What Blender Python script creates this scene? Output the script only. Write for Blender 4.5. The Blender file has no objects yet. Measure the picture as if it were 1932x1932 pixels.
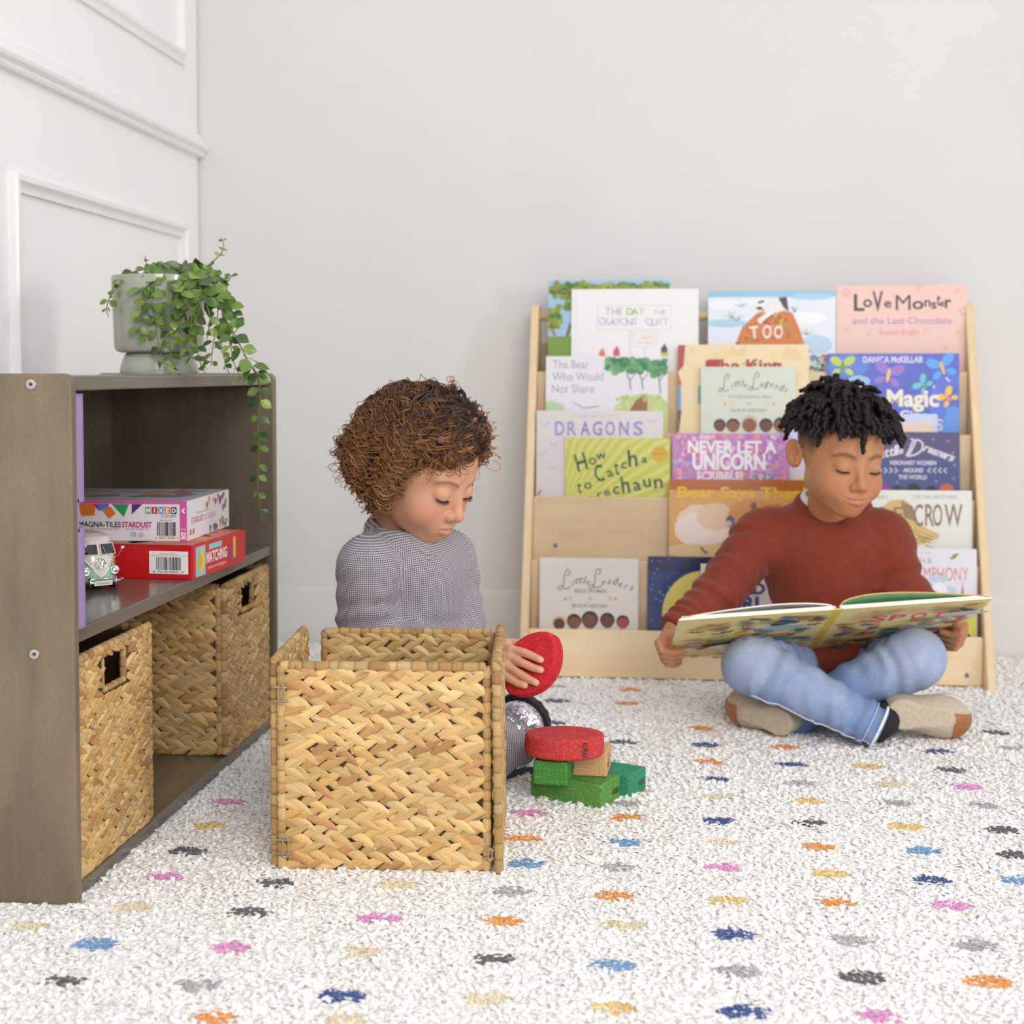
import bpy, math, random, os
import numpy as np
from mathutils import Vector, Matrix, Euler

rnd = random.Random(7)
rng = np.random.default_rng(11)
sc = bpy.context.scene
COL = sc.collection
PI = math.pi
R0 = 0.020                                   # height of the pressed carpet pile on which things rest

# ------------------------------------------------------------------ camera
FPX, CX, CY = 2700.0, 966.0, 816.0           # focal length and principal point of the photo, in pixels
YAW, TILT, CAMZ = math.radians(6.3), math.radians(2.4), 0.632
FW = np.array([-math.sin(YAW) * math.cos(TILT), math.cos(YAW) * math.cos(TILT), -math.sin(TILT)])
RT = np.array([math.cos(YAW), math.sin(YAW), 0.0])
UP = np.cross(RT, FW)
CAM = np.array([0.0, 0.0, CAMZ])


def ray(x, y):
    return FW + (x - CX) / FPX * RT - (y - CY) / FPX * UP


def at(x, y, D=None, X=None, Y=None, Z=None):
    """the point of the room seen at photo pixel (x, y) on a known plane"""
    d = ray(x, y)
    if D is not None:
        t = D
    elif X is not None:
        t = X / d[0]
    elif Y is not None:
        t = Y / d[1]
    else:
        t = (Z - CAMZ) / d[2]
    return CAM + d * t


def at_plane(x, y, p0, n):
    d = ray(x, y)
    t = np.dot(np.asarray(p0) - CAM, n) / np.dot(d, n)
    return CAM + d * t


def proj(p):
    q = np.asarray(p, float) - CAM
    z = q @ FW
    return np.stack([CX + FPX * (q @ RT) / z, CY - FPX * (q @ UP) / z, z], -1)


cd = bpy.data.cameras.new('camera')
cam = bpy.data.objects.new('camera', cd)
COL.objects.link(cam)
cam.location = CAM
cam.rotation_euler = (PI / 2 - TILT, 0, YAW)
cd.sensor_fit = 'HORIZONTAL'
cd.sensor_width = 36.0
cd.lens = FPX / 1932 * 36.0
cd.shift_x = 0.0
cd.shift_y = (CY - 966.0) / 1932
cd.clip_start, cd.clip_end = 0.05, 60
cd.dof.use_dof = True
cd.dof.focus_distance = 1.86
cd.dof.aperture_fstop = 5.2
sc.camera = cam


# ------------------------------------------------------------------ materials
def lin(c):
    """sRGB 0..255 to linear"""
    return tuple((v / 255 / 12.92) if v / 255 <= 0.04045 else ((v / 255 + 0.055) / 1.055) ** 2.4 for v in c)


_M = {}


def new_mat(name):
    m = bpy.data.materials.new(name)
    m.use_nodes = True
    nt = m.node_tree
    return m, nt, nt.nodes['Principled BSDF']


def N(nt, typ, **kw):
    n = nt.nodes.new(typ)
    for k, v in kw.items():
        if k in n.inputs:
            n.inputs[k].default_value = v
        else:
            setattr(n, k, v)
    return n


def mapping(nt, coord='Object', scale=(1, 1, 1), rot=(0, 0, 0)):
    tc = N(nt, 'ShaderNodeTexCoord')
    mp = N(nt, 'ShaderNodeMapping')
    mp.inputs['Scale'].default_value = scale
    mp.inputs['Rotation'].default_value = rot
    nt.links.new(tc.outputs[coord], mp.inputs['Vector'])
    return mp.outputs['Vector']


def mixrgb(nt, a, b, fac, mode='MIX'):
    n = N(nt, 'ShaderNodeMix', data_type='RGBA', blend_type=mode)
    for sock, v in ((6, a), (7, b), (0, fac)):
        if hasattr(v, 'is_output'):
            nt.links.new(v, n.inputs[sock])
        elif sock == 0:
            n.inputs[0].default_value = v
        else:
            n.inputs[sock].default_value = (*v[:3], 1)
    return n.outputs[2]


def noise(nt, vec, scale, detail=4, rough=.55, lo=.3, hi=.7):
    n = N(nt, 'ShaderNodeTexNoise')
    n.inputs['Scale'].default_value = scale
    n.inputs['Detail'].default_value = detail
    n.inputs['Roughness'].default_value = rough
    nt.links.new(vec, n.inputs['Vector'])
    r = N(nt, 'ShaderNodeMapRange')
    r.inputs[1].default_value = lo
    r.inputs[2].default_value = hi
    nt.links.new(n.outputs[0], r.inputs[0])
    return r.outputs[0]


def bump(nt, b, height, strength=.3, dist=.002):
    n = N(nt, 'ShaderNodeBump')
    n.inputs['Strength'].default_value = strength
    n.inputs['Distance'].default_value = dist
    nt.links.new(height, n.inputs['Height'])
    nt.links.new(n.outputs[0], b.inputs['Normal'])


def mat(name, c, rough=.5, metal=0.0, c2=None, ns=40, stretch=(1, 1, 1), bs=0, bstr=.2, bdist=.001, coat=0, attr=False, spec=.5,
        sheen=0, sss=0, coord='Object', lo=.3, hi=.7):
    """plain procedural material: colour (sRGB 0-255), optional second colour mixed by noise, optional noise bump; attr multiplies the 'Col' attribute"""
    if name in _M:
        return _M[name]
    m, nt, b = new_mat(name)
    ca = lin(c)
    out = None
    vec = mapping(nt, coord, stretch)
    if c2 is not None:
        out = mixrgb(nt, ca, lin(c2), noise(nt, vec, ns, lo=lo, hi=hi))
    if attr:
        a = N(nt, 'ShaderNodeAttribute', attribute_name='Col')
        out = a.outputs['Color'] if out is None else mixrgb(nt, out, a.outputs['Color'], 1.0, 'MULTIPLY')
    if out is None:
        b.inputs['Base Color'].default_value = (*ca, 1)
    else:
        nt.links.new(out, b.inputs['Base Color'])
    b.inputs['Roughness'].default_value = rough
    b.inputs['Metallic'].default_value = metal
    b.inputs['Specular IOR Level'].default_value = spec
    if coat:
        b.inputs['Coat Weight'].default_value = coat
        b.inputs['Coat Roughness'].default_value = .08
    if sheen:
        b.inputs['Sheen Weight'].default_value = sheen
        b.inputs['Sheen Roughness'].default_value = .5
    if sss:
        b.inputs['Subsurface Weight'].default_value = sss
        b.inputs['Subsurface Radius'].default_value = (.012, .005, .003)
        b.inputs['Subsurface Scale'].default_value = 1.0
    if bs:
        bump(nt, b, noise(nt, vec, bs, lo=0, hi=1), bstr, bdist)
    _M[name] = m
    return m


# ------------------------------------------------------------------ mesh building
class MB:
    """collects shapes and links them as ONE mesh object"""

    def __init__(s):
        s.v, s.f, s.mi, s.c, s.uv = [], [], [], [], []
        s.n = 0
        s.cur = (1, 1, 1)
        s.cm = 0

    def add(s, verts, faces, col=None, mi=None, M=None, uv=None):
        verts = np.asarray(verts, float)
        if M is not None:
            M = np.array(M)
            verts = verts @ M[:3, :3].T + M[:3, 3]
        s.v.append(verts)
        for f in faces:
            s.f.append([i + s.n for i in f])
        s.mi += [s.cm if mi is None else mi] * len(faces)
        c = s.cur if col is None else col
        s.c.append(np.broadcast_to(np.asarray(c, float), (len(verts), 3)))
        s.uv.append(np.zeros((len(verts), 2)) if uv is None else np.asarray(uv, float))
        s.n += len(verts)
        return s

    def box(s, lo, hi, **k):
        (a, b, c), (d, e, f) = lo, hi
        v = [(a, b, c), (d, b, c), (d, e, c), (a, e, c), (a, b, f), (d, b, f), (d, e, f), (a, e, f)]
        return s.add(v, [(0, 3, 2, 1), (4, 5, 6, 7), (0, 1, 5, 4), (1, 2, 6, 5), (2, 3, 7, 6), (3, 0, 4, 7)], **k)

    def prism(s, poly, h0, h1, **k):
        n = len(poly)
        v = [(x, y, h0) for x, y in poly] + [(x, y, h1) for x, y in poly]
        f = [tuple(range(n))[::-1], tuple(range(n, 2 * n))] + [(i, (i + 1) % n, n + (i + 1) % n, n + i) for i in range(n)]
        return s.add(v, f, **k)

    def tube(s, path, rad, sides=8, cap=True, cols=None, flat=None, **k):
        P = np.asarray(path, float)
        n = len(P)
        r = np.broadcast_to(np.asarray(rad, float), (n,))
        T = np.gradient(P, axis=0)
        T /= np.linalg.norm(T, axis=1, keepdims=True) + 1e-12
        u = np.cross(T[0], (0, 0, 1) if abs(T[0][2]) < .9 else (1, 0, 0))
        u /= np.linalg.norm(u)
        V, uvs = [], []
        L = np.concatenate([[0], np.cumsum(np.linalg.norm(np.diff(P, axis=0), axis=1))])
        for i in range(n):
            u = u - T[i] * (u @ T[i])
            u /= np.linalg.norm(u) + 1e-12
            w = np.cross(T[i], u)
            for j in range(sides):
                a = 2 * PI * j / sides
                V.append(P[i] + r[i] * (u * math.cos(a) + w * math.sin(a) * (flat or 1)))
                uvs.append((L[i], j / sides))
        F = [(i * sides + j, i * sides + (j + 1) % sides, (i + 1) * sides + (j + 1) % sides, (i + 1) * sides + j) for i in range(n - 1) for j in range(sides)]
        if cap:
            F += [tuple(range(sides))[::-1], tuple(range((n - 1) * sides, n * sides))]
        if cols is not None:
            k['col'] = np.repeat(np.asarray(cols, float), sides, axis=0)
        return s.add(V, F, uv=uvs, **k)

    def lathe(s, prof, seg=32, **k):
        V = [(r * math.cos(2 * PI * j / seg), r * math.sin(2 * PI * j / seg), z) for r, z in prof for j in range(seg)]
        F = [(i * seg + j, i * seg + (j + 1) % seg, (i + 1) * seg + (j + 1) % seg, (i + 1) * seg + j) for i in range(len(prof) - 1) for j in range(seg)]
        if prof[0][0] > 1e-5:
            F.append(tuple(range(seg))[::-1])
        if prof[-1][0] > 1e-5:
            F.append(tuple(range((len(prof) - 1) * seg, len(prof) * seg)))
        return s.add(V, F, **k)

    def ball(s, c, r, seg=16, rings=10, **k):
        r = np.broadcast_to(np.asarray(r, float), (3,))
        V = [(c[0] + r[0] * math.sin(PI * i / rings) * math.cos(2 * PI * j / seg), c[1] + r[1] * math.sin(PI * i / rings) * math.sin(2 * PI * j / seg),
              c[2] + r[2] * math.cos(PI * i / rings)) for i in range(rings + 1) for j in range(seg)]
        F = [((i + 1) * seg + j, (i + 1) * seg + (j + 1) % seg, i * seg + (j + 1) % seg, i * seg + j) for i in range(rings) for j in range(seg)]
        return s.add(V, F, **k)

    def build(s, name, mats, parent=None, smooth=False, bevel=0, bseg=2, M=None, attr=False, uv=False, kind=None, autosmooth=None):
        V = np.concatenate(s.v) if s.v else np.zeros((0, 3))
        return mesh_obj(name, V, s.f, mats, parent, smooth, s.mi, np.concatenate(s.c) if attr else None, np.concatenate(s.uv) if uv else None, bevel, bseg, M, kind, autosmooth)


def mesh_obj(name, V, F, mats, parent=None, smooth=False, mi=None, col=None, uv=None, bevel=0, bseg=2, M=None, kind=None, autosmooth=None):
    me = bpy.data.meshes.new(name)
    if M is not None:
        A = np.array(M)
        V = V @ A[:3, :3].T + A[:3, 3]
    if isinstance(F, np.ndarray):
        k = F.shape[1]
        me.vertices.add(len(V))
        me.vertices.foreach_set('co', np.ascontiguousarray(V, np.float32).ravel())
        me.loops.add(F.size)
        me.loops.foreach_set('vertex_index', np.ascontiguousarray(F, np.int32).ravel())
        me.polygons.add(len(F))
        me.polygons.foreach_set('loop_start', np.arange(0, F.size, k, dtype=np.int32))
        me.update(calc_edges=True)
    else:
        me.from_pydata(np.asarray(V).tolist(), [], F)
    if not isinstance(mats, (list, tuple)):
        mats = [mats]
    for m in mats:
        me.materials.append(m)
    if mi is not None and len(mats) > 1:
        me.polygons.foreach_set('material_index', np.asarray(mi, np.int32))
    if smooth:
        me.polygons.foreach_set('use_smooth', np.ones(len(me.polygons), bool))
    if col is not None:
        a = me.color_attributes.new('Col', 'FLOAT_COLOR', 'POINT')
        c4 = np.ones((len(V), 4), np.float32)
        c4[:, :3] = col
        a.data.foreach_set('color', c4.ravel())
    if uv is not None:
        l = me.uv_layers.new(name='UVMap')
        idx = np.empty(len(me.loops), np.int32)
        me.loops.foreach_get('vertex_index', idx)
        l.data.foreach_set('uv', np.asarray(uv, np.float32)[idx].ravel())
    me.update()
    o = bpy.data.objects.new(name, me)
    COL.objects.link(o)
    if autosmooth is not None:
        me.polygons.foreach_set('use_smooth', np.ones(len(me.polygons), bool))
        me.set_sharp_from_angle(angle=math.radians(autosmooth))
    if parent is not None:
        o.parent = parent
    if bevel:
        b = o.modifiers.new('Bevel', 'BEVEL')
        b.width, b.segments, b.limit_method, b.angle_limit = bevel, bseg, 'ANGLE', math.radians(40)
        b.harden_normals = False
    if kind:
        o['kind'] = kind
    return o


def tag(o, label, cat, group=None):
    o['label'], o['category'] = label, cat
    if group:
        o['group'] = group
    return o


def thing(name, label, cat, loc=(0, 0, 0), rotz=0, group=None, M=None):
    o = bpy.data.objects.new(name, None)
    COL.objects.link(o)
    o.empty_display_size = .05
    if M is not None:
        o.matrix_world = Matrix([list(r) for r in np.array(M)])
    else:
        o.location = loc
        o.rotation_euler = (0, 0, rotz)
    return tag(o, label, cat, group)


def inv(loc):
    """matrix that takes world coordinates into a thing that only has a location"""
    return Matrix.Translation(-Vector(loc))


def struct(o):
    o['kind'] = 'structure'
    return o


def cr(pts, n=8, closed=False):
    """Catmull-Rom through points"""
    P = np.asarray(pts, float)
    out = []
    m = len(P)
    rngi = range(m if closed else m - 1)
    for i in rngi:
        if closed:
            a, b, c, d = P[(i - 1) % m], P[i], P[(i + 1) % m], P[(i + 2) % m]
        else:
            a, b, c, d = P[max(i - 1, 0)], P[i], P[i + 1], P[min(i + 2, m - 1)]
        for k in range(n):
            t = k / n
            out.append(.5 * ((2 * b) + (-a + c) * t + (2 * a - 5 * b + 4 * c - d) * t * t + (-a + 3 * b - 3 * c + d) * t ** 3))
    if not closed:
        out.append(P[-1])
    return np.array(out)


def frame(origin, x, y, z):
    M = np.eye(4)
    M[:3, 0], M[:3, 1], M[:3, 2], M[:3, 3] = x, y, z, origin
    return M


# ------------------------------------------------------------------ printed covers and lettering
_T = {}


def glyphs(s, bold=0.0):
    if (s, bold) not in _T:
        cu = bpy.data.curves.new('lettering', 'FONT')
        cu.body, cu.size, cu.offset, cu.resolution_u = s, 1.0, bold, 3
        cu.fill_mode = 'FRONT'
        o = bpy.data.objects.new('lettering', cu)
        me = bpy.data.meshes.new_from_object(o)
        V = np.array([v.co[:2] for v in me.vertices]).reshape(-1, 2)
        F = [tuple(p.vertices) for p in me.polygons]
        bpy.data.objects.remove(o)
        bpy.data.curves.remove(cu)
        bpy.data.meshes.remove(me)
        _T[(s, bold)] = (V, F)
    return _T[(s, bold)]


class Canvas(MB):
    """flat printed artwork: shapes laid on a plane (u right, v up), each a hair above the last"""

    def __init__(s, dz=2e-5):
        super().__init__()
        s.z = 6e-5
        s.dz = dz

    def poly(s, pts, c):
        s.z += s.dz
        s.add([(x, y, s.z) for x, y in pts], [tuple(range(len(pts)))], col=lin(c))
        return s

    def rect(s, x0, y0, x1, y1, c):
        return s.poly([(x0, y0), (x1, y0), (x1, y1), (x0, y1)], c)

    def ell(s, x, y, rx, ry, c, n=24, a0=0, a1=2 * PI, rot=0, jag=0):
        pts = []
        full = abs(a1 - a0 - 2 * PI) < 1e-6
        for i in range(n if full else n + 1):
            a = a0 + (a1 - a0) * i / n
            k = 1 + jag * (rnd.random() - .5)
            px_, py_ = rx * k * math.cos(a), ry * k * math.sin(a)
            pts.append((x + px_ * math.cos(rot) - py_ * math.sin(rot), y + px_ * math.sin(rot) + py_ * math.cos(rot)))
        return s.poly(pts, c)

    def clip_ell(s, x, y, rx, ry, c, x0, y0, x1, y1, jag=0, n=40):
        pts = []
        for i in range(n):
            a = 2 * PI * i / n
            k = 1 + jag * (rnd.random() - .5)
            pts.append((min(max(x + rx * k * math.cos(a), x0), x1), min(max(y + ry * k * math.sin(a), y0), y1)))
        return s.poly(pts, c)

    def line(s, pts, w, c, taper=False):
        P = np.asarray(pts, float)
        T = np.gradient(P, axis=0)
        T /= np.linalg.norm(T, axis=1, keepdims=True) + 1e-12
        nrm = np.stack([-T[:, 1], T[:, 0]], 1)
        ww = np.full((len(P), 1), w / 2)
        if taper:
            ww = ww * np.linspace(1, .25, len(P))[:, None]
        s.z += s.dz
        a, b = P + nrm * ww, P - nrm * ww
        n = len(P)
        V = [(x, y, s.z) for x, y in np.concatenate([a, b])]
        s.add(V, [(i, n + i, n + i + 1, i + 1) for i in range(n - 1)], col=lin(c))
        return s

    def text(s, t, x, y, h, c, w=None, al='c', bold=0.0, rot=0, shear=0, arch=0):
        """text of capital height h at (x, y); w = total width to fit"""
        V, F = glyphs(t, bold)
        if len(V) == 0:
            return s
        V = V.copy()
        lo, hi = V[:, 0].min(), V[:, 0].max()
        V[:, 0] -= lo
        W = hi - lo
        V[:, 1] /= .70
        sx = (w / W) if w else h / .70
        V[:, 0] *= sx
        V[:, 1] *= h
        W *= sx
        V[:, 0] += shear * V[:, 1]
        V[:, 0] -= {'c': W / 2, 'l': 0, 'r': W}[al]
        if arch:
            V[:, 1] += arch * (1 - (2 * V[:, 0] / W) ** 2)
        s.z += max(0, 1.8e-5 - s.dz)
        cs, sn = math.cos(rot), math.sin(rot)
        V = V @ np.array([[cs, sn], [-sn, cs]]) + (x, y)
        s.z += s.dz
        s.add(np.column_stack([V, np.full(len(V), s.z)]), F, col=lin(c))
        return s

    def speck(s, n, x0, y0, x1, y1, r, cols):
        keep, s.dz = s.dz, 3e-6
        for _ in range(n):
            q = r * (.5 + rnd.random())
            s.ell(min(max(x0 + (x1 - x0) * rnd.random(), x0 + q), x1 - q), min(max(y0 + (y1 - y0) * rnd.random(), y0 + q), y1 - q), q, q, rnd.choice(cols), n=7, jag=.6)
        s.dz = keep
        return s

    def star(s, x, y, r, c, n=5, inner=.45):
        return s.poly([(x + r * (1 if i % 2 == 0 else inner) * math.sin(PI * i / n), y + r * (1 if i % 2 == 0 else inner) * math.cos(PI * i / n)) for i in range(2 * n)], c)

    def done(s, name, parent, M=None, gloss=False):
        m = mat('glossy_print', (255, 255, 255), .16, attr=True, coat=.3) if gloss else mat('matt_print', (255, 255, 255), .42, attr=True)
        o = s.build(name, m, parent, attr=True, M=M)
        return o


def slots(o):
    return o
# ------------------------------------------------------------------ the room
YB, XL = 3.165, -1.063
m_wall = mat('painted_wall', (220, 217, 215), .6, c2=(217, 214, 212), ns=3, bs=260, bstr=.05)
m_trim = mat('painted_trim', (240, 237, 235), .35, c2=(236, 233, 232), ns=6)
m_floor = mat('pale_oak_floor', (205, 190, 170), .5, c2=(180, 160, 138), ns=8, stretch=(1, 12, 1))
struct(MB().box((-1.30, -1.5, -.05), (3.2, YB + .1, 0)).build('floor', m_floor))
struct(MB().box((-1.30, YB, 0), (3.2, YB + .1, 2.7)).build('wall_back', m_wall))
lw = MB().box((XL - .10, -.2, 0), (XL, YB - .007, 2.7))
struct(lw.build('wall_left', mat('white_panelling', (243, 240, 239), .5, c2=(240, 238, 237), ns=3)))
bb = MB()
prof = [(0, 0), (.014, 0), (.012, .128), (.009, .138), (.005, .144), (0, .146)]
A = frame((-1.05, YB, 0), (0, -1, 0), (0, 0, 1), (1, 0, 0))
bb.prism([(a_ * .5, b_) for a_, b_ in prof], 0, 4.2, M=A)
struct(bb.build("baseboard_back", m_wall, autosmooth=30))


def mould(name, path, w, h, steps):
    """picture-frame moulding on the left wall: path of (Y, Z) corners, closed or not"""
    mb = MB()
    P = np.array(path, float)
    n = len(P)
    for i in range(n - 1):
        a, b = P[i], P[i + 1]
        d = (b - a) / np.linalg.norm(b - a)
        q = np.array([-d[1], d[0]])
        rings = []
        for end, nb in ((a, P[i - 1] if i > 0 else (P[-2] if np.allclose(P[0], P[-1]) else None)), (b, P[i + 2] if i < n - 2 else (P[1] if np.allclose(P[0], P[-1]) else None))):
            r = []
            for off, ht in steps:
                sh = 0
                if nb is not None:
                    sh = -off if end is a else off
                e = end + q * off + d * sh
                r.append((XL + ht, e[0], e[1]))
            rings.append(r)
        k = len(steps)
        mb.add(rings[0] + rings[1], [(j, j + 1, k + j + 1, k + j) for j in range(k - 1)])
    return struct(mb.build(name, m_trim, autosmooth=35))


frame_prof = [(0, 0), (0, .012), (.004, .016), (.012, .016), (.016, .011), (.024, .008), (.030, .008), (.030, 0)]
# lower panel frame: its outer edge runs near the corner; upper panel frame above the rail
pA = at(27.6, 324, X=XL + .012)
pB = at(356, 423, X=XL + .012)
zl = .5 * (pA[2] + pB[2])
YN, YF = pA[1], pB[1]
mould('trim_1', [(YF, .23), (YF, zl), (YN, zl), (YN, .23), (YF, .23)][::-1], .03, .016, [(-o, h) for o, h in frame_prof])
mould('trim_2', [(YN - .12, .23), (YN - .12, zl), (.3, zl), (.3, .23), (YN - .12, .23)][::-1], .03, .016, [(-o, h) for o, h in frame_prof])
rail = at(379, 293, X=XL + .02)
zr = rail[2]
rp = [(0, 0), (.013, .001), (.016, .006), (.016, .010), (.024, .016), (.026, .022), (.022, .027), (.014, .030), (.012, .044), (.008, .050), (0, .052)]
mb = MB()
mb.prism([(a, b) for a, b in rp], -.2, YB - .001, M=frame((XL, 0, zr), (1, 0, 0), (0, 0, 1), (0, -1, 0)) @ np.diag([1, 1, -1, 1.0]))
struct(mb.build('trim_3', m_trim, autosmooth=30))
pU = at(345, 92, X=XL + .012)
mould('trim_4', [(pU[1], 2.5), (pU[1], pU[2]), (YN - .02, pU[2]), (YN - .02, 2.5), (pU[1], 2.5)], .03, .016, frame_prof)

# ------------------------------------------------------------------ bookcase
def wood_mat(name, c, c2, c3, rough, axis, speck=.5):
    m, nt, b = new_mat(name)
    st = {'x': (1.2, 16, 16), 'y': (16, 1.2, 16), 'z': (16, 16, 1.2)}[axis]
    v = mapping(nt, 'Object', st)
    v2 = mapping(nt, 'Object', tuple(8 if q > 2 else 2.2 for q in st))
    v3 = mapping(nt, 'Object', (1, 1, 1))
    col = mixrgb(nt, lin(c), lin(c2), noise(nt, v, 2.2, 6, .65))
    col = mixrgb(nt, col, lin(c3), noise(nt, v2, 1.6, 3, .5, .52, .75))
    sp = noise(nt, v3, 420, 2, .7, .35, .75)
    col = mixrgb(nt, col, tuple(k * .62 for k in lin(c)), N_mul(nt, sp, speck))
    nt.links.new(col, b.inputs['Base Color'])
    b.inputs['Roughness'].default_value = rough
    bump(nt, b, noise(nt, v, 14, 3, .6, 0, 1), .06, .0006)
    return m


def N_mul(nt, s, k):
    n = N(nt, 'ShaderNodeMath', operation='MULTIPLY')
    nt.links.new(s, n.inputs[0])
    n.inputs[1].default_value = k
    return n.outputs[0]


m_grey_x = wood_mat('grey_stained_birch_upright', (120, 107, 89), (104, 93, 78), (138, 120, 99), .36, 'z')
m_grey_y = wood_mat('grey_stained_birch_shelf', (114, 104, 90), (98, 90, 78), (124, 112, 94), .22, 'y', .35)
m_steel = mat('brushed_steel', (205, 203, 200), .25, 1.0)
m_dark = mat('dark_socket', (40, 38, 36), .6)
XF, XBK = -.673, -.985
Y0, Y1 = 1.553, 2.405
ZT = R0 + .611
o = (0.5 * (XF + XBK), .5 * (Y0 + Y1), R0)
case = thing('bookcase', 'low grey-brown stained wooden bookcase with two shelves against the panelled wall', 'bookcase', o)
I = inv(o)


def upright(y, t):
    mb = MB()
    n = 6
    r = .012
    pts = [(XBK, R0), (XF, R0)]
    for i in range(n + 1):
        a = PI / 2 * i / n
        pts.append((XF - r + r * math.cos(a), ZT - r + r * math.sin(a)))
    pts.append((XBK, ZT))
    mb.prism(pts, 0, t, M=frame((0, y + t, 0), (1, 0, 0), (0, 0, 1), (0, -1, 0)))
    return mb.build('side_panel', m_grey_x, case, M=I, bevel=.0035, bseg=3)


near = upright(Y0, .016)
far = upright(Y1 - .016, .016)
ZS = [R0 + .002, .319, ZT - .020]
for z in ZS:
    MB().box((XBK + .004, Y0 + .016, z), (XF - .006, Y1 - .016, z + .0175)).build('shelf', m_grey_y, case, M=I, bevel=.002)
MB().box((XBK + .010, Y0 + .016, R0 + .01), (XBK + .022, Y1 - .016, ZT - .012)).build('back_panel', m_grey_x, case, M=I)
for (bx, by) in ((59, 725), (65.5, 1234), (74, 1714)):
    p = at(bx, by, Y=Y0)
    mb = MB()
    A = frame(p, (1, 0, 0), (0, 0, 1), (0, -1, 0))
    mb.lathe([(.0062, -.002), (.0062, .0006), (.0054, .0016), (.0030, .0018), (.0026, .0010), (.0001, .0010)], 28, M=A)
    mb.prism([(.0021 * math.cos(PI / 3 * i + .3), .0021 * math.sin(PI / 3 * i + .3)) for i in range(6)], .0009, .0012, mi=1, M=A)
    mb.build('bolt', [m_steel, m_dark], near, M=I, smooth=False, autosmooth=40)
SH_MID = ZS[1] + .0175
SH_BOT = ZS[0] + .0175
# ------------------------------------------------------------------ book rack
m_birch = wood_mat('birch_ply_face', (224, 198, 160), (214, 186, 148), (230, 206, 170), .42, 'x', .12)
m_birch_up = wood_mat('birch_ply_edge', (232, 206, 164), (222, 194, 152), (236, 214, 176), .42, 'z', .08)
m_kick = wood_mat('pale_birch_face', (246, 220, 178), (238, 210, 166), (248, 226, 188), .42, 'x', .08)
m_screw = mat('bolt_head', (120, 124, 134), .4, .8)
KX0, KX1 = -.296, .622
KYF, KYB, KZT = 2.790, 3.120, .777
KT = .017


def kslant(z):
    return KYF + (z - R0) * (3.052 - KYF) / (KZT - R0)


ko = (.5 * (KX0 + KX1), 2.95, R0)
rack = thing('book_rack', 'light birch tiered display rack full of picture books against the back wall', 'book rack', ko)
IK = inv(ko)
poly = [(KYF, R0), (kslant(KZT - .02), KZT - .02)]
for i in range(1, 6):
    a = PI - PI / 2 * i / 5
    poly.append((kslant(KZT - .02) + .018 + .018 * math.cos(a), KZT - .018 + .018 * math.sin(a)))
poly += [(KYB, KZT), (KYB, R0)]
for x in (KX0, KX1 - KT):
    MB().prism([(p, q) for p, q in poly], 0, KT, M=frame((x, 0, 0), (0, 1, 0), (0, 0, 1), (1, 0, 0))).build('side_panel', m_birch_up, rack, M=IK, bevel=.003, bseg=2)
KZ = {1: .634, 2: .506, 3: .377, 4: .251, 5: .119}
KY = {k: kslant(z) + .010 for k, z in KZ.items()}
POCK = .045
for k, z in KZ.items():
    zb = R0 + .004 if k == 5 else z - .145
    p_ = MB().box((KX0 + KT, KY[k], zb), (KX1 - KT, KY[k] + .010, z)).build('kickboard' if k == 5 else 'pocket_front', m_kick if k == 5 else m_birch, rack, M=IK, bevel=.002)
    if k == 5:
        for bx_ in (-.262, .575):
            for bz_ in (.045,):
                MB().lathe([(.0045, 0), (.004, .0015), (.0001, .002)], 16, M=frame((bx_, KY[k], bz_), (1, 0, 0), (0, 0, 1), (0, -1, 0))).build('bolt', m_screw, p_, M=IK)
    if k in (4,):
        q_ = at(1048, 1029, Y=KY[k - 1])
    MB().box((KX0 + KT, KY[k] + .010, z - POCK - .011), (KX1 - KT, KY[k] + .062, z - POCK - .001)).build('pocket_floor', m_birch, rack, M=IK)
q_ = at(1048, 1029, Y=KY[4])
MB().lathe([(.0045, 0), (.004, .0015), (.0001, .002)], 16, M=frame((q_[0], KY[4], max(q_[2], KZ[4] - .14)), (1, 0, 0), (0, 0, 1), (0, -1, 0))).build('bolt', m_screw, rack, M=IK)
MB().tube([(KX0 + KT, 3.075, .752), (KX1 - KT, 3.075, .752)], .0095, 16).build('dowel', m_birch_up, rack, M=IK, smooth=True)
MB().box((KX0 + KT, KYB - .006, R0 + .02), (KX1 - KT, KYB, KZT - .08)).build('back_board', m_birch, rack, M=IK)

# ------------------------------------------------------------------ picture books
LEAN = math.radians(5.0)
m_paper = mat('page_block', (240, 236, 226), .7)
cv, sv = math.cos(LEAN), math.sin(LEAN)
BN = np.array([0, -cv, sv])                  # outward normal of a leaning cover
BU = np.array([0, sv, cv])
m_cover = {}


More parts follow.
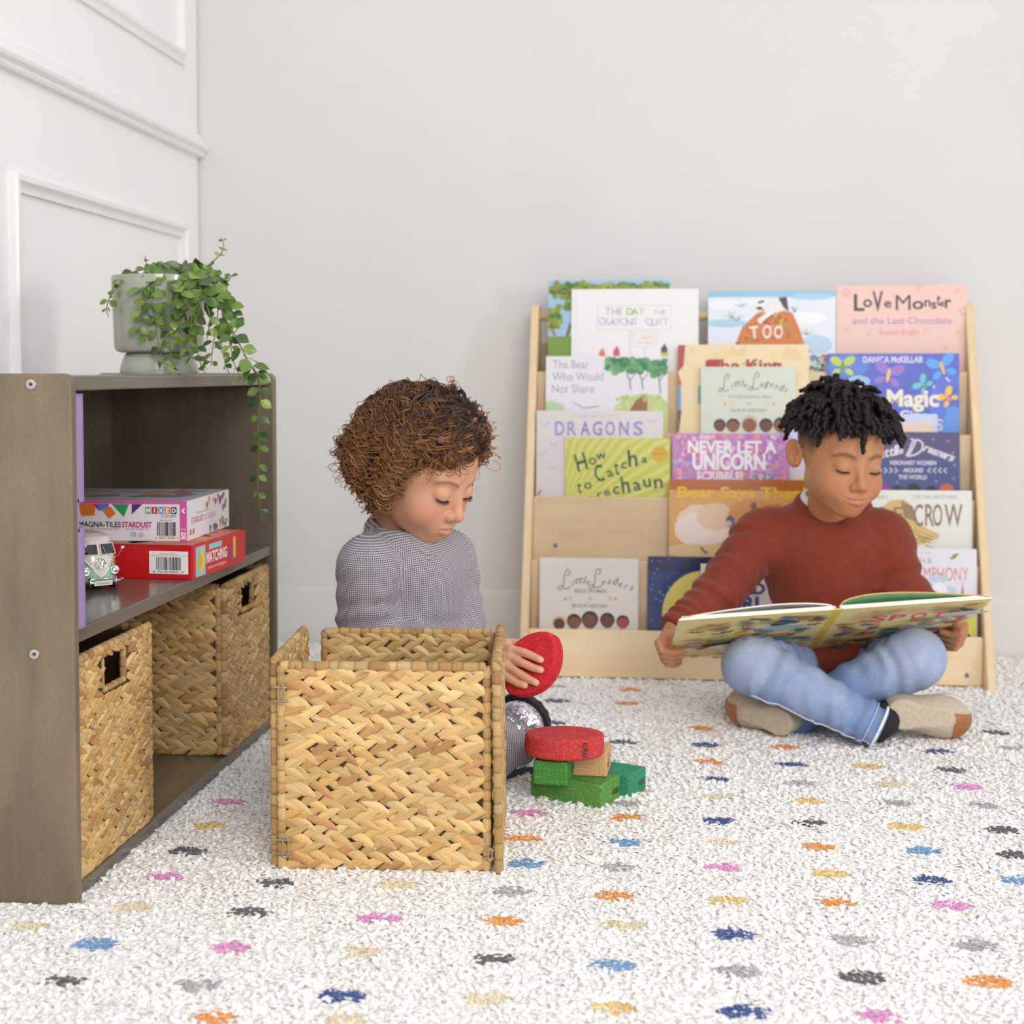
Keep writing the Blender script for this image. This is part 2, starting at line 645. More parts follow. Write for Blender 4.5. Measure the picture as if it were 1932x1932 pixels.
def book(label, row, slot, x0, x1, ytop, ymid, cover, th=.0055, spine=None, tilt=0, gloss=False):
    """a closed book leaning in pocket row; slot 0 stands furthest back; x0..x1, ytop are its photo pixels; returns thing, width, height, canvas matrix and px->local function"""
    # slots count from the back: the rearmost cover rests on the top edge of the pocket behind
    zn = KZ[row] + .128 if row == 1 else KZ[row - 1]
    yn = kslant(zn) + .010 - .0012
    p0 = np.array([0, yn - (zn - KZ[row]) * math.tan(LEAN) - slot * .0060 - .0057, KZ[row]])
    global LASTC
    LASTC = cover
    a, b = at_plane(x0, ymid, p0, BN), at_plane(x1, ymid, p0, BN)
    t = at_plane(.5 * (x0 + x1), ytop, p0, BN)
    zb = KZ[row] - POCK
    w_ = b[0] - a[0]
    h_ = (t[2] - zb) / cv
    yb = p0[1] - (KZ[row] - zb) * math.tan(LEAN)
    o_ = np.array([.5 * (a[0] + b[0]), yb, zb])
    M_ = frame(o_ , (1, 0, 0), BU, BN)
    M_[:3, 3] = o_
    bk = thing('picture_book', label, 'book', M=M_, group='picture books on the rack')
    key = tuple(cover)
    mc = mat('cover_%d_%d_%d' % key, cover, .22 if gloss else .4, coat=.3 if gloss else 0)
    ms = mc if spine is None else mat('cover_%d_%d_%d' % tuple(spine), spine, .4)
    e = .0018
    cvr = MB().box((-w_ / 2, 0, -e), (w_ / 2, h_, 0)).box((-w_ / 2, 0, -th), (w_ / 2, h_, -th + e)).box((-w_ / 2, 0, -th + e), (-w_ / 2 + e, h_, -e), mi=1)
    cvr.build('cover', [mc, ms], bk, bevel=.0006, bseg=1)
    MB().box((-w_ / 2 + e, .003, -th + e), (w_ / 2 - .003, h_ - .003, -e)).build('pages', m_paper, bk)
    iM = np.linalg.inv(M_)

    def L(x, y):
        q = at_plane(x, y, p0, BN)
        q = iM @ np.append(q, 1)
        return q[0], q[1]
    S = w_ / (x1 - x0)                        # metres per photo pixel on the cover
    return bk, w_, h_, L, S


def fin(c, bk, gloss=False):
    return c.done('cover_print', bk, np.array([[1, 0, 0, 0], [0, 1, 0, 0], [0, 0, 1, .0001], [0, 0, 0, 1.0]]), gloss)


def T(c, L, S, t, x, y, hpx, col, wpx=None, **k):
    """text whose baseline centre is at photo pixel (x, y), hpx tall"""
    u, v = L(x, y)
    c.text(t, u, v, hpx * S, col, w=wpx * S if wpx else None, **k)


# -- first row
bk, w_, h_, L, S = book('tree-covered picture book at the left of the top row, mostly hidden by a white one', 1, 0, 1034, 1265, 528, 600, (150, 186, 212))
c = Canvas(1.6e-5)
c.rect(-w_ / 2, 0, w_ / 2, h_, LASTC)
hw_ = w_ / 2
c.rect(-hw_, 0, hw_, h_, (158, 192, 218))
G = [(96, 128, 40), (120, 150, 44), (78, 110, 36), (150, 168, 50), (132, 142, 40)]
c.dz = 4e-6
for i in range(150):
    x, y = rnd.uniform(-hw_ + .008, hw_ - .008), h_ - rnd.uniform(.006, .026) - (rnd.random() ** 2) * (.05 if rnd.random() < .5 else .012)
    c.clip_ell(x, y, rnd.uniform(.005, .012), rnd.uniform(.004, .009), rnd.choice(G), -hw_, 0, hw_, h_, .6, 9)
for i in range(30):
    x, y = L(1036 + rnd.random() * 22, 585 + rnd.random() * 32)
    c.clip_ell(x, y, .006, .006, rnd.choice(G), -hw_, 0, hw_, h_, .6, 9)
a, b = L(1060, 668)
c.clip_ell(a, b - .02, .022, .045, (164, 140, 74), -hw_, 0, hw_, h_)
c.line([L(1040, 618), L(1050, 640), L(1056, 660)], .007, (164, 130, 74), True).line([L(1077, 610), L(1068, 640), L(1066, 665)], .006, (130, 100, 60))
c.rect(-hw_, 0, hw_, .12, (120, 150, 60))
fin(c, bk)

bk, w_, h_, L, S = book('white picture book with pencil lettering on a drawn placard, left of the top row', 1, 1, 1078, 1318, 545, 620, (236, 233, 232))
c = Canvas(1.6e-5)
c.rect(-w_ / 2, 0, w_ / 2, h_, LASTC)
u0, v0 = L(1127, 577)
u1, v1 = L(1266, 622)
for q in ((u0, v0, u1, v0), (u1, v0, u1, v1), (u1, v1, u0, v1), (u0, v1, u0, v0)):
    c.line([q[:2], q[2:]], .0009, (196, 194, 196))
ltr = ((176, 176, 190), (176, 176, 190), (150, 196, 130), (160, 200, 140), (186, 190, 196), (180, 190, 180))
for ch, x, k in zip('THEDAYTHE', (1147, 1160, 1170, 1188, 1198, 1211, 1237, 1246, 1253), ((180, 178, 186),) * 3 + ((130, 190, 110), (130, 190, 110), (186, 200, 150)) + ((176, 196, 176),) * 3):
    T(c, L, S, ch, x, 594, 13 if x < 1230 else 9, k, bold=.01)
for i, ch in enumerate('CRAYONSQUIT'):
    T(c, L, S, ch, 1135 + i * 10.5 + (16 if i > 6 else 0), 612 + (i % 3), 13, ((178, 184, 222), (196, 190, 226), (170, 180, 210))[i % 3], bold=.01)
c.line([L(1189, 622), L(1189, 672)], .0012, (200, 198, 200)).line([L(1216, 655), L(1216, 676)], .0012, (200, 198, 200))
for q in ((1196, 626, 1240, 626), (1240, 626, 1237, 655), (1237, 655, 1196, 655), (1196, 655, 1196, 626)):
    c.line([L(q[0], q[1]), L(q[2], q[3])], .0008, (216, 206, 206))
T(c, L, S, 'DREW', 1221, 640, 6, (236, 190, 180))
T(c, L, S, 'DAYWALT', 1218, 650, 6, (240, 200, 192), wpx=30)
for x, k, t in ((1136, (226, 120, 96), 656), (1163, (206, 92, 104), 652), (1253, (70, 84, 62), 648)):
    c.poly([L(x - 6, 674), L(x + 6, 674), L(x + 6, t + 10), L(x + 1, t), L(x - 6, t + 10)], k)
c.poly([L(1247, 674), L(1260, 674), L(1260, 665), L(1247, 665)], (196, 190, 60))
c.line([L(1086, 546), L(1086, 690)], .0007, (216, 213, 213))
fin(c, bk)

bk, w_, h_, L, S = book('sky-blue picture book with a dog on a heap of leaves, middle of the top row', 1, 0, 1336, 1577, 548, 620, (206, 222, 236))
c = Canvas(1.6e-5)
c.rect(-w_ / 2, 0, w_ / 2, h_, LASTC)
hw_ = w_ / 2
c.rect(-hw_, 0, hw_, h_, (222, 228, 238))
c.rect(-hw_, h_ - .014, hw_, h_, (142, 192, 216))
for x, y, rx, ry, k in ((1370, 610, 40, 8, (170, 204, 228)), (1530, 560, 40, 6, (166, 204, 224)), (1540, 650, 30, 18, (184, 208, 230)), (1430, 570, 50, 5, (236, 238, 244)), (1365, 575, 28, 10, (236, 236, 244)), (1520, 600, 40, 12, (238, 238, 246))):
    a, b = L(x, y)
    c.clip_ell(a, b, rx * S, ry * S, k, -hw_, 0, hw_, h_)
for x, y in ((1398, 578), (1390, 605), (1380, 600), (1523, 632), (1500, 590)):
    for i in range(7):
        a = rnd.uniform(.2, 2.9)
        c.line([L(x, y), L(x + 16 * math.cos(a), y - 14 * math.sin(a))], .0012, (120, 150, 130), True)
c.poly([L(1372, 720), L(1386, 655), L(1400, 618), L(1425, 594), L(1460, 582), L(1495, 590), L(1508, 620), L(1520, 655), L(1530, 720)], (206, 118, 46))
lv_ = [(222, 130, 50), (196, 96, 34), (170, 84, 30), (226, 160, 60), (150, 70, 30), (160, 140, 50)]
c.dz = 4e-6
for i in range(150):
    y = rnd.uniform(586, 720)
    k = (y - 580) / 75
    x = 1452 + rnd.uniform(-1, 1) * min(12 + 58 * k, 72)
    a = rnd.uniform(0, PI)
    u, v = L(x, y)
    c.ell(u, v, .0055, .0026, rnd.choice(lv_), 8, rot=a, jag=.3)
c.poly([L(1428, 604), L(1452, 586), L(1466, 588), L(1446, 600), L(1434, 612)], (238, 234, 234)).poly([L(1440, 590), L(1452, 566), L(1480, 560), L(1488, 584), L(1466, 590)], (230, 226, 228)).poly([L(1468, 562), L(1484, 560), L(1488, 588), L(1478, 580)], (72, 58, 58))
a, b = L(1434, 576)
c.ell(a, b, .009, .0085, (240, 236, 236)).ell(a + .002, b + .007, .008, .003, (150, 96, 60), rot=.3).ell(a - .001, b - .006, .006, .0035, (70, 60, 60))
for ch, x, hh, r in (('T', 1424, 23, .12), ('O', 1447, 25, 0), ('O', 1468, 24, -.05)):
    T(c, L, S, ch, x, 638, hh, (240, 224, 216), bold=.025, rot=r, wpx=17)
c.speck(40, *L(1528, 712), *L(1574, 668), .004, [(110, 150, 100), (90, 150, 170), (190, 120, 50), (230, 230, 236), (70, 110, 60)])
fin(c, bk)

bk, w_, h_, L, S = book('pink picture book with large black title letters, right end of the top row', 1, 0, 1578, 1824, 538, 620, (232, 194, 184), spine=(150, 120, 150))
c = Canvas(1.6e-5)
c.rect(-w_ / 2, 0, w_ / 2, h_, LASTC)
for ch, x, y, hh, wp in (('L', 1621, 586, 32, 20), ('o', 1637, 579, 22, 17), ('V', 1656, 586, 38, 20), ('e', 1675, 580, 18, 14), ('M', 1704, 585, 30, 28), ('o', 1732, 583, 23, 21), ('n', 1750, 578, 18, 12), ('s', 1762, 582, 18, 10), ('t', 1771, 576, 24, 8), ('e', 1778, 578, 14, 8), ('r', 1789, 581, 24, 12)):
    T(c, L, S, ch, x, y, hh, (62, 46, 46), wpx=wp, bold=0 if ch == 'M' else .02)
T(c, L, S, 'and the Last Chocolate', 1702, 611, 13, (178, 150, 188), wpx=188, bold=.015)
T(c, L, S, 'Rachel Bright', 1697, 631, 10, (232, 130, 130), wpx=76)
for x, y, r in ((1597, 553, 10), (1733, 543, 8), (1818, 587, 11), (1806, 550, 6), (1598, 622, 5), (1808, 627, 6), (1640, 630, 5), (1785, 655, 6), (1746, 622, 5)):
    a, b = L(x, y)
    c.star(a, b, r * S, (222, 166, 166)).star(a, b, r * S * .6, (230, 186, 178))
fin(c, bk)

# -- second row
bk, w_, h_, L, S = book('white picture book with grey title and a green tree, left of the second row', 2, 1, 1030, 1260, 672, 720, (228, 224, 232))
c = Canvas(1.6e-5)
c.rect(-w_ / 2, 0, w_ / 2, h_, LASTC)
hw_ = w_ / 2
for t, x, y, wp in (('The Bear', 1077, 695, 68), ('Who Would', 1090, 718, 96), ('Not Share', 1081, 741, 80)):
    T(c, L, S, t, x, y, 16, (160, 156, 172), wpx=wp)
tg = [(78, 140, 92), (98, 160, 108), (60, 120, 84), (120, 172, 116)]
c.dz = 4e-6
for i in range(110):
    x = rnd.uniform(1146, 1257)
    y = 677 + rnd.random() * (24 if abs(x - 1200) < 30 else 32) * (1 if x > 1160 else .6)
    a, b = L(x, y)
    c.clip_ell(a, b, .008, .006, rnd.choice(tg), -hw_, 0, hw_, h_, .5, 9)
for x, y in ((1190, 735), (1213, 735), (1246, 742)):
    c.line([L(x, y), L(x - 2, 716), L(x - 8, 704)], .0022, (120, 108, 108)).line([L(x - 1, 718), L(x + 12, 700)], .0016, (120, 108, 108))
a, b = L(1215, 790)
c.clip_ell(a, b, .066, .052, (190, 206, 136), -hw_, 0, hw_, h_, .05, 40)
c.speck(24, *L(1160, 775), *L(1256, 745), .005, [(200, 214, 150), (176, 196, 120), (184, 204, 132)])
a, b = L(1040, 775)
c.clip_ell(a, b, .026, .022, (186, 208, 170), -hw_, 0, hw_, h_, .3, 20)
c.poly([L(1185, 778), L(1200, 755), L(1214, 746), L(1222, 748), L(1221, 778)], (146, 104, 70)).poly([L(1212, 750), L(1222, 746), L(1222, 756), L(1214, 760)], (206, 166, 84))
c.line([L(1083, 760), L(1100, 770), L(1118, 768), L(1130, 766)], .0016, (140, 122, 110))
fin(c, bk)

bk, w_, h_, L, S = book('cream picture book with a coloured left edge, half hidden behind the mint green one', 2, 0, 1279, 1526, 650, 720, (232, 212, 170))
c = Canvas(1.6e-5)
c.rect(-w_ / 2, 0, w_ / 2, h_, LASTC)
c.poly([L(1279, 651), L(1293, 651), L(1290, 690), L(1281, 700), L(1279, 702)], (178, 70, 80)).poly([L(1279, 700), L(1287, 726), L(1279, 728)], (206, 104, 60)).poly([L(1279, 728), L(1285, 728), L(1285, 774), L(1279, 774)], (96, 160, 206)).poly([L(1279, 774), L(1286, 774), L(1281, 815), L(1279, 815)], (96, 80, 66))
c.rect(*L(1331, 692), *L(1359, 680), (168, 50, 62))
c.speck(14, *L(1300, 680), *L(1515, 655), .007, [(234, 206, 150), (228, 200, 152)])
c.speck(6, *L(1368, 692), *L(1480, 684), .003, [(60, 50, 46), (150, 40, 50), (90, 110, 60)])
c.rect(*L(1317, 762), *L(1322, 728), (100, 160, 170))
T(c, L, S, 'The King', 1405, 700, 22, (168, 50, 62), wpx=140, bold=.03)
fin(c, bk)


def portraits(c, L, S, spec):
    """a row of small round portrait heads"""
    for x, y, r, hair, skin in spec:
        a, b = L(x, y)
        c.ell(a, b + .10 * r * S, r * S * 1.06, r * S * 1.06, hair)
        c.ell(a, b - .16 * r * S, r * S * .90, r * S * .90, skin)


def script_title(c, L, S, pts, word1, word2, col, big=24, dark=None):
    """hand-lettered two-word title: looped capital L's with thin slanted letters"""
    (xa, ya), (xb, yb) = pts
    k = big / 24
    for x, y, wrd, wl in ((xa, ya, word1[1:], 34 * k), (xb, yb, word2[1:], (40 + 3 * len(word2)) * k)):
        loop = [(x + 8, y - 20), (x + 13, y - 28), (x + 8, y - 32), (x + 3, y - 22), (x + 2, y - 8), (x - 3, y + 4), (x - 9, y + 2), (x - 4, y - 3), (x + 5, y + 3), (x + 14, y - 1)]
        c.line(cr([L(x + (p - x) * k, y + (q - y) * k) for p, q in loop], 5), .0016 * k, col)
        for i, ch in enumerate(wrd):
            xx = x + 13 * k + i * wl / len(wrd) + 4
            T(c, L, S, ch, xx, y - 3 * k - 3 * math.sin(i) + (i * 1.5 if word2[1:] == wrd else -i), 11 * k if ch not in 'tdlg' else 14 * k, col, shear=.35)


bk, w_, h_, L, S = book('mint green picture book with cursive title and five round heads, second row', 2, 2, 1322, 1501, 692, 750, (208, 214, 200), spine=(200, 206, 192))
c = Canvas(1.6e-5)
c.rect(-w_ / 2, 0, w_ / 2, h_, LASTC)
script_title(c, L, S, ((1364, 735), (1420, 732)), 'Little', 'Legends', (74, 74, 70), 22)
T(c, L, S, 'EXCEPTIONAL MEN', 1415, 751, 5, (130, 132, 126), wpx=80)
T(c, L, S, 'BLACK HISTORY', 1414, 777, 6, (130, 132, 126), wpx=68)
for s_ in (-1, 1):
    a, b = L(1414 + s_ * 34, 761)
    c.ell(a, b, .0035, .0048, (222, 200, 110), 12).ell(a - s_ * .0022, b, .0026, .004, (208, 214, 200), 12)
    a, b = L(1414 + s_ * 46, 762)
    c.ell(a, b, .0024, .0024, (226, 130, 130), 10)
T(c, L, S, 'IN', 1414, 764, 5, (130, 132, 126))
portraits(c, L, S, ((1358, 803, 11, (48, 38, 36), (108, 66, 56)), (1383, 803, 12, (48, 38, 36), (142, 84, 64)), (1414, 800, 15, (196, 186, 184), (146, 84, 64)), (1445, 803, 12, (48, 38, 36), (106, 66, 58)), (1473, 802, 13, (48, 38, 36), (146, 94, 56))))
fin(c, bk)

bk, w_, h_, L, S = book('bright blue picture book with butterflies behind the head of the reading boy', 2, 0, 1561, 1810, 667, 740, (82, 96, 190))
c = Canvas(1.6e-5)
c.rect(-w_ / 2, 0, w_ / 2, h_, LASTC)
hw_ = w_ / 2
c.rect(-hw_, 0, hw_, h_, (86, 100, 194))
for x, y, rx, ry, k in ((1600, 690, 40, 22, (92, 124, 212)), (1800, 800, 28, 34, (96, 146, 226)), (1770, 760, 16, 40, (92, 118, 214)), (1620, 720, 22, 12, (150, 190, 230)), (1790, 720, 20, 16, (90, 112, 206))):
    a, b = L(x, y)
    c.clip_ell(a, b, rx * S, ry * S, k, -hw_, 0, hw_, h_)
T(c, L, S, 'DANICA McKELLAR', 1685, 684, 12, (222, 214, 236), wpx=114, bold=.03)


def butterfly(x, y, r, k1, k2, rot):
    a, b = L(x, y)
    for s_ in (-1, 1):
        for dy, q in ((.55, 1.0), (-.5, .7)):
            cs_, sn_ = math.cos(rot), math.sin(rot)
            dx_, dy_ = s_ * r * .62 * S, r * dy * S
            c.ell(a + dx_ * cs_ - dy_ * sn_, b + dx_ * sn_ + dy_ * cs_, r * .62 * q * S, r * .40 * q * S, k1, 16, rot=rot + s_ * .6 * (1 if dy > 0 else -1))
    c.ell(a, b, r * .16 * S, r * .6 * S, k2, 12, rot=rot)


butterfly(1590, 692, 20, (186, 208, 84), (120, 150, 50), 0)
butterfly(1676, 708, 24, (150, 116, 200), (228, 190, 110), -.2)
butterfly(1778, 694, 23, (90, 160, 236), (220, 180, 96), .3)
butterfly(1742, 726, 15, (110, 192, 206), (110, 180, 120), .9)
butterfly(1788, 750, 16, (240, 190, 74), (236, 150, 60), .7)
T(c, L, S, 'Magic', 1722, 766, 31, (236, 228, 206), wpx=98, bold=.035)
T(c, L, S, 'City', 1722, 792, 18, (226, 222, 232), wpx=50, bold=.03)
T(c, L, S, 'S', 1772, 812, 22, (206, 200, 224), bold=.03)
for x, y in ((1762, 730), (1786, 714), (1790, 718)):
    a, b = L(x, y)
    c.ell(a, b, .003, .003, (190, 200, 240), 10)
fin(c, bk)

bk, w_, h_, L, S = book('pale picture book with peach clouds in front of the blue butterfly book', 2, 2, 1592, 1769, 781, 800, (196, 208, 234))
c = Canvas(1.6e-5)
c.rect(-w_ / 2, 0, w_ / 2, h_, LASTC)
hw_ = w_ / 2
for x, y, rx, ry, k in ((1735, 812, 26, 14, (236, 208, 190)), (1715, 806, 22, 10, (232, 206, 196)), (1745, 802, 14, 8, (230, 204, 190)), (1726, 821, 14, 6, (140, 166, 104)), (1650, 812, 30, 12, (232, 206, 196))):
    a, b = L(x, y)
    c.clip_ell(a, b, rx * S, ry * S, k, -hw_, 0, hw_, h_)
fin(c, bk)

# -- third row
bk, w_, h_, L, S = book('pale lilac picture book with blue capital title at the left of the third row', 3, 0, 1012, 1251, 775, 850, (220, 212, 214))
c = Canvas(1.6e-5)
c.rect(-w_ / 2, 0, w_ / 2, h_, LASTC)
for ch, x, k in zip('DRAGONS', (1056, 1079, 1104, 1127, 1151, 1177, 1204), ((134, 150, 206), (160, 152, 184), (140, 130, 190), (146, 136, 190), (158, 146, 184), (146, 136, 186), (150, 144, 204))):
    T(c, L, S, ch, x, 821, 26, k, wpx=18, bold=.02)
T(c, L, S, 'THERE ARE NO SUCH', 1126, 788, 5, (196, 188, 192), wpx=86)
for x, y in ((1046, 838), (1041, 884), (1022, 858), (1028, 800), (1232, 796)):
    c.line([L(x - 9, y - 3), L(x - 2, y + 2), L(x + 2, y), L(x + 9, y - 5)], .0016, (190, 182, 188))
c.line([L(1014, 934), L(1021, 924)], .004, (196, 110, 104))
fin(c, bk)

bk, w_, h_, L, S = book('yellow-green picture book with slanted dark lettering, left of the third row', 3, 1, 1066, 1265, 826, 880, (202, 204, 90))
c = Canvas(1.6e-5)
c.rect(-w_ / 2, 0, w_ / 2, h_, LASTC)
hw_ = w_ / 2
c.rect(-hw_, 0, hw_, h_, (200, 204, 84))
ox, oy = -hw_ - .02, -.02
for i in range(16):
    a0_, a1_ = .10 + i * .095, .10 + i * .095 + .045
    pts = [(ox, oy)] + [(ox + .5 * math.cos(a), oy + .5 * math.sin(a)) for a in (a0_, a1_)]
    out = []
    for t_ in np.linspace(0, 1, 12):
        out.append((pts[0][0] + (pts[1][0] - pts[0][0]) * t_, pts[0][1] + (pts[1][1] - pts[0][1]) * t_))
    for t_ in np.linspace(1, 0, 12):
        out.append((pts[0][0] + (pts[2][0] - pts[0][0]) * t_, pts[0][1] + (pts[2][1] - pts[0][1]) * t_))
    c.poly([(min(max(x, -hw_), hw_), min(max(y, 0), h_)) for x, y in out], (216, 214, 130))
dg_ = (44, 72, 62)
for ch, x, y, hh, wp, r in (('H', 1101, 888, 34, 20, .28), ('o', 1119, 876, 19, 14, .2), ('w', 1135, 866, 17, 20, .2), ('C', 1134, 908, 32, 17, .25), ('a', 1152, 899, 18, 12, .2), ('t', 1165, 896, 30, 8, .15), ('c', 1178, 884, 18, 11, .1), ('h', 1195, 880, 32, 17, .1), ('a', 1216, 873, 15, 10, 0), ('t', 1094, 930, 24, 8, .1), ('o', 1110, 922, 18, 14, .2),
                         ('r', 1132, 937, 13, 9, .2), ('e', 1146, 934, 14, 11, .2), ('c', 1164, 932, 22, 12, .2), ('h', 1182, 930, 32, 15, .15), ('a', 1203, 925, 24, 14, .15), ('u', 1222, 919, 24, 14, .15), ('n', 1243, 921, 26, 16, .1), ('p', 1118, 944, 12, 9, .2), ('e', 1108, 948, 12, 9, .2)):
    T(c, L, S, ch, x, y, hh, dg_, wpx=wp, rot=r, bold=.01)
a, b = L(1244, 857)
c.ell(a, b, 15 * S, 15 * S, (214, 176, 66)).rect(a - 15 * S, b - .001, a + 15 * S, b + .004, (206, 150, 40)).rect(a - 8 * S, b + .0085, a + 8 * S, b + .0105, (206, 150, 40))
fin(c, bk)

bk, w_, h_, L, S = book('pastel storybook whose right strip shows behind the speckled pink unicorn book', 3, 0, 1479, 1610, 798, 850, (214, 204, 236), spine=(210, 220, 190))
c = Canvas(1.6e-5)
c.rect(-w_ / 2, 0, w_ / 2, h_, LASTC)
hw_ = w_ / 2
c.rect(-hw_, 0, hw_, h_, (206, 206, 240))
for i, k in enumerate(((206, 214, 170), (214, 214, 190), (220, 206, 226), (196, 200, 240))):
    c.rect(-hw_, .02 + i * .035, hw_, .055 + i * .035 + .005, k)
c.speck(20, -hw_ + .01, .05, hw_ - .01, h_ - .01, .006, [(186, 170, 230), (236, 236, 248), (226, 200, 226)])
fin(c, bk)

bk, w_, h_, L, S = book('speckled pink and purple picture book with white block title, third row', 3, 2, 1268, 1489, 818, 860, (196, 130, 190), spine=(170, 120, 180))
c = Canvas(1.6e-5)
c.rect(-w_ / 2, 0, w_ / 2, h_, LASTC)
hw_ = w_ / 2
c.rect(-hw_, 0, hw_, h_, (196, 132, 190))
c.speck(420, -hw_ + .002, .06, hw_ - .002, h_ - .001, .0050, [(206, 110, 176), (170, 140, 206), (214, 150, 170), (220, 160, 190), (176, 120, 190), (180, 170, 210), (214, 146, 150), (226, 190, 216)])
T(c, L, S, 'NEVER LET A', 1381, 854, 22, (240, 232, 240), wpx=168, bold=.04)
T(c, L, S, 'UNICORN', 1375, 885, 29, (242, 236, 242), wpx=138, bold=.045)
T(c, L, S, 'SCRIBBLE!', 1358, 905, 15, (236, 228, 236), wpx=88, bold=.04)
a, b = L(1422, 898)
c.speck(16, *L(1412, 906), *L(1462, 894), .004, [(222, 222, 232), (200, 200, 216), (150, 146, 170)])
fin(c, bk)

bk, w_, h_, L, S = book('dark blue picture book with white cursive title to the right of the boy', 3, 1, 1600, 1811, 815, 870, (70, 76, 124))
c = Canvas(1.6e-5)
c.rect(-w_ / 2, 0, w_ / 2, h_, LASTC)
hw_ = w_ / 2
c.rect(-hw_, 0, hw_, h_, (66, 78, 132))
c.rect(-hw_, h_ - .055, hw_, h_, (80, 72, 116))
wt = (214, 210, 226)
dd_ = [(1718, 828), (1727, 832), (1722, 845), (1716, 856), (1710, 860), (1716, 848), (1722, 834), (1732, 830), (1741, 838), (1738, 850), (1726, 858), (1712, 861)]
c.line(cr([L(*q) for q in dd_], 5), .0034, wt)
for i, ch in enumerate('reamers'):
    T(c, L, S, ch, 1745 + i * 8, 851 + i * 3.0, 15, wt, wpx=9, bold=.03, shear=.3, rot=-.3)
for i, ch in enumerate('Little'):
    T(c, L, S, ch, 1655 + i * 9, 866 - i * 2.0, 18 if ch in 'Ltl' else 13, wt, wpx=9 if ch != 'L' else 14, bold=.03, shear=.3, rot=.25)
T(c, L, S, 'VISIONARY WOMEN', 1722, 877, 8, wt, wpx=88, bold=.03)
T(c, L, S, 'AROUND', 1723, 891, 8, wt, wpx=38, bold=.03)
T(c, L, S, 'THE WORLD', 1722, 904, 8, wt, wpx=54, bold=.03)
for s_ in (-1, 1):
    for i in range(4):
        x = 1722 + s_ * (30 + i * 10)
        c.line([L(x + s_ * 4, 883), L(x - s_ * 2, 888), L(x + s_ * 4, 892)], .0024, wt)
for x, y in ((1760, 829), (1789, 832), (1797, 855), (1801, 878), (1799, 903), (1766, 908), (1711, 824), (1692, 910)):
    a, b = L(x, y)
    c.star(a, b, .004, (150, 146, 186), 6, .4)
for x, r, k in ((1668, 13, (150, 50, 150)), (1693, 10, (46, 36, 40)), (1724, 14, (36, 32, 40)), (1757, 10, (44, 36, 40)), (1786, 14, (206, 96, 60))):
    a, b = L(x, 926)
    c.ell(a, b, r * S, r * S, k, 20, jag=.15)
fin(c, bk)

# -- fourth row
bk, w_, h_, L, S = book('glossy orange picture book with yellow title, fourth row left of the boy', 4, 1, 1262, 1540, 905, 980, (200, 130, 70), gloss=True)
c = Canvas(1.6e-5)
c.rect(-w_ / 2, 0, w_ / 2, h_, LASTC)
hw_ = w_ / 2
c.rect(-hw_, 0, hw_, h_, (212, 160, 96))
c.rect(-hw_, h_ - .022, hw_, h_, (180, 104, 50))
for x, y, rx, ry, k in ((1330, 990, 56, 40, (226, 200, 176)), (1320, 1000, 48, 34, (230, 212, 200)), (1350, 975, 36, 26, (222, 190, 160)), (1420, 980, 50, 40, (206, 146, 90)), (1320, 1040, 70, 14, (222, 190, 140)), (1460, 1000, 40, 50, (196, 124, 64))):
    a, b = L(x, y)
    c.clip_ell(a, b, rx * S, ry * S, k, -hw_, 0, hw_, h_, .1)
a, b = L(1378, 984)
c.ell(a, b, .009, .012, (110, 96, 110), jag=.2).ell(a - .003, b - .004, .006, .006, (190, 180, 186))
c.line([L(1322, 1032), L(1328, 1040), L(1334, 1044)], .005, (120, 112, 130))
c.ell(*L(1422, 957), .006, .010, (120, 96, 84), jag=.3)
T(c, L, S, 'Bear Says Thanks', 1412, 939, 20, (232, 186, 50), wpx=268, bold=.025)
fin(c, bk, True)

bk, w_, h_, L, S = book('cream picture book with tall brown title letters, fourth row right of the boy', 4, 1, 1600, 1834, 925, 1000, (226, 224, 218))
c = Canvas(1.6e-5)
c.rect(-w_ / 2, 0, w_ / 2, h_, LASTC)
hw_ = w_ / 2
hat = [L(*q) for q in ((1640, 1060), (1660, 960), (1680, 944), (1705, 942), (1722, 955), (1732, 985), (1750, 998), (1772, 1008), (1770, 1016), (1745, 1024), (1722, 1032), (1700, 1060))]
c.poly(hat[::-1], (206, 178, 112))
c.dz = 4e-6
for i in range(60):
    x, y = rnd.uniform(1690, 1750), 0
    y = 1000 + (x - 1690) * .1 + rnd.uniform(-6, 24)
    c.line([L(x, y), L(x + 16, y + 6 + rnd.uniform(-3, 3))], .0008, rnd.choice([(150, 116, 70), (224, 204, 150), (120, 90, 60)]))
c.poly([L(1700, 946), L(1722, 955), L(1732, 986), L(1706, 976)][::-1], (150, 120, 90))
for ch, x in zip('THESCARECROW', (1600, 1608, 1616, 1630, 1640, 1650, 1665, 1693, 1731, 1752, 1767, 1797)):
    if x > 1640:
        T(c, L, S, ch, x + 2, 992 if x > 1700 else 985, 42 if x > 1700 else 30, (140, 116, 94), wpx={'W': 34, 'O': 18}.get(ch, 17), bold=.008)
T(c, L, S, 'BETH FERRY', 1645, 941, 7, (176, 172, 166), wpx=62)
T(c, L, S, 'THE FAN BROTHERS', 1764, 941, 7, (176, 172, 166), wpx=86)
fin(c, bk)

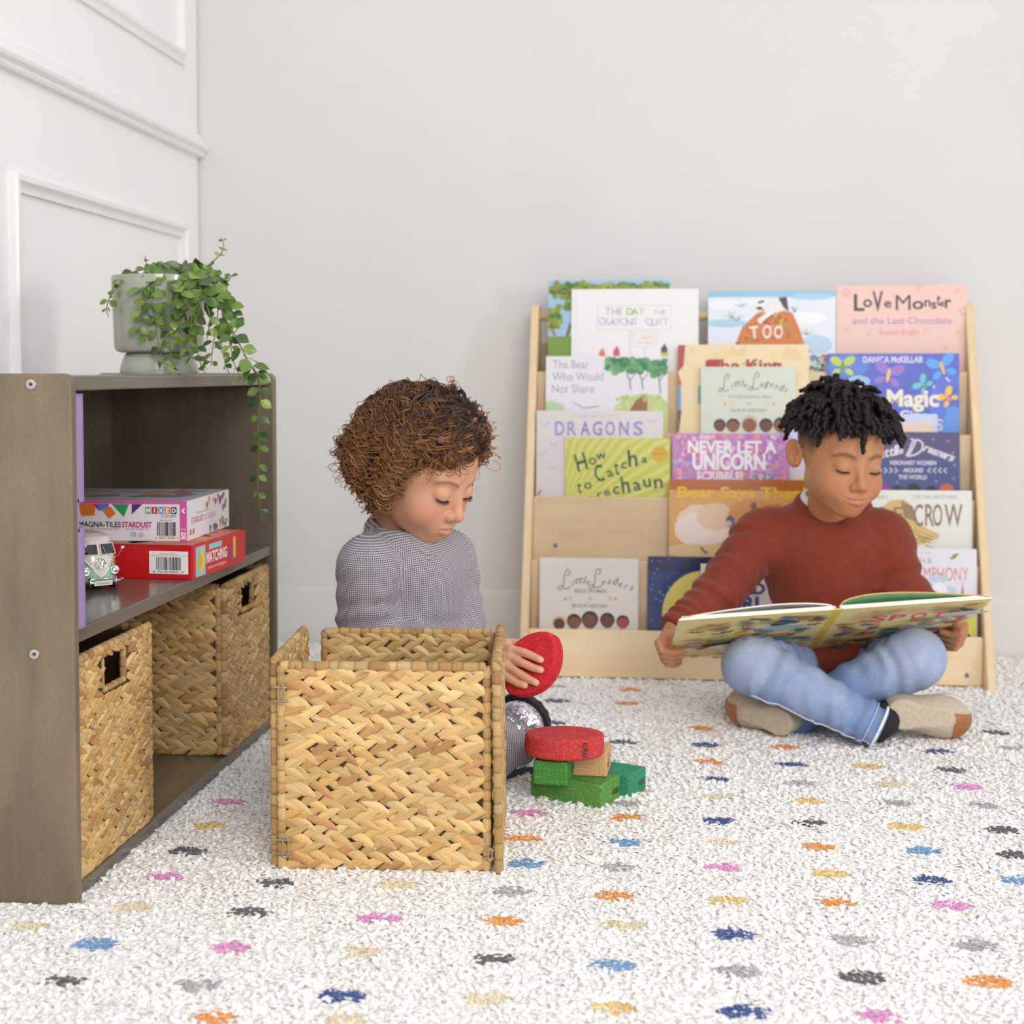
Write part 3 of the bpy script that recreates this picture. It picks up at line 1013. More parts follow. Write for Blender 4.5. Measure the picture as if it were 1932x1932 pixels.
# -- fifth row
bk, w_, h_, L, S = book('white picture book with cursive title and five small heads, left end of the bottom row', 5, 1, 1018, 1204, 1053, 1120, (222, 216, 210))
c = Canvas(1.6e-5)
c.rect(-w_ / 2, 0, w_ / 2, h_, LASTC)
script_title(c, L, S, ((1062, 1108), (1120, 1106)), 'Little', 'Leaders', (84, 82, 84), 25)
T(c, L, S, 'BOLD WOMEN', 1114, 1118, 6, (140, 136, 136), wpx=60, bold=.02)
T(c, L, S, 'BLACK HISTORY', 1114, 1146, 6, (140, 136, 136), wpx=68, bold=.02)
T(c, L, S, 'IN', 1114, 1132, 5, (140, 136, 136))
for s_ in (-1, 1):
    a, b = L(1114 + s_ * 36, 1128)
    c.ell(a, b, .0036, .005, (222, 190, 90), 12).ell(a - s_ * .0022, b, .0026, .0042, (222, 216, 210), 12)
    a, b = L(1114 + s_ * 47, 1130)
    c.ell(a, b, .0026, .0026, (216, 110, 130), 10)
for x, yb_, k in ((1055, 1196, (90, 84, 80)), (1083, 1196, (196, 190, 184)), (1113, 1196, (50, 44, 46)), (1146, 1196, (150, 140, 134)), (1175, 1196, (40, 36, 40))):
    a, b = L(x, 1194)
    c.clip_ell(a, b - .006, .0095, .010, k, -w_ / 2, 0, w_ / 2, h_)
portraits(c, L, S, ((1055, 1175, 12, (212, 190, 130), (100, 64, 62)), (1083, 1173, 13, (54, 42, 40), (134, 86, 62)), (1113, 1170, 15, (74, 54, 44), (122, 76, 64)), (1146, 1171, 13, (62, 46, 46), (110, 70, 66)), (1175, 1174, 11.5, (48, 36, 36), (168, 80, 66))))
fin(c, bk)

bk, w_, h_, L, S = book('glossy navy picture book with a big yellow moon, bottom row', 5, 0, 1222, 1450, 1051, 1120, (52, 62, 112), gloss=True)
c = Canvas(1.6e-5)
c.rect(-w_ / 2, 0, w_ / 2, h_, LASTC)
hw_ = w_ / 2
c.rect(-hw_, 0, hw_, h_, (48, 62, 116))
c.rect(-hw_, h_ - .03, hw_, h_, (44, 48, 84))
a, b = L(1330, 1158)
c.clip_ell(a, b, 81 * S, 82 * S, (222, 204, 110), -hw_, 0, hw_, h_)
c.speck(30, -hw_ + .003, .06, -hw_ + .05, h_ - .003, .0012, [(150, 180, 214), (120, 150, 200)])
fin(c, bk, True)

bk, w_, h_, L, S = book('cream picture book with purple capital title behind the boy’s arm, bottom row', 5, 2, 1322, 1490, 1065, 1120, (222, 214, 200))
c = Canvas(1.6e-5)
c.rect(-w_ / 2, 0, w_ / 2, h_, LASTC)
T(c, L, S, 'GIRL', 1402, 1150, 24, (84, 70, 134), wpx=84, bold=.05)
T(c, L, S, 'WILD', 1402, 1120, 20, (84, 70, 134), wpx=84, bold=.05)
c.speck(60, -w_ / 2 + .01, .02, w_ / 2 - .01, .098, .005, [(150, 160, 120), (180, 186, 150), (110, 120, 110), (196, 190, 176)])
fin(c, bk)

bk, w_, h_, L, S = book('white picture book with red capital title, bottom row at the right', 5, 0, 1640, 1843, 1035, 1100, (228, 224, 232))
c = Canvas(1.6e-5)
c.rect(-w_ / 2, 0, w_ / 2, h_, LASTC)
hw_ = w_ / 2
T(c, L, S, 'WN SYMPHONY', 1752, 1095, 26, (206, 130, 140), wpx=150, bold=.0)
T(c, L, S, 'CLOWN &', 1725, 1062, 11, (160, 158, 168), wpx=66)
T(c, L, S, 'A STORY OF THE', 1730, 1046, 5, (184, 180, 190), wpx=52)
c.poly([L(1790, 1056), L(1800, 1045), L(1810, 1044), L(1802, 1054)], (130, 160, 60))
for x, y, rx, ry in ((1752, 1118, 18, 20), (1770, 1092, 18, 8), (1790, 1120, 16, 16)):
    a, b = L(x, y)
    c.clip_ell(a, b, rx * S, ry * S, (190, 208, 226), -hw_, 0, hw_, h_, .15)
a, b = L(1772, 1114)
c.clip_ell(a, b, 15 * S, 16 * S, (238, 236, 242), -hw_, 0, hw_, h_)
c.poly([L(1812, 1128), L(1816, 1098), L(1820, 1128)][::-1], (170, 120, 130))
fin(c, bk)

bk, w_, h_, L, S = book('yellow-green book with a dark lower corner under the boy’s open book, bottom row', 5, 2, 1690, 1841, 1150, 1180, (206, 200, 70))
c = Canvas(1.6e-5)
c.rect(-w_ / 2, 0, w_ / 2, h_, LASTC)
hw_ = w_ / 2
a, b = L(1820, 1214)
c.clip_ell(a, b, 16 * S, 22 * S, (74, 66, 84), -hw_, 0, hw_, h_)
fin(c, bk)
# ------------------------------------------------------------------ woven baskets
def grass_mat():
    m, nt, b = new_mat('plaited_water_hyacinth')
    a = N(nt, 'ShaderNodeAttribute', attribute_name='Col')
    uvn = N(nt, 'ShaderNodeUVMap')
    mp = N(nt, 'ShaderNodeMapping')
    mp.inputs['Scale'].default_value = (14, 420, 1)
    nt.links.new(uvn.outputs[0], mp.inputs['Vector'])
    st = noise(nt, mp.outputs[0], 1.0, 5, .6, .25, .8)
    c1 = mixrgb(nt, a.outputs['Color'], (.45, .30, .17), N_mul(nt, st, .55), 'MULTIPLY')
    mp2 = N(nt, 'ShaderNodeMapping')
    mp2.inputs['Scale'].default_value = (9, 90, 1)
    nt.links.new(uvn.outputs[0], mp2.inputs['Vector'])
    dk = noise(nt, mp2.outputs[0], 1.0, 3, .6, .60, .76)
    c2 = mixrgb(nt, c1, (.10, .045, .02), N_mul(nt, dk, .75))
    nt.links.new(c2, b.inputs['Base Color'])
    b.inputs['Roughness'].default_value = .48
    b.inputs['Specular IOR Level'].default_value = .35
    bump(nt, b, st, .55, .0011)
    return m


m_grass = grass_mat()
m_gap = mat('basket_core', (84, 56, 32), .8)
m_wire = mat('wire_tie', (170, 150, 122), .4, .3)
GC = [lin(c) for c in ((232, 198, 136), (226, 188, 124), (238, 208, 152), (216, 174, 112), (230, 194, 132), (204, 158, 104), (236, 202, 142), (228, 190, 126))]


def pad(mb, u, v, n0, ang, L, W, bulge, col, flip, NL=7, NW=5):
    t = np.linspace(0, 1, NL)
    s = np.linspace(-1, 1, NW)
    hw = W / 2 * np.sin(PI * (.16 + .80 * t)) ** .75
    TT, SS = np.meshgrid(t, s, indexing='ij')
    x = (TT - .5) * L
    y = SS * hw[:, None] + .10 * W * np.sin(PI * TT)
    z = n0 + bulge * (1 - np.abs(SS) ** 2.2) * np.sin(PI * (.10 + .82 * TT)) ** .7 + .0030 * TT
    ca, sa = math.cos(ang), math.sin(ang)
    X, Y = x * ca - y * sa, x * sa + y * ca
    V = np.stack([u + (X if not flip else -X), v + Y, z], -1).reshape(-1, 3)
    F = []
    for i in range(NL - 1):
        for j in range(NW - 1):
            q = (i * NW + j, (i + 1) * NW + j, (i + 1) * NW + j + 1, i * NW + j + 1)
            F.append(q if not flip else q[::-1])
    off = rnd.random() * 40
    uv = np.stack([x.ravel() + off, (SS * W / 2).ravel() + off * .37], -1)
    return V, F, uv, col


def weave(mb, w, h, M, hole=None, pitch=.0215, period=.0243, n0=.0012, seed=1, bright=1.0, puff=.0021):
    r_ = random.Random(seed)
    rows = max(1, round(h / pitch))
    p = h / rows
    for r in range(rows):
        flip = False
        base = r_.uniform(0, period)
        k = -1
        while True:
            u = base + k * period
            k += 1
            if u > w + period * .2:
                break
            for half in (0, 1):
                uu = u + (period * .5 if half else 0) + r_.uniform(-.0025, .0025)
                vv = r * p + p * (.27 if half == 0 else .74) + r_.uniform(-.001, .001)
                if uu < .012 or uu > w - .012:
                    if uu < -.004 or uu > w + .004:
                        continue
                    uu = min(max(uu, .013), w - .013)
                if hole and hole[0] - .012 < uu < hole[1] + .012 and hole[2] - .007 < vv < hole[3] + .006:
                    continue
                ang = (1 if half == 0 else -1) * math.radians(r_.uniform(19, 33))
                c = np.array(r_.choice(GC)) * r_.uniform(.74, 1.06) * bright
                V, F, uv, col = pad(mb, uu, vv, n0 + r_.uniform(0, .0012), ang, period * r_.uniform(1.45, 1.75), p * r_.uniform(.55, .68), puff * r_.uniform(.8, 1.25), c, flip)
                V[:, 0] = np.clip(V[:, 0], .001, w - .001)
                V[:, 1] = np.clip(V[:, 1], .0005, h - .0005)
                mb.add(V, F, col=col, uv=uv, M=M)


def wrapped(mb, path, r, seed=1, step=.0022, bright=1.0):
    """a rod wrapped round and round with flat leaf"""
    r_ = random.Random(seed)
    P = np.asarray(path, float)
    L = np.linalg.norm(np.diff(P, axis=0), axis=1).sum()
    n = max(4, int(L / step))
    cum = np.concatenate([[0], np.cumsum(np.linalg.norm(np.diff(P, axis=0), axis=1))])
    s = np.linspace(0, L, n)
    Q = np.stack([np.interp(s, cum, P[:, k]) for k in range(3)], 1)
    wl, rad, cols = 0, [], []
    left, c, width = 0, None, .01
    for i in range(n):
        if left <= 0:
            width = r_.uniform(.010, .020)
            left = width
            c = np.array(r_.choice(GC)) * r_.uniform(.75, 1.08) * bright
        f = 1 - left / width
        rad.append(r * (.93 + .14 * math.sin(PI * min(f * 1.02 + .01, 1)) ** .5 + .05 * f))
        cols.append(c * (1 if f > .08 else .6))
        left -= L / n
    mb.tube(Q + rng.normal(0, .0003, Q.shape), rad, 10, cols=cols)


def basket_panel(name, parent, w, h, M, hole=None, seed=1, both=False, bright=1.0, rim=True, edge=(True, True)):
    """one plaited side of a basket: plait, wrapped rods round its border"""
    M = np.array(M)
    mb = MB()
    t = .0022
    if hole:
        a, b, c, d = hole
        for lo, hi in (((0, 0, -t), (w, c, t)), ((0, d, -t), (w, h, t)), ((0, c, -t), (a, d, t)), ((b, c, -t), (w, d, t))):
            mb.box(lo, hi, M=M, mi=1)
    else:
        mb.box((0, 0, -t), (w, h, t), M=M, mi=1)
    kw = dict(pitch=.0172, period=.0205, puff=.0034) if hole else {}
    weave(mb, w, h, M, hole, seed=seed, bright=bright, **kw)
    if both:
        B = M @ np.array([[-1, 0, 0, w], [0, 1, 0, 0], [0, 0, -1, 0], [0, 0, 0, 1.0]])
        weave(mb, w, h, B, hole, seed=seed + 50, bright=bright)
    o = mb.build(name, [m_grass, m_gap], parent, smooth=True, attr=True, uv=True)
    tr = lambda pts: np.array(pts) @ M[:3, :3].T + M[:3, 3]
    if rim:
        mb = MB()
        wrapped(mb, tr([(0, h, .001), (w, h, .001)]), .0056, seed + 3, bright=bright)
        mb.build('top_rim', m_grass, o, smooth=True, attr=True, uv=True)
        for k, x in ((0, 0.0), (1, w)):
            if edge[k]:
                mb = MB()
                wrapped(mb, tr([(x, 0.002, .001), (x, h, .001)]), .0052, seed + 5 + k, bright=bright)
                mb.build('edge_rod', m_grass, o, smooth=True, attr=True, uv=True)
    if hole:
        mb = MB()
        a, b, c, d = hole
        wrapped(mb, tr([(a, d, 0), (a, c, 0)]), .004, seed + 8, bright=bright)
        wrapped(mb, tr([(b, c, 0), (b, d, 0)]), .004, seed + 9, bright=bright)
        wrapped(mb, tr([(a, c, 0), (b, c, 0)]), .004, seed + 10, bright=bright)
        mb.build('handle_opening', m_grass, o, smooth=True, attr=True, uv=True)
    return o


def clip(parent, p, ux, uz, s=1.0, wide=.017, tall=.017):
    """wire tie that joins two sides: two bars and a long loop"""
    p, ux, uz = (np.asarray(q, float) for q in (p, ux, uz))
    uy = np.cross(uz, ux)
    mb = MB()
    for dz in (-tall / 2, tall / 2):
        q = [p + ux * a + uz * dz + uy * b for a, b in ((-wide * .62, .004), (-wide * .55, -.003), (wide * .4, -.004), (wide * .5, .001))]
        mb.tube(cr(q, 5), .0012, 6)
    a = wide * .18
    loop = [p + ux * (wide * .1 + a * sx) + uz * (tall * .62 * sz) - uy * .0052 for sx, sz in ((-1, -1), (1, -1), (1, 1), (-1, 1))]
    mb.tube(cr(loop + [loop[0]], 5), .0011, 6)
    return mb.build('wire_tie', m_wire, parent, smooth=True)


def basket(label, loc, rotz, w, d, h, hole=True, group='woven storage baskets', seed=1, bright=1.0, inner=False):
    """front looks along local -y"""
    t = thing('storage_basket', label, 'basket', loc, rotz, group)
    hl = (w / 2 - .035, w / 2 + .035, h - .052, h - .012) if hole else None
    basket_panel('front_panel', t, w, h, frame((-w / 2, -d / 2, 0), (1, 0, 0), (0, 0, 1), (0, -1, 0)), hl, seed, inner, bright)
    basket_panel('back_panel', t, w, h, frame((w / 2, d / 2, 0), (-1, 0, 0), (0, 0, 1), (0, 1, 0)), hl, seed + 100, inner, bright)
    basket_panel('left_panel', t, d - .014, h, frame((-w / 2, d / 2 - .007, 0), (0, -1, 0), (0, 0, 1), (-1, 0, 0)), None, seed + 200, inner, bright)
    basket_panel('right_panel', t, d - .014, h, frame((w / 2, -d / 2 + .007, 0), (0, 1, 0), (0, 0, 1), (1, 0, 0)), None, seed + 300, inner, bright)
    mb = MB()
    mb.box((-w / 2, -d / 2, .001), (w / 2, d / 2, .006), mi=1)
    weave(mb, w - .01, d - .01, frame((-w / 2 + .005, -d / 2 + .005, .006), (1, 0, 0), (0, 1, 0), (0, 0, 1)), seed=seed + 7)
    mb.build('base', [m_grass, m_gap], t, smooth=True, attr=True, uv=True)
    return t


# in the bookcase: fronts look along +X
bw = .238
basket('woven basket with a handle slot in the lower shelf, hard behind the near side panel', (XF - .012 - .125, 1.574 + bw / 2, SH_BOT), PI / 2, bw, .25, .258, True, seed=3)
basket('woven basket at the far end of the lower shelf, two of its sides showing', (XF - .010 - .125, 2.128 + bw / 2 - .002, SH_BOT), PI / 2, bw - .006, .25, .262, True, seed=23, bright=.97)

# on the rug: sides a little apart at the corners, tied with wire
pl, pr = at(527, 1634, Z=R0 + .003), at(925, 1640, Z=R0 + .003)
fd = pr - pl
wl = np.linalg.norm(fd)
cb = .5 * (pl + pr)
rz = math.atan2(fd[1], fd[0])
H = .257
D = .232
cs, sn = math.cos(rz), math.sin(rz)
loc = (cb[0] - sn * D / 2, cb[1] + cs * D / 2, R0 - .002)
big = thing('storage_basket', 'large open woven basket standing on the rug in front of the girl', 'basket', loc, rz, 'woven storage baskets')
w = wl
basket_panel('front_panel', big, w - .008, H - .004, frame((-w / 2 + .004, -D / 2, .002), (1, 0, 0), (0, 0, 1), (0, -1, 0)), None, 401, False, 1.05)
basket_panel('back_panel', big, w - .03, H - .002, frame((w / 2 - .012, D / 2 - .004, 0), (-1, 0, 0), (0, 0, 1), (0, 1, 0)), None, 402, True)
basket_panel('left_panel', big, D - .012, H, frame((-w / 2 - .009, D / 2 - .006, .002), (.02, -1, 0), (0, 0, 1), (-1, 0, 0)), None, 403, True)
basket_panel('right_panel', big, D + .012, H + .006, frame((w / 2 + .010, -D / 2 - .006, -.002), (-.03, 1, 0), (-.012, 0, 1), (1, .02, 0)), None, 404, True)
mb = MB()
mb.box((-w / 2, -D / 2, .001), (w / 2, D / 2, .006), mi=1)
mb.build('base', [m_grass, m_gap], big)
clip(big, (-w / 2 + .004, -D / 2 - .005, H - .036), (1, 0, 0), (0, 0, 1))
clip(big, (-w / 2 + .008, -D / 2 - .005, .032), (1, 0, 0), (0, 0, 1))
clip(big, (w / 2 - .001, -D / 2 - .004, .026), (1, 0, 0), (0, 0, 1), wide=.012, tall=.010)
# ------------------------------------------------------------------ on the bookcase: purple slipcase
m_purple = mat('lavender_card', (150, 128, 174), .5, c2=(158, 137, 182), ns=30)
m_lilac = mat('lilac_card', (205, 190, 225), .5)
loc = (XF - .10, 1.580, SH_MID)
sl = thing('game_slipcase', 'flat lavender slipcase standing upright on the middle shelf beside the near side panel', 'box', loc)
h, d0, d1, t = .271, -.16, .0985, .0165
notch = [(d1, 0), (d1, .118)]
for i in range(13):
    a = PI * i / 12
    notch.append((d1 - .0125 * math.sin(a), .132 - .0135 * math.cos(a)))
poly = [(d0, 0)] + notch + [(d1, h), (d0, h)]
Bf = frame((0, 0, 0), (1, 0, 0), (0, 0, 1), (0, -1, 0))
MB().prism(poly, -.0015 - t / 2, -t / 2, M=Bf).prism([(d0, 0), (d1, 0), (d1, h), (d0, h)], t / 2, t / 2 + .0015, M=Bf).box((d0, -t / 2, 0), (d1, t / 2, .0015)).box((d0, -t / 2, h - .0015), (d1, t / 2, h)).box((d0, -t / 2, 0), (d0 + .0015, t / 2, h)).build('case', m_purple, sl)
mb = MB()
mb.box((d0 + .002, -t / 2 + .0006, .002), (d1 - .0006, t / 2 - .0006, .116)).box((d0 + .002, -t / 2 + .0006, .146), (d1 - .0006, t / 2 - .0006, h - .002))
mb.box((d0 + .002, -t / 2 + .0006, .112), (d1 - .0006, -.0030, .150))
mb.box((d0 + .002, -.0030, .11), (d1 - .009, t / 2 - .001, .15), mi=1)
mb.box((d1 - .0092, -.001, .121), (d1 - .0088, .001, .143), mi=2)
mb.build('inner_box', [m_purple, m_lilac, mat('violet_ink', (98, 84, 190), .5)], sl)

# ------------------------------------------------------------------ game boxes
c1, c2, c0 = at(363, 1094.5, Z=SH_MID), at(449, 1058, Z=SH_MID), at(232, 1091, Z=SH_MID)
ux = (c1 - c0) / np.linalg.norm(c1 - c0)
uy = np.array([-ux[1], ux[0], 0])
dep = (c2 - c1) @ uy


def carton(name, label, corner, ux, w, d, h, mats_col, dz=0):
    """corner = bottom front right; ux to the right; returns thing and frames of the front, right and top faces"""
    uy = np.array([-ux[1], ux[0], 0])
    Mx = frame(corner - ux * w, ux, uy, (0, 0, 1))
    t = thing(name, label, 'box', M=Mx)
    MB().box((0, 0, 0), (w, d, h)).build('carton', mats_col, t, bevel=.0012)
    fr = frame((0, -.0003, 0), (1, 0, 0), (0, 0, 1), (0, -1, 0))
    rt = frame((w + .0003, 0, 0), (0, 1, 0), (0, 0, 1), (1, 0, 0))
    tp = frame((0, 0, h + .0003), (1, 0, 0), (0, 1, 0), (0, 0, 1))
    return t, fr, rt, tp


def barcode(c, x, y, w, h):
    q = x
    r_ = random.Random(5)
    while q < x + w:
        b = r_.choice((.0006, .0009, .0013, .0018))
        c.rect(q, y, min(q + b, x + w), y + h, (30, 30, 34))
        q += b + r_.choice((.0007, .001, .0014))


w1, h1 = .255, .049
m_red = mat('red_card', (206, 14, 28), .32, coat=.2)
bx, fr, rt, tp = carton('game_box', 'red memory game box lying flat under the white tile box', c1, ux, w1, max(dep, .17), h1, m_red)
d1_ = max(dep, .17)
c = Canvas()
c.rect(.001, .001, w1 - .001, h1 - .001, (206, 14, 28))
c.rect(w1 - .065, .008, w1 - .006, .0405, (244, 240, 236))
c.rect(w1 - .065, .0338, w1 - .006, .0343, (214, 120, 110))
c.text('793144 MATCHING', w1 - .036, .0355, .0022, (120, 110, 110))
barcode(c, w1 - .054, .0135, .037, .0185)
c.text('8  73144 42031  4', w1 - .036, .0095, .0030, (40, 40, 44), w=.046)
c.done('front_print', bx, fr)
c = Canvas()
c.rect(.001, .001, d1_ - .001, h1 - .001, (214, 40, 44))
c.rect(.012, .002, .048, .045, (150, 208, 222))
c.poly([(.034, .004), (.047, .022), (.036, .044), (.022, .022)], (244, 216, 60))
c.poly([(.026, .006), (.038, .024), (.028, .040), (.016, .022)], (214, 190, 60))
c.rect(.062, .036, .112, .044, (150, 214, 220))
c.text('MATCHING', .092, .0175, .0155, (250, 244, 240), w=.080, bold=.03)
c.text('memory and matching game', .092, .008, .005, (250, 232, 226), w=.072)
c.poly([(.142, .008), (.152, .040), (.158, .010)], (134, 76, 150))
c.rect(.158, .012, .168, .044, (238, 206, 60))
c.done('side_print', bx, rt)
c = Canvas()
c.rect(.001, .001, w1 - .001, d1_ - .001, (214, 120, 100))
cols = [(244, 214, 70), (150, 90, 170), (236, 150, 120), (120, 190, 210), (120, 180, 110), (230, 120, 60)]
for i in range(26):
    c.poly([(w1 * rnd.random() * .85 + dx * .04 + .01, d1_ * rnd.random() * .15 + d1_ * (i % 6) / 7 + dy * .03 + .006) for dx, dy in ((0, 0), (1, 0), (1, .8), (0, .8))], rnd.choice(cols))
c.done('lid_print', bx, tp)

m_white = mat('white_card', (232, 228, 234), .3, coat=.25)
e1, e2 = at(353, 1023, Z=SH_MID + h1), at(413, 991, Z=SH_MID + h1)
e0 = at(210, 1021.5, Z=SH_MID + h1)
ux2 = (e1 - e0) / np.linalg.norm(e1 - e0)
d2 = .215
w2, h2 = .262, .059
bx, fr, rt, tp = carton('game_box', 'white magnetic building tile box stacked on the red game box', e1 + np.array([0, 0, .0006]), ux2, w2, d2, h2, m_white)
pink, mag = (214, 88, 160), (186, 30, 90)
c = Canvas()
c.rect(.001, .001, w2 - .001, h2 - .001, (230, 226, 232))
c.rect(0, h2 - .0045, w2, h2, pink)
c.rect(w2 - .0105, 0, w2, h2, pink)
tri = [((-.162, 0), (-.136, 0), (-.138, -.017), (-.158, -.018)), ((-.140, 0), (-.128, 0), (-.132, -.010)), ((-.134, 0), (-.116, 0), (-.118, -.010), (-.132, -.010)), ((-.128, -.008), (-.114, -.004), (-.106, -.014), (-.116, -.022)), ((-.112, 0), (-.086, 0), (-.094, -.019)), ((-.082, 0), (-.066, 0), (-.082, -.015))]
for p, k in zip(tri, ((232, 120, 40), (190, 40, 60), (70, 130, 220), (228, 120, 50), (40, 160, 80), (90, 50, 130))):
    c.poly([(w2 + x, h2 - .0047 + y) for x, y in p][::-1], k)
for i, (ch, k) in enumerate(zip('MIXED', ((90, 160, 110), (196, 44, 60), (70, 140, 210), (228, 130, 50), (36, 40, 96)))):
    x = w2 - .0575 + i * .0096
    c.rect(x - .0042, .0405, x + .0042, .0505, k)
    c.text(ch, x, .0425, .0060, (250, 250, 250), bold=.03)
c.text('COLORS', w2 - .027, .0352, .0042, (110, 104, 112), w=.022)
c.text('MAGNA-TILES', w2 - .130, .0205, .0078, (66, 56, 72), w=.063, bold=.02)
c.text('STARDUST', w2 - .0745, .0205, .0078, mag, w=.045, bold=.03)
c.text('tiles, sequins and create by color', w2 - .130, .0170, .0020, (120, 100, 120), w=.060)
c.text('GLITTER & MIRRORS', w2 - .0745, .0165, .0024, mag, w=.034)
c.text('CE', w2 - .080, .0075, .0056, (70, 64, 76), w=.009)
c.ell(w2 - .068, .0102, .0034, .0034, (180, 120, 130)).ell(w2 - .068, .0102, .0026, .0026, (228, 222, 230)).line([(w2 - .0703, .0078), (w2 - .0657, .0126)], .0007, (180, 120, 130))
c.text('Item 76100', w2 - .031, .0300, .0024, (110, 104, 112), w=.017)
barcode(c, w2 - .044, .0085, .028, .0200)
c.text('6  13291  76100  9', w2 - .030, .0045, .0028, (90, 86, 94), w=.034)
c.text('SI', w2 - .0052, .004, .0095, (250, 240, 248), w=.0078, bold=.04)
c.text('SET OF', w2 - .0052, .0165, .003, (250, 240, 248), w=.008)
c.text('<', w2 - .0052, .040, .010, (250, 240, 248), w=.005, bold=.05)
c.done('front_print', bx, fr)
c = Canvas()
c.rect(.001, .001, d2 - .001, h2 - .001, (236, 233, 238))
c.text('STARDUST', .050, .024, .0085, mag, w=.060, bold=.02)
c.text('SET SEQUINS', .112, .024, .0075, (150, 140, 160), w=.055)
c.text('MIRRORS SEQUINS', .075, .036, .003, (150, 120, 150), w=.060)
c.rect(.012, .008, .020, .016, (190, 110, 90)).rect(.026, .008, .034, .016, (190, 110, 90))
cols = [(236, 210, 50), (230, 130, 50), (60, 130, 210), (60, 160, 90), (120, 70, 150), (200, 50, 70)]
for i in range(40):
    x, y = rnd.choice([(rnd.uniform(.17, .203), rnd.uniform(.004, .054)), (rnd.uniform(.09, .20), rnd.uniform(.044, .055)), (rnd.uniform(.10, .20), rnd.uniform(.003, .012))])
    s_ = rnd.uniform(.004, .009)
    c.poly([(x + s_ * math.cos(a) * .9, min(max(y + s_ * math.sin(a), .001), h2 - .001)) for a in (.3, 2.2, 4.4)], rnd.choice(cols))
c.done('side_print', bx, rt)
c = Canvas()
c.rect(.006, .006, w2 - .006, d2 - .006, (196, 190, 200))
c.speck(40, .02, .05, w2 - .02, d2 - .02, .018, [(200, 120, 90), (150, 160, 190), (180, 170, 120), (160, 110, 150), (150, 140, 150)])
c.done('lid_print', bx, tp)

# ------------------------------------------------------------------ toy van
m_cream = mat('cream_enamel', (222, 212, 204), .18, coat=.6)
m_chrome = mat('chrome', (225, 225, 228), .12, 1.0)
m_glass = mat('dark_window', (28, 32, 38), .06, coat=.8)
m_tyre = mat('rubber', (18, 18, 19), .6)
m_van = mat('two_tone_enamel', (255, 255, 255), .18, coat=.6, attr=True)
m_amber = mat('red_lens', (190, 26, 22), .2, coat=.5)
pv = at(190, 1117, Z=SH_MID)
va = math.radians(42)
van = thing('toy_van', 'green and cream toy camper van parked between the lavender slipcase and the red box', 'toy van', (pv[0] - .004, pv[1] + .012, SH_MID), va)
VL, VW = .118, .064
lv = np.array([(.008, .92, .004), (.012, .985, .001), (.020, 1.0, 0), (.030, 1.0, .0005), (.040, .985, .002), (.046, .965, .004), (.0475, .955, .0045), (.056, .90, .0085), (.0635, .845, .012), (.0655, .86, .0115), (.067, .85, .0125), (.072, .74, .018), (.0755, .55, .027), (.0775, .30, .040), (.0782, .02, .058)])
zs = np.unique(np.concatenate([np.linspace(.008, .0782, 70), lv[:, 0]]))
hw = np.interp(zs, lv[:, 0], lv[:, 1]) * VW / 2
fy = np.interp(zs, lv[:, 0], lv[:, 2])
NP_ = 120
V, C = [], []
for z, hx, f in zip(zs, hw, fy):
    b = VL - f * .8
    for j in range(NP_):
        a = 2 * PI * j / NP_
        n_ = 3.6
        ca, sa = math.cos(a), math.sin(a)
        rr = (abs(ca) ** n_ + abs(sa) ** n_) ** (-1 / n_)
        x, y = hx * rr * ca, (f + b) / 2 + (b - f) / 2 * rr * sa
        y += .010 * (abs(x) / (VW / 2)) ** 2 if y < VL / 2 else 0
        V.append((x, y, z))
        belt = .0445
        if y < .02:
            belt = .0135 + .031 * min(1, abs(x) / .0235) ** .85
        C.append(lin((164, 196, 160)) if z < belt else lin((222, 212, 204)))
F = [(i * NP_ + j, i * NP_ + (j + 1) % NP_, (i + 1) * NP_ + (j + 1) % NP_, (i + 1) * NP_ + j) for i in range(len(zs) - 1) for j in range(NP_)]
F += [tuple(range(NP_))[::-1], tuple(range((len(zs) - 1) * NP_, len(zs) * NP_))]
mesh_obj('body', np.array(V), F, m_van, van, True, col=np.array(C))
yfront = lambda x, z: float(np.interp(z, lv[:, 0], lv[:, 2])) + .010 * (abs(x) / (VW / 2)) ** 2


def on_front(pts, off):
    return [(x, yfront(x, z) - off, z) for x, z in pts]


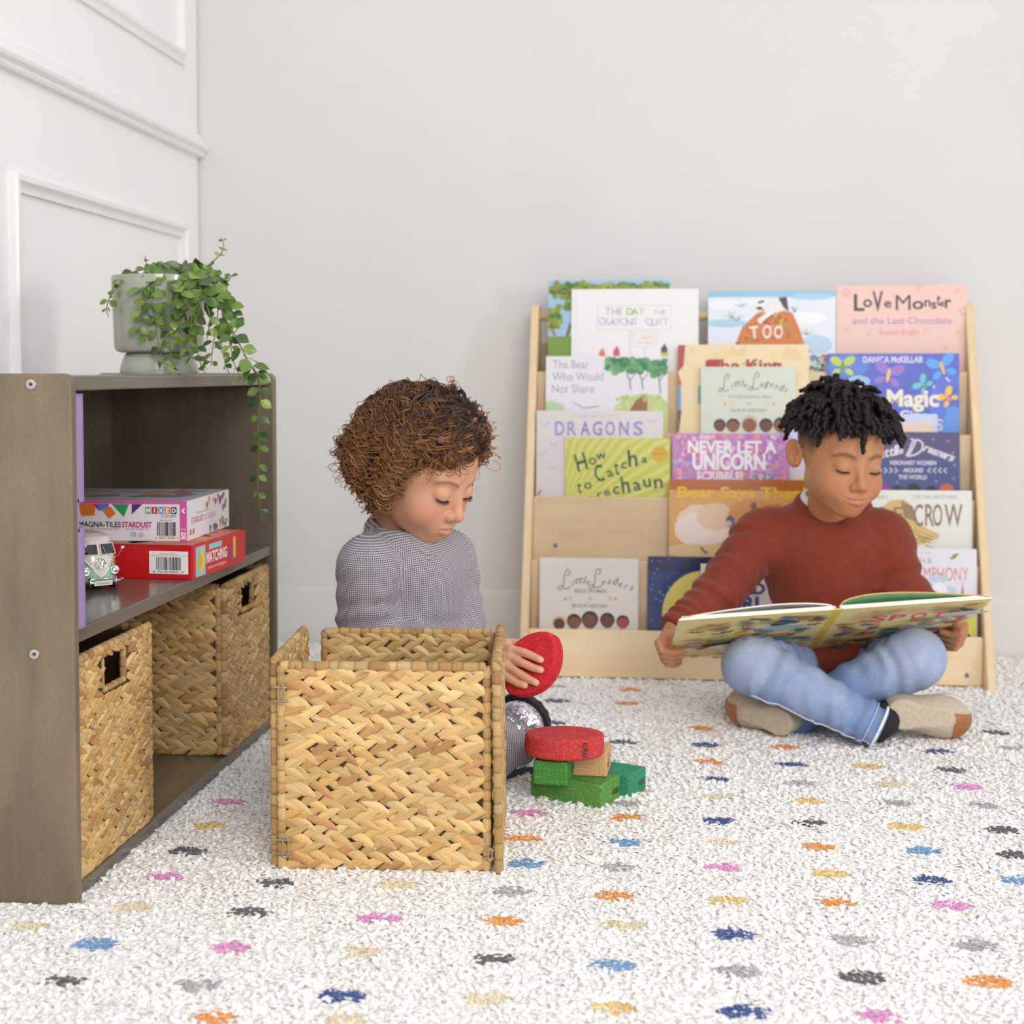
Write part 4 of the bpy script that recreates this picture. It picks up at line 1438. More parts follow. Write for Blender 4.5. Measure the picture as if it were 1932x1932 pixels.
for s_ in (-1, 1):
    pts = []
    for a, b in (((.0022, .0485), (.0235, .0485)), ((.0235, .0485), (.0212, .0625)), ((.0212, .0625), (.0022, .0625)), ((.0022, .0625), (.0022, .0485))):
        for k in range(8):
            pts.append((s_ * (a[0] + (b[0] - a[0]) * k / 8), a[1] + (b[1] - a[1]) * k / 8))
    q = on_front(pts, .0007)
    n_ = len(q)
    cen = np.mean(q, 0)
    mb = MB()
    mb.add(q + [tuple(cen - (0, .0003, 0))], [(i, (i + 1) % n_, n_) if s_ > 0 else ((i + 1) % n_, i, n_) for i in range(n_)])
    pane = mb.build('windshield', m_glass, van, smooth=True)
    MB().tube(cr(np.array(q) - (0, .0004, 0), 1, True).tolist() + [q[0]], .0007, 6).build('window_trim', m_cream, pane, smooth=True)
    w0, w1_ = (s_ * .0085, .0487), (s_ * .0055, .0590)
    MB().tube(on_front([w0, w1_], .0016), .0004, 5).build('wiper', m_chrome, van)
    hx, hz = s_ * .0195, .0265
    A = frame((hx, yfront(hx, hz), hz), (1, 0, 0), (0, 0, 1), (s_ * .3, -1, 0))
    MB().lathe([(.0066, -.002), (.0066, .0014), (.0054, .0026), (.0044, .0016), (.0020, .0030), (.0001, .0034)], 24, M=A).build('headlight', m_chrome, van, smooth=True)
    ix, iz = s_ * .0218, .0375
    MB().ball((ix, yfront(ix, iz), iz), .0019, 12, 8).build('indicator', m_amber, van, smooth=True)
    for yw in (.026, VL - .026):
        A = frame((s_ * (VW / 2 - .008), yw, .0095), (0, 1, 0), (0, 0, 1), (s_, 0, 0))
        wl_ = MB().lathe([(.0001, -.003), (.0085, -.003), (.0095, -.001), (.0095, .004), (.0085, .006), (.0055, .006), (.005, .0052)], 24, M=A).build('wheel', m_tyre, van, smooth=True)
        MB().lathe([(.005, .0052), (.004, .0066), (.0001, .0068)], 20, M=A).build('hubcap', m_chrome, wl_, smooth=True)
vtrim = [(x, .0135 + .031 * min(1, abs(x) / .0235) ** .85 + .0005) for x in np.linspace(-.0285, .0285, 61)]
MB().tube(on_front(vtrim, .0003), .0007, 6).build('belt_trim', m_chrome, van, smooth=True)
ez = .0365
ring = on_front([(.0072 * math.cos(a), ez + .0072 * math.sin(a)) for a in np.linspace(0, 2 * PI, 30)], .0010)
em = MB().tube(ring, .0006, 6)
for st in ([(-.0032, .0062), (0, .0008), (.0032, .0062)], [(-.0058, .0036), (-.0030, -.0056), (0, .0002), (.0030, -.0056), (.0058, .0036)]):
    em.tube(on_front([(x, ez + z) for x, z in st], .0012), .0006, 5)
em.build('emblem', m_chrome, van, smooth=True)
bp = [(x, -.0052 + .017 * (abs(x) / (VW / 2)) ** 3.0, .0118) for x in np.linspace(-.0335, .0335, 25)]
bm = MB().tube(bp, .0022, 8)
bm.tube([(x, y - .001, z + .0052) for x, y, z in bp[5:-5]], .0009, 6)
for s_ in (-1, 1):
    bm.tube([(s_ * .0175, -.0065, .007), (s_ * .0175, -.0080, .0125), (s_ * .0175, -.0060, .019)], .0018, 8)
    bm.ball((s_ * .0338, .0150, .0118), (.0035, .003, .0024), 10, 6)
bm.build('bumper', m_chrome, van, smooth=True)
pt = MB().box((-.0125, -.0088, .0082), (.0125, -.0078, .0145)).build('number_plate', mat('plate_white', (226, 224, 222), .3), van)
Canvas().text('VOLKSWAGEN', 0, .0098, .0026, (84, 84, 96), w=.020).done('plate_lettering', pt, frame((0, -.0089, 0), (1, 0, 0), (0, 0, 1), (0, -1, 0)))
mr = MB().tube([(.0275, .010, .045), (.0305, .008, .050), (.0318, .006, .0545)], .0006, 6)
mr.lathe([(.0030, 0), (.0032, .0008), (.0022, .0018), (.0001, .002)], 16, M=frame((.0320, .0055, .056), (1, 0, 0), (0, 0, 1), (0, -1, 0)))
mr.build('wing_mirror', m_chrome, van, smooth=True)

# ------------------------------------------------------------------ trailing plant
m_pot = mat('sage_glaze', (166, 170, 152), .20, coat=.5, c2=(158, 162, 145), ns=20)
m_soil = mat('potting_soil', (52, 40, 30), .95, bs=120, bstr=.8, bdist=.004)
m_stem = mat('green_stem', (104, 122, 56), .5)
m_leaf = mat('plant_leaf', (255, 255, 255), .36, attr=True, coat=.15, sss=0)
pp = at(301, 706, X=-.800)
pp[2] = ZT - .0022
pl_ = thing('potted_plant', 'trailing green plant in a glazed sage pot on top of the bookcase', 'plant', pp)
k = np.linalg.norm(pp[:2]) / FPX * 1.0
MB().lathe([(.0001, .034), (.058, .034), (.0665, .037), (.0690, .044), (.0725, .150), (.0722, .1535), (.0700, .154), (.0680, .150), (.0650, .05), (.0001, .048)], 56).build('pot', m_pot, pl_, autosmooth=50)
MB().lathe([(.0001, 0), (.0600, 0), (.0612, .003), (.0595, .014), (.0555, .026), (.0530, .0315), (.0500, .034), (.0001, .034)], 56).build('pot_foot', m_pot, pl_, autosmooth=50)
MB().lathe([(.0001, .1375), (.03, .138), (.0668, .136)], 32).build('soil', m_soil, pl_)
Dp = float((pp - CAM) @ FW)
vines = [
    ([(345, 545, 0), (395, 545, -.06), (425, 600, -.09), (447, 640, -.10), (470, 685, -.10), (486, 712, -.095), (491, 750, -.09), (487, 800, -.088), (489, 850, -.086), (486, 905, -.085), (489, 945, -.085), (497, 988, -.084)], 1.0, 17),
    ([(350, 540, 0), (375, 515, -.01), (398, 497, -.02), (417, 478, -.02), (422, 462, -.02), (418, 449, -.02)], .5, 16),
    ([(310, 540, 0), (290, 510, -.03), (255, 512, -.04), (222, 530, -.06), (207, 560, -.065), (201, 585, -.065), (206, 598, -.065)], .85, 14),
    ([(300, 545, 0), (275, 530, -.06), (266, 560, -.085), (268, 600, -.08), (262, 625, -.08), (272, 642, -.08)], 1.15, 13),
    ([(305, 540, 0), (290, 528, -.07), (285, 565, -.085), (292, 600, -.08), (300, 650, -.08), (310, 690, -.075)], 1.0, 17),
    ([(315, 540, 0), (318, 530, -.07), (320, 580, -.085), (319, 640, -.08), (324, 680, -.075), (333, 712, -.085)], .9, 22),
    ([(325, 540, 0), (345, 530, -.06), (346, 580, -.085), (340, 620, -.08), (352, 655, -.08), (365, 680, -.075)], 1.1, 14),
    ([(330, 540, 0), (368, 520, -.05), (378, 560, -.08), (370, 610, -.085), (372, 655, -.08), (378, 685, -.08), (390, 706, -.08)], 1.0, 15),
    ([(335, 540, 0), (390, 518, -.03), (408, 560, -.05), (410, 610, -.06), (402, 650, -.06), (398, 690, -.06)], 1.0, 12),
    ([(335, 540, 0), (400, 525, -.02), (418, 560, -.03), (425, 590, -.04), (418, 640, -.05), (424, 680, -.05), (432, 705, -.05)], 1.0, 13),
    ([(340, 540, 0), (385, 505, -.01), (410, 520, -.02), (430, 530, -.02), (436, 520, -.02)], .9, 13),
    ([(320, 540, 0), (300, 500, .01), (278, 500, -.01), (274, 482, -.01)], .6, 13),
    ([(345, 540, 0), (410, 545, -.06), (440, 590, -.09), (452, 612, -.10), (436, 640, -.10), (440, 680, -.10), (455, 715, -.097)], 1.0, 13),
    ([(330, 535, 0), (350, 505, -.02), (372, 525, -.06), (386, 565, -.08), (396, 600, -.085), (390, 640, -.08)], 1.2, 12),
    ([(320, 535, 0), (340, 508, -.02), (335, 540, -.07), (360, 590, -.088), (356, 640, -.085)], 1.2, 12),
    ([(320, 535, 0), (320, 506, 0), (300, 520, -.06), (290, 545, -.08)], 1.2, 10),
    ([(330, 530, 0), (370, 510, .02), (400, 520, .02), (416, 545, .01)], 1.1, 10),
    ([(460, 668, -.10), (482, 700, -.10), (498, 716, -.10)], 1.1, 11),
]
leaf_mb, stem_mb = MB(), MB()
ip = inv(pp)
greens = [(84, 114, 40), (102, 132, 46), (70, 98, 38), (122, 150, 58), (60, 86, 40), (96, 124, 54)]
lp = np.array([(0, 0), (.10, .17), (.25, .34), (.45, .46), (.65, .42), (.85, .22), (1, 0)])


def leaf(p, d, n, L, col):
    d = d / np.linalg.norm(d)
    n = n - d * (n @ d)
    n /= np.linalg.norm(n)
    s = np.cross(n, d)
    V = []
    for t, w_ in lp:
        c_ = p + d * L * t + n * L * (-.25 * t * t + .05)
        for q, dn in ((-1, .12), (-.5, .03), (0, 0), (.5, .03), (1, .12)):
            V.append(c_ + s * L * w_ * .80 * q + n * L * dn * w_)
    F = [(i * 5 + j, i * 5 + j + 1, (i + 1) * 5 + j + 1, (i + 1) * 5 + j) for i in range(len(lp) - 1) for j in range(4)]
    leaf_mb.add(V, F, col=col)


for path, size, n_ in vines:
    P = np.array([at(x, y, D=Dp + o_) for x, y, o_ in path])
    Q = cr(P, 8)
    stem_mb.tube(Q, np.linspace(.0013, .0007, len(Q)), 5)
    L = np.concatenate([[0], np.cumsum(np.linalg.norm(np.diff(Q, axis=0), axis=1))])
    s = L[-1] * .12
    k = 0
    while s < L[-1] - .002:
        i = min(np.searchsorted(L, s), len(Q) - 2)
        T = Q[i + 1] - Q[i]
        T /= np.linalg.norm(T) + 1e-9
        a = rnd.uniform(0, 2 * PI) if n_ != 17 else (k % 2) * PI + rnd.uniform(-.5, .5)
        for sd in (0, PI):
            if rnd.random() < .12:
                continue
            b = np.array([math.cos(a + sd), math.sin(a + sd) * .8, rnd.uniform(-.2, .5)])
            b = b - T * (b @ T) * .5
            d = b * .8 + T * .35 + np.array([0, 0, -.1])
            n = np.array([rnd.uniform(-.7, .7), -1.0, rnd.uniform(.2, 1.2)])
            tip = 1 - .45 * (s / L[-1]) ** 2
            g = np.array(lin(rnd.choice(greens))) * rnd.uniform(.85, 1.15)
            leaf(Q[i] + b * .001, d, n, rnd.uniform(.019, .027) * size * tip, g)
        s += rnd.uniform(.85, 1.25) * (.0145 if n_ != 17 else .021)
        k += 1
stem_mb.build('stems', m_stem, pl_, smooth=True, M=ip)
leaf_mb.build('foliage', m_leaf, pl_, smooth=True, M=ip, attr=True)
# ------------------------------------------------------------------ soft organic shapes: distance fields turned into one smooth surface
f32 = np.float32


def vec(*a):
    return np.array(a, f32)


def smin(a, b, k):
    if k <= 0:
        return np.minimum(a, b)
    h = np.clip(.5 + .5 * (b - a) / k, 0, 1)
    return b * (1 - h) + a * h - k * h * (1 - h)


def smax(a, b, k):
    return -smin(-a, -b, k)


def cap(p, a, b, ra, rb=None, folds=()):
    a, b = np.asarray(a, f32), np.asarray(b, f32)
    rb = ra if rb is None else rb
    ab = b - a
    t = np.clip((p - a) @ ab / (ab @ ab), 0, 1)
    q = p - a - t[:, None] * ab
    d = np.sqrt((q * q).sum(1)) - (ra + (rb - ra) * t)
    L = math.sqrt(float(ab @ ab))
    for t0, wd, wl, A, slant, az in folds:          # cloth folds: rings of wavelength wl round the limb, slanted and broken up
        ax = ab / L
        e = np.cross(ax, (math.cos(az), math.sin(az), .3))
        e = (e / np.linalg.norm(e)).astype(f32)
        s = q @ e
        ph = 2 * PI * (t * L / wl) + slant * s + 1.1 * np.sin(s * 55 + t * 9)
        d = d + (A * np.sin(ph) * np.exp(-((t - t0) / wd) ** 2)).astype(f32)
    return d


def chain(p, pts, rads):
    d = None
    for i in range(len(pts) - 1):
        q = cap(p, pts[i], pts[i + 1], rads[i], rads[i + 1])
        d = q if d is None else np.minimum(d, q)
    return d


def ell(p, c, r, R=None):
    q = p - np.asarray(c, f32)
    if R is not None:
        q = q @ np.asarray(R, f32)                  # columns of R are the axes
    r = np.asarray(r, f32)
    k0 = np.sqrt(((q / r) ** 2).sum(1))
    k1 = np.sqrt(((q / (r * r)) ** 2).sum(1)) + 1e-9
    return k0 * (k0 - 1) / k1


def sph(p, c, r):
    q = p - np.asarray(c, f32)
    return np.sqrt((q * q).sum(1)) - r


def nets(f, lo, hi, h):
    """surface nets of the zero level of f in a box, cell h"""
    lo, hi = np.asarray(lo, float), np.asarray(hi, float)
    K = 4
    n = (np.ceil((hi - lo) / (h * K)).astype(int) + 1) * K
    ax = [lo[i] + h * np.arange(n[i]) for i in range(3)]
    cx = [lo[i] + h * (np.arange(n[i] // K) * K + (K - 1) / 2) for i in range(3)]
    C = np.stack(np.meshgrid(*cx, indexing='ij'), -1).reshape(-1, 3).astype(f32)
    dc = f(C).reshape([len(c) for c in cx])
    near_ = np.abs(dc) < h * K * 1.9
    D = np.repeat(np.repeat(np.repeat(dc, K, 0), K, 1), K, 2).astype(f32)
    m = np.repeat(np.repeat(np.repeat(near_, K, 0), K, 1), K, 2)
    I_ = np.argwhere(m)
    for s in range(0, len(I_), 400000):
        q = I_[s:s + 400000]
        D[q[:, 0], q[:, 1], q[:, 2]] = f((lo + h * q).astype(f32))
    S = D < 0
    corner = [(0, 0, 0), (1, 0, 0), (0, 1, 0), (1, 1, 0), (0, 0, 1), (1, 0, 1), (0, 1, 1), (1, 1, 1)]
    sl = lambda c: tuple(slice(c[i], n[i] - 1 + c[i]) for i in range(3))
    cnt = sum(S[sl(c)].astype(np.int8) for c in corner)
    act = (cnt > 0) & (cnt < 8)
    idx = -np.ones(act.shape, np.int64)
    A = np.argwhere(act)
    idx[act] = np.arange(len(A))
    P = np.zeros((len(A), 3))
    W = np.zeros(len(A))
    for i in range(8):
        for j in range(i + 1, 8):
            a, b = np.array(corner[i]), np.array(corner[j])
            if np.abs(a - b).sum() != 1:
                continue
            da = D[A[:, 0] + a[0], A[:, 1] + a[1], A[:, 2] + a[2]]
            db = D[A[:, 0] + b[0], A[:, 1] + b[1], A[:, 2] + b[2]]
            x = (da < 0) != (db < 0)
            t = np.where(x, da / np.where(x, da - db, 1), 0)
            P += np.where(x[:, None], a + t[:, None] * (b - a), 0)
            W += x
    V = lo + h * (A + P / W[:, None])
    F = []
    for d in range(3):
        u, v = (d + 1) % 3, (d + 2) % 3
        e = np.zeros(3, int)
        e[d] = 1
        s0 = S[tuple(slice(1, n[i] - 1) if i != d else slice(0, n[i] - 1) for i in range(3))]
        s1 = S[tuple(slice(1, n[i] - 1) if i != d else slice(1, n[i]) for i in range(3))]
        E = np.argwhere(s0 != s1)
        off = np.array([1 if i != d else 0 for i in range(3)])
        g = E + off
        flip = s0[E[:, 0], E[:, 1], E[:, 2]]
        U, Vv = np.zeros(3, int), np.zeros(3, int)
        U[u], Vv[v] = 1, 1
        q = [idx[tuple((g - o).T)] for o in (U * 0, U, U + Vv, Vv)]
        Q = np.stack(q, 1)
        Q[~flip] = Q[~flip][:, ::-1]
        F.append(Q)
    return V, np.concatenate(F)


def snap(P, f, off=0.0, it=6):
    """move points onto the surface of f (plus off)"""
    P = np.asarray(P, f32).copy()
    e = 1e-3
    for _ in range(it):
        g = np.stack([f(P + np.eye(3, dtype=f32)[i] * e) - f(P - np.eye(3, dtype=f32)[i] * e) for i in range(3)], 1) / (2 * e)
        g /= np.linalg.norm(g, axis=1, keepdims=True) + 1e-9
        P = P - g * (f(P) - off)[:, None]
    return P.astype(float), g.astype(float)


def rotm(rz, rx, ry):
    c, s = math.cos, math.sin
    Z = np.array([[c(rz), -s(rz), 0], [s(rz), c(rz), 0], [0, 0, 1]])
    X = np.array([[1, 0, 0], [0, c(rx), -s(rx)], [0, s(rx), c(rx)]])
    Y = np.array([[c(ry), 0, s(ry)], [0, 1, 0], [-s(ry), 0, c(ry)]])
    return Z @ X @ Y


class Head:
    """a child's head in its own frame: face towards -y, crown +z, the child's left is +x"""

    def __init__(s, rz, rx, ry, t, sc_, smile=0.0, pout=0.0):
        s.R, s.t, s.s = rotm(math.radians(rz), math.radians(rx), math.radians(ry)), np.array(t), sc_
        m = smile
        s.up = [(-.023 - m * .004, -.0715 + m * .002, -.0640 + m * .004), (-.011, -.0808, -.0613), (-.004, -.0835, -.0598), (0, -.0832, -.0605), (.004, -.0835, -.0598), (.011, -.0808, -.0613), (.023 + m * .004, -.0715 + m * .002, -.0640 + m * .004)]
        s.lo = [(-.019 - m * .003, -.0728, -.0655 + m * .003), (-.009, -.0812, -.0688), (0, -.0830, -.0698), (.009, -.0812, -.0688), (.019 + m * .003, -.0728, -.0655 + m * .003)]
        s.ml = [(-.024 - m * .004, -.0735, -.0640 + m * .0045), (-.012, -.0825, -.0648), (0, -.0865, -.0652), (.012, -.0825, -.0648), (.024 + m * .004, -.0735, -.0640 + m * .0045)]

    def loc(s, p):
        return (((p - s.t.astype(f32)) @ s.R.astype(f32)) / f32(s.s)).astype(f32)

    def world(s, q):
        return (np.asarray(q) * s.s) @ s.R.T + s.t

    def skull(s, q):
        return ell(q, (0, .012, .022), (.071, .086, .077))

    def local(s, q):
        ax = q.copy()
        ax[:, 0] = np.abs(ax[:, 0])
        d = s.skull(q)
        d = smin(d, ell(q, (0, -.020, -.040), (.057, .056, .060)), .030)
        d = smin(d, sph(ax, (.030, -.047, -.047), .0250), .022)
        d = smin(d, cap(ax, (.0415, .002, -.056), (.0105, -.052, -.086), .0148, .0125), .022)
        d = smin(d, sph(q, (0, -.0600, -.0855), .0138), .018)
        d = smin(d, cap(ax, (.016, -.0690, .0100), (.040, -.0570, .0110), .0045, .0040), .014)
        d = smax(d, -sph(ax, (.0270, -.0925, -.0085), .0165), .012)
        d = smin(d, sph(ax, (.0275, -.0618, -.0115), .0148), .0035)
        d = smin(d, cap(q, (0, -.070, -.002), (0, -.0872, -.0350), .0050, .0072), .011)
        d = smin(d, sph(q, (0, -.0890, -.0385), .0090), .006)
        d = smin(d, sph(ax, (.0100, -.0822, -.0420), .0068), .005)
        d = smax(d, -sph(ax, (.0050, -.0872, -.0475), .0026), .002)
        d = smin(d, ell(q, (0, -.066, -.064), (.027, .0165, .019)), .014)
        d = smin(d, chain(q, s.up, (.0018, .0032, .0034, .0030, .0034, .0032, .0018)), .0035)
        d = smin(d, chain(q, s.lo, (.0020, .0040, .0044, .0040, .0020)), .004)
        d = smax(d, -chain(q, s.ml, (.0007, .0011, .0012, .0011, .0007)), .0018)
        cre = [(.0155, -.0748, -.0085), (.0215, -.0772, -.0045), (.0285, -.0775, -.0030), (.0360, -.0735, -.0050), (.0415, -.0690, -.0085)]
        d = smax(d, -chain(ax, cre, (.0005, .0007, .0008, .0007, .0005)), .0016)
        e = ell(ax, (.0790, .021, -.014), (.0056, .0170, .0265), rotm(-.62, -.12, .12))
        e = smax(e, -ell(ax, (.0848, .0160, -.012), (.0085, .0110, .0185), rotm(-.62, -.12, .12)), .0025)
        Re = rotm(-.62, -.12, .12)
        ec = np.array((.0790, .021, -.014))
        anti = [ec + Re @ np.array(k_) for k_ in ((.0005, -.001, .016), (.0005, .006, .009), (.0005, .0075, -.002), (.0005, .004, -.012), (.0005, -.004, -.014))]
        e = smin(e, chain(ax, anti, (.0016, .0024, .0026, .0024, .0016)), .0015)
        e = smin(e, cap(ax, (.0745, .0130, -.0300), (.0765, .0150, -.0180), .0032, .0026), .003)
        d = smin(d, e, .0055)
        return d

    def sdf(s, p):
        return s.local(s.loc(p)) * f32(s.s)


def brow_curve(k):
    return [(k * .0130, -.0815, .0060), (k * .0200, -.0805, .0095), (k * .0290, -.0765, .0112), (k * .0380, -.0700, .0098), (k * .0445, -.0645, .0060)]


def skin_colors(H, V, base, lip, blush, brow, brow_w=.0028):
    q = H.loc(V.astype(f32))
    C = np.repeat(np.array(lin(base))[None], len(V), 0)

    def mixin(col, f):
        nonlocal C
        C = C * (1 - f[:, None]) + np.array(lin(col))[None] * f[:, None]
    ss = lambda d, a, b: np.clip((b - d) / (b - a), 0, 1)
    ax = q.copy()
    ax[:, 0] = np.abs(ax[:, 0])
    mixin(blush, .42 * np.exp(-(((ax - (.037, -.062, -.042)) / .020) ** 2).sum(1)))
    mixin(blush, .30 * np.exp(-(((q - (0, -.094, -.040)) / .011) ** 2).sum(1)))
    mixin(blush, .30 * np.exp(-(((ax - (.078, .018, -.016)) / .02) ** 2).sum(1)))
    front = q[:, 1] < -.068
    dl = np.minimum(chain(q, H.up, [.0034] * 7), chain(q, H.lo, [.0046] * 5))
    mixin(lip, .60 * ss(dl, -.0012, .0010) * front)
    fl = ax.copy()
    fl[:, 1] = 0
    db = chain(fl, [(x_, 0, z_) for x_, y_, z_ in brow_curve(1)], [.0008, .0016, .0018, .0014, .0005]) + 9 * (q[:, 1] > -.05)
    nz = .75 + .25 * np.sin(q[:, 0] * 2100 + q[:, 2] * 900)
    mixin(brow, .80 * ss(db, -.0006, brow_w) * nz)
    return C, q


def lashes(H, parent, m, name='eyelashes', length=.0058, I=None, zoff=-.0052):
    for k in (-1, 1):
        mb = MB()
        arc = []
        for t in np.linspace(-1, 1, 15):
            x = .0275 + .0128 * t
            z = -.0115 + zoff - .0022 * (1 - t * t)
            y = -.0618 - math.sqrt(max(.0150 ** 2 - (x - .0275) ** 2 - (z + .0115) ** 2, 1e-7))
            arc.append((k * x, y, z))
        W_ = H.world(arc)
        mb.tube(W_, (.0008 + .0006 * np.sin(np.linspace(0, PI, 15))) * H.s, 6)
        for i in range(1, 15):
            for j in range(2):
                a = np.array(arc[i]) + ((np.array(arc[i - 1]) - np.array(arc[i])) * j * .5)
                d = np.array((k * .35 * ((i - 7) / 7), -.85, -.38))
                d /= np.linalg.norm(d)
                b, c = a + d * length * .6 + np.array((0, 0, -.0006)), a + d * length + np.array((0, 0, .0004))
                mb.tube(H.world([a, b, c]), [.00030, .00022, .00006], 4)
        mb.build(name, m, parent, smooth=True, M=I)


def skin_mat(name, rough=.46):
    m = mat(name, (255, 255, 255), rough, attr=True, sss=0, bs=900, bstr=.06, bdist=.0004, spec=.35)
    b = m.node_tree.nodes['Principled BSDF']
    b.inputs['Subsurface Weight'].default_value = .18
    b.inputs['Subsurface Radius'].default_value = (.010, .004, .002)
    b.inputs['Subsurface Scale'].default_value = .5
    return m


def join(parts):
    V = np.concatenate([p[0] for p in parts])
    off, F = 0, []
    for v, f in parts:
        F.append(f + off)
        off += len(v)
    return V, np.concatenate(F)
# ------------------------------------------------------------------ the boy
PX = lambda x, y, d: at(x, y, D=d)
HB = Head(19.5, 12.5, 3.0, (.2935, 2.498, .4985), 0.990, smile=1.0)
bo = (*at(1570, 1265, D=2.58)[:2], R0)
boy = thing('person', 'boy in a rust sweater and faded jeans sitting cross-legged with an open book', 'person', bo)
IB = inv(bo)
sh_r, sh_l = PX(1434, 1014, 2.55), PX(1668, 1016, 2.55)
el_r, el_l = PX(1362, 1112, 2.50), PX(1706, 1128, 2.50)
wr_r, wr_l = PX(1273, 1186, 2.43), PX(1800, 1176, 2.43)
neck0, neck1 = PX(1562, 985, 2.555), HB.world((0, .022, -.055))
chest, belly, pelv = PX(1556, 1055, 2.565), PX(1558, 1150, 2.575), PX(1572, 1258, 2.60)


def hand(p, wrist, palm, fingers, thumb, rp=.0165, rf=.0062):
    d = cap(p, wrist, palm, .0175, rp)
    for ch in fingers:
        base = cap(p, palm, ch[0], rp * .72, rf * 1.25)
        d = smin(d, base, .006)
    for ch in fingers:
        n_ = len(ch)
        d = smin(d, chain(p, ch, np.linspace(rf * 1.12, rf * .84, n_)), .0022)
    d = smin(d, cap(p, wrist * .4 + palm * .6, thumb[0], rp * .7, rf * 1.3), .008)
    d = smin(d, chain(p, thumb, np.linspace(rf * 1.3, rf * .95, len(thumb))), .004)
    return d


fr_ = [[PX(1243 + 3.5 * i, 1213 + 10 * i, 2.395 + .012 * i), PX(1248 + 4 * i, 1227 + 8.5 * i, 2.392 + .012 * i), PX(1266 + 2 * i, 1232 + 7.5 * i, 2.405 + .014 * i), PX(1286 - 1.5 * i, 1229 + 7 * i, 2.415 + .014 * i)] for i in range(4)]
fl_ = [[PX(1819 - 3 * i, 1180 + 11 * i, 2.395 + .012 * i), PX(1813 - 3.5 * i, 1195 + 9 * i, 2.392 + .012 * i), PX(1795 - 3 * i, 1197 + 8.5 * i, 2.405 + .014 * i), PX(1776 + 1.0 * i, 1192 + 8 * i, 2.415 + .014 * i)] for i in range(4)]
pm_r, pm_l = PX(1256, 1216, 2.425), PX(1808, 1190, 2.425)
th_r = [PX(1262, 1206, 2.40), PX(1279, 1196, 2.37), PX(1297, 1194, 2.35)]
th_l = [PX(1806, 1175, 2.40), PX(1792, 1160, 2.37), PX(1776, 1158, 2.35)]


def boy_hands(p):
    d = hand(p, wr_r, pm_r, fr_, th_r)
    return np.minimum(d, hand(p, wr_l, pm_l, fl_, th_l))


def boy_core(p):
    d = HB.sdf(p)
    nk = cap(p, neck0 - np.array([0, 0, .03]), neck1, .041, .037)
    d = smin(d, nk, .016)
    return d


def boy_frame(p):
    d = ell(p, chest, (.095, .070, .10))
    d = smin(d, cap(p, belly, pelv, .085, .092), .05)
    d = smin(d, cap(p, neck0 - np.array([0, 0, .01]), chest, .040, .06), .03)
    for s_, e_, w_ in ((sh_r, el_r, wr_r), (sh_l, el_l, wr_l)):
        d = smin(d, cap(p, s_, e_, .034, .027), .02)
        d = smin(d, cap(p, e_, w_, .027, .019), .01)
    return d


hd_w = HB.world(np.array([(x, y, z) for x in (-.10, .10) for y in (-.12, .12) for z in (-.15, .12)]))
v1 = nets(boy_core, np.minimum(hd_w.min(0), neck0 - .05), np.maximum(hd_w.max(0), neck0 + .05), .0016)
v2 = nets(boy_frame, (wr_r[0] - .03, 2.33, .03), (wr_l[0] + .03, 2.72, neck0[2] + .03), .006)
hs = []
for w_, pm_ in ((wr_r, pm_r), (wr_l, pm_l)):
    hs.append(nets(boy_hands, np.minimum(w_, pm_) - .065, np.maximum(w_, pm_) + .065, .0016))
V, F = join([v1, v2] + hs)
C, q = skin_colors(HB, V, (184, 130, 92), (182, 112, 100), (190, 112, 80), (40, 27, 22), .0036)
hl = np.interp(q[:, 1], [-.09, -.066, -.056, -.042, -.030, -.018, .0, .02, .06, .1], [.062, .058, .046, .026, .004, -.014, -.006, -.012, -.045, -.05])
fade = np.clip((q[:, 2] - hl) / .030, 0, 1) * (np.abs(q[:, 0]) > -1) * (q[:, 2] > -.06) * (np.abs(q[:, 0]) < .0745)
fade *= (q[:, 1] < .2) & (np.abs(q).max(1) < .14)
C = C * (1 - .86 * fade[:, None]) + np.array(lin((34, 25, 22))) * .86 * fade[:, None]
m_skin = skin_mat('skin')
mesh_obj('body', V - np.array(bo), F, m_skin, boy, True, col=C)
m_lash = mat('eyelash', (24, 18, 16), .5)
lashes(HB, boy, m_lash, I=IB)

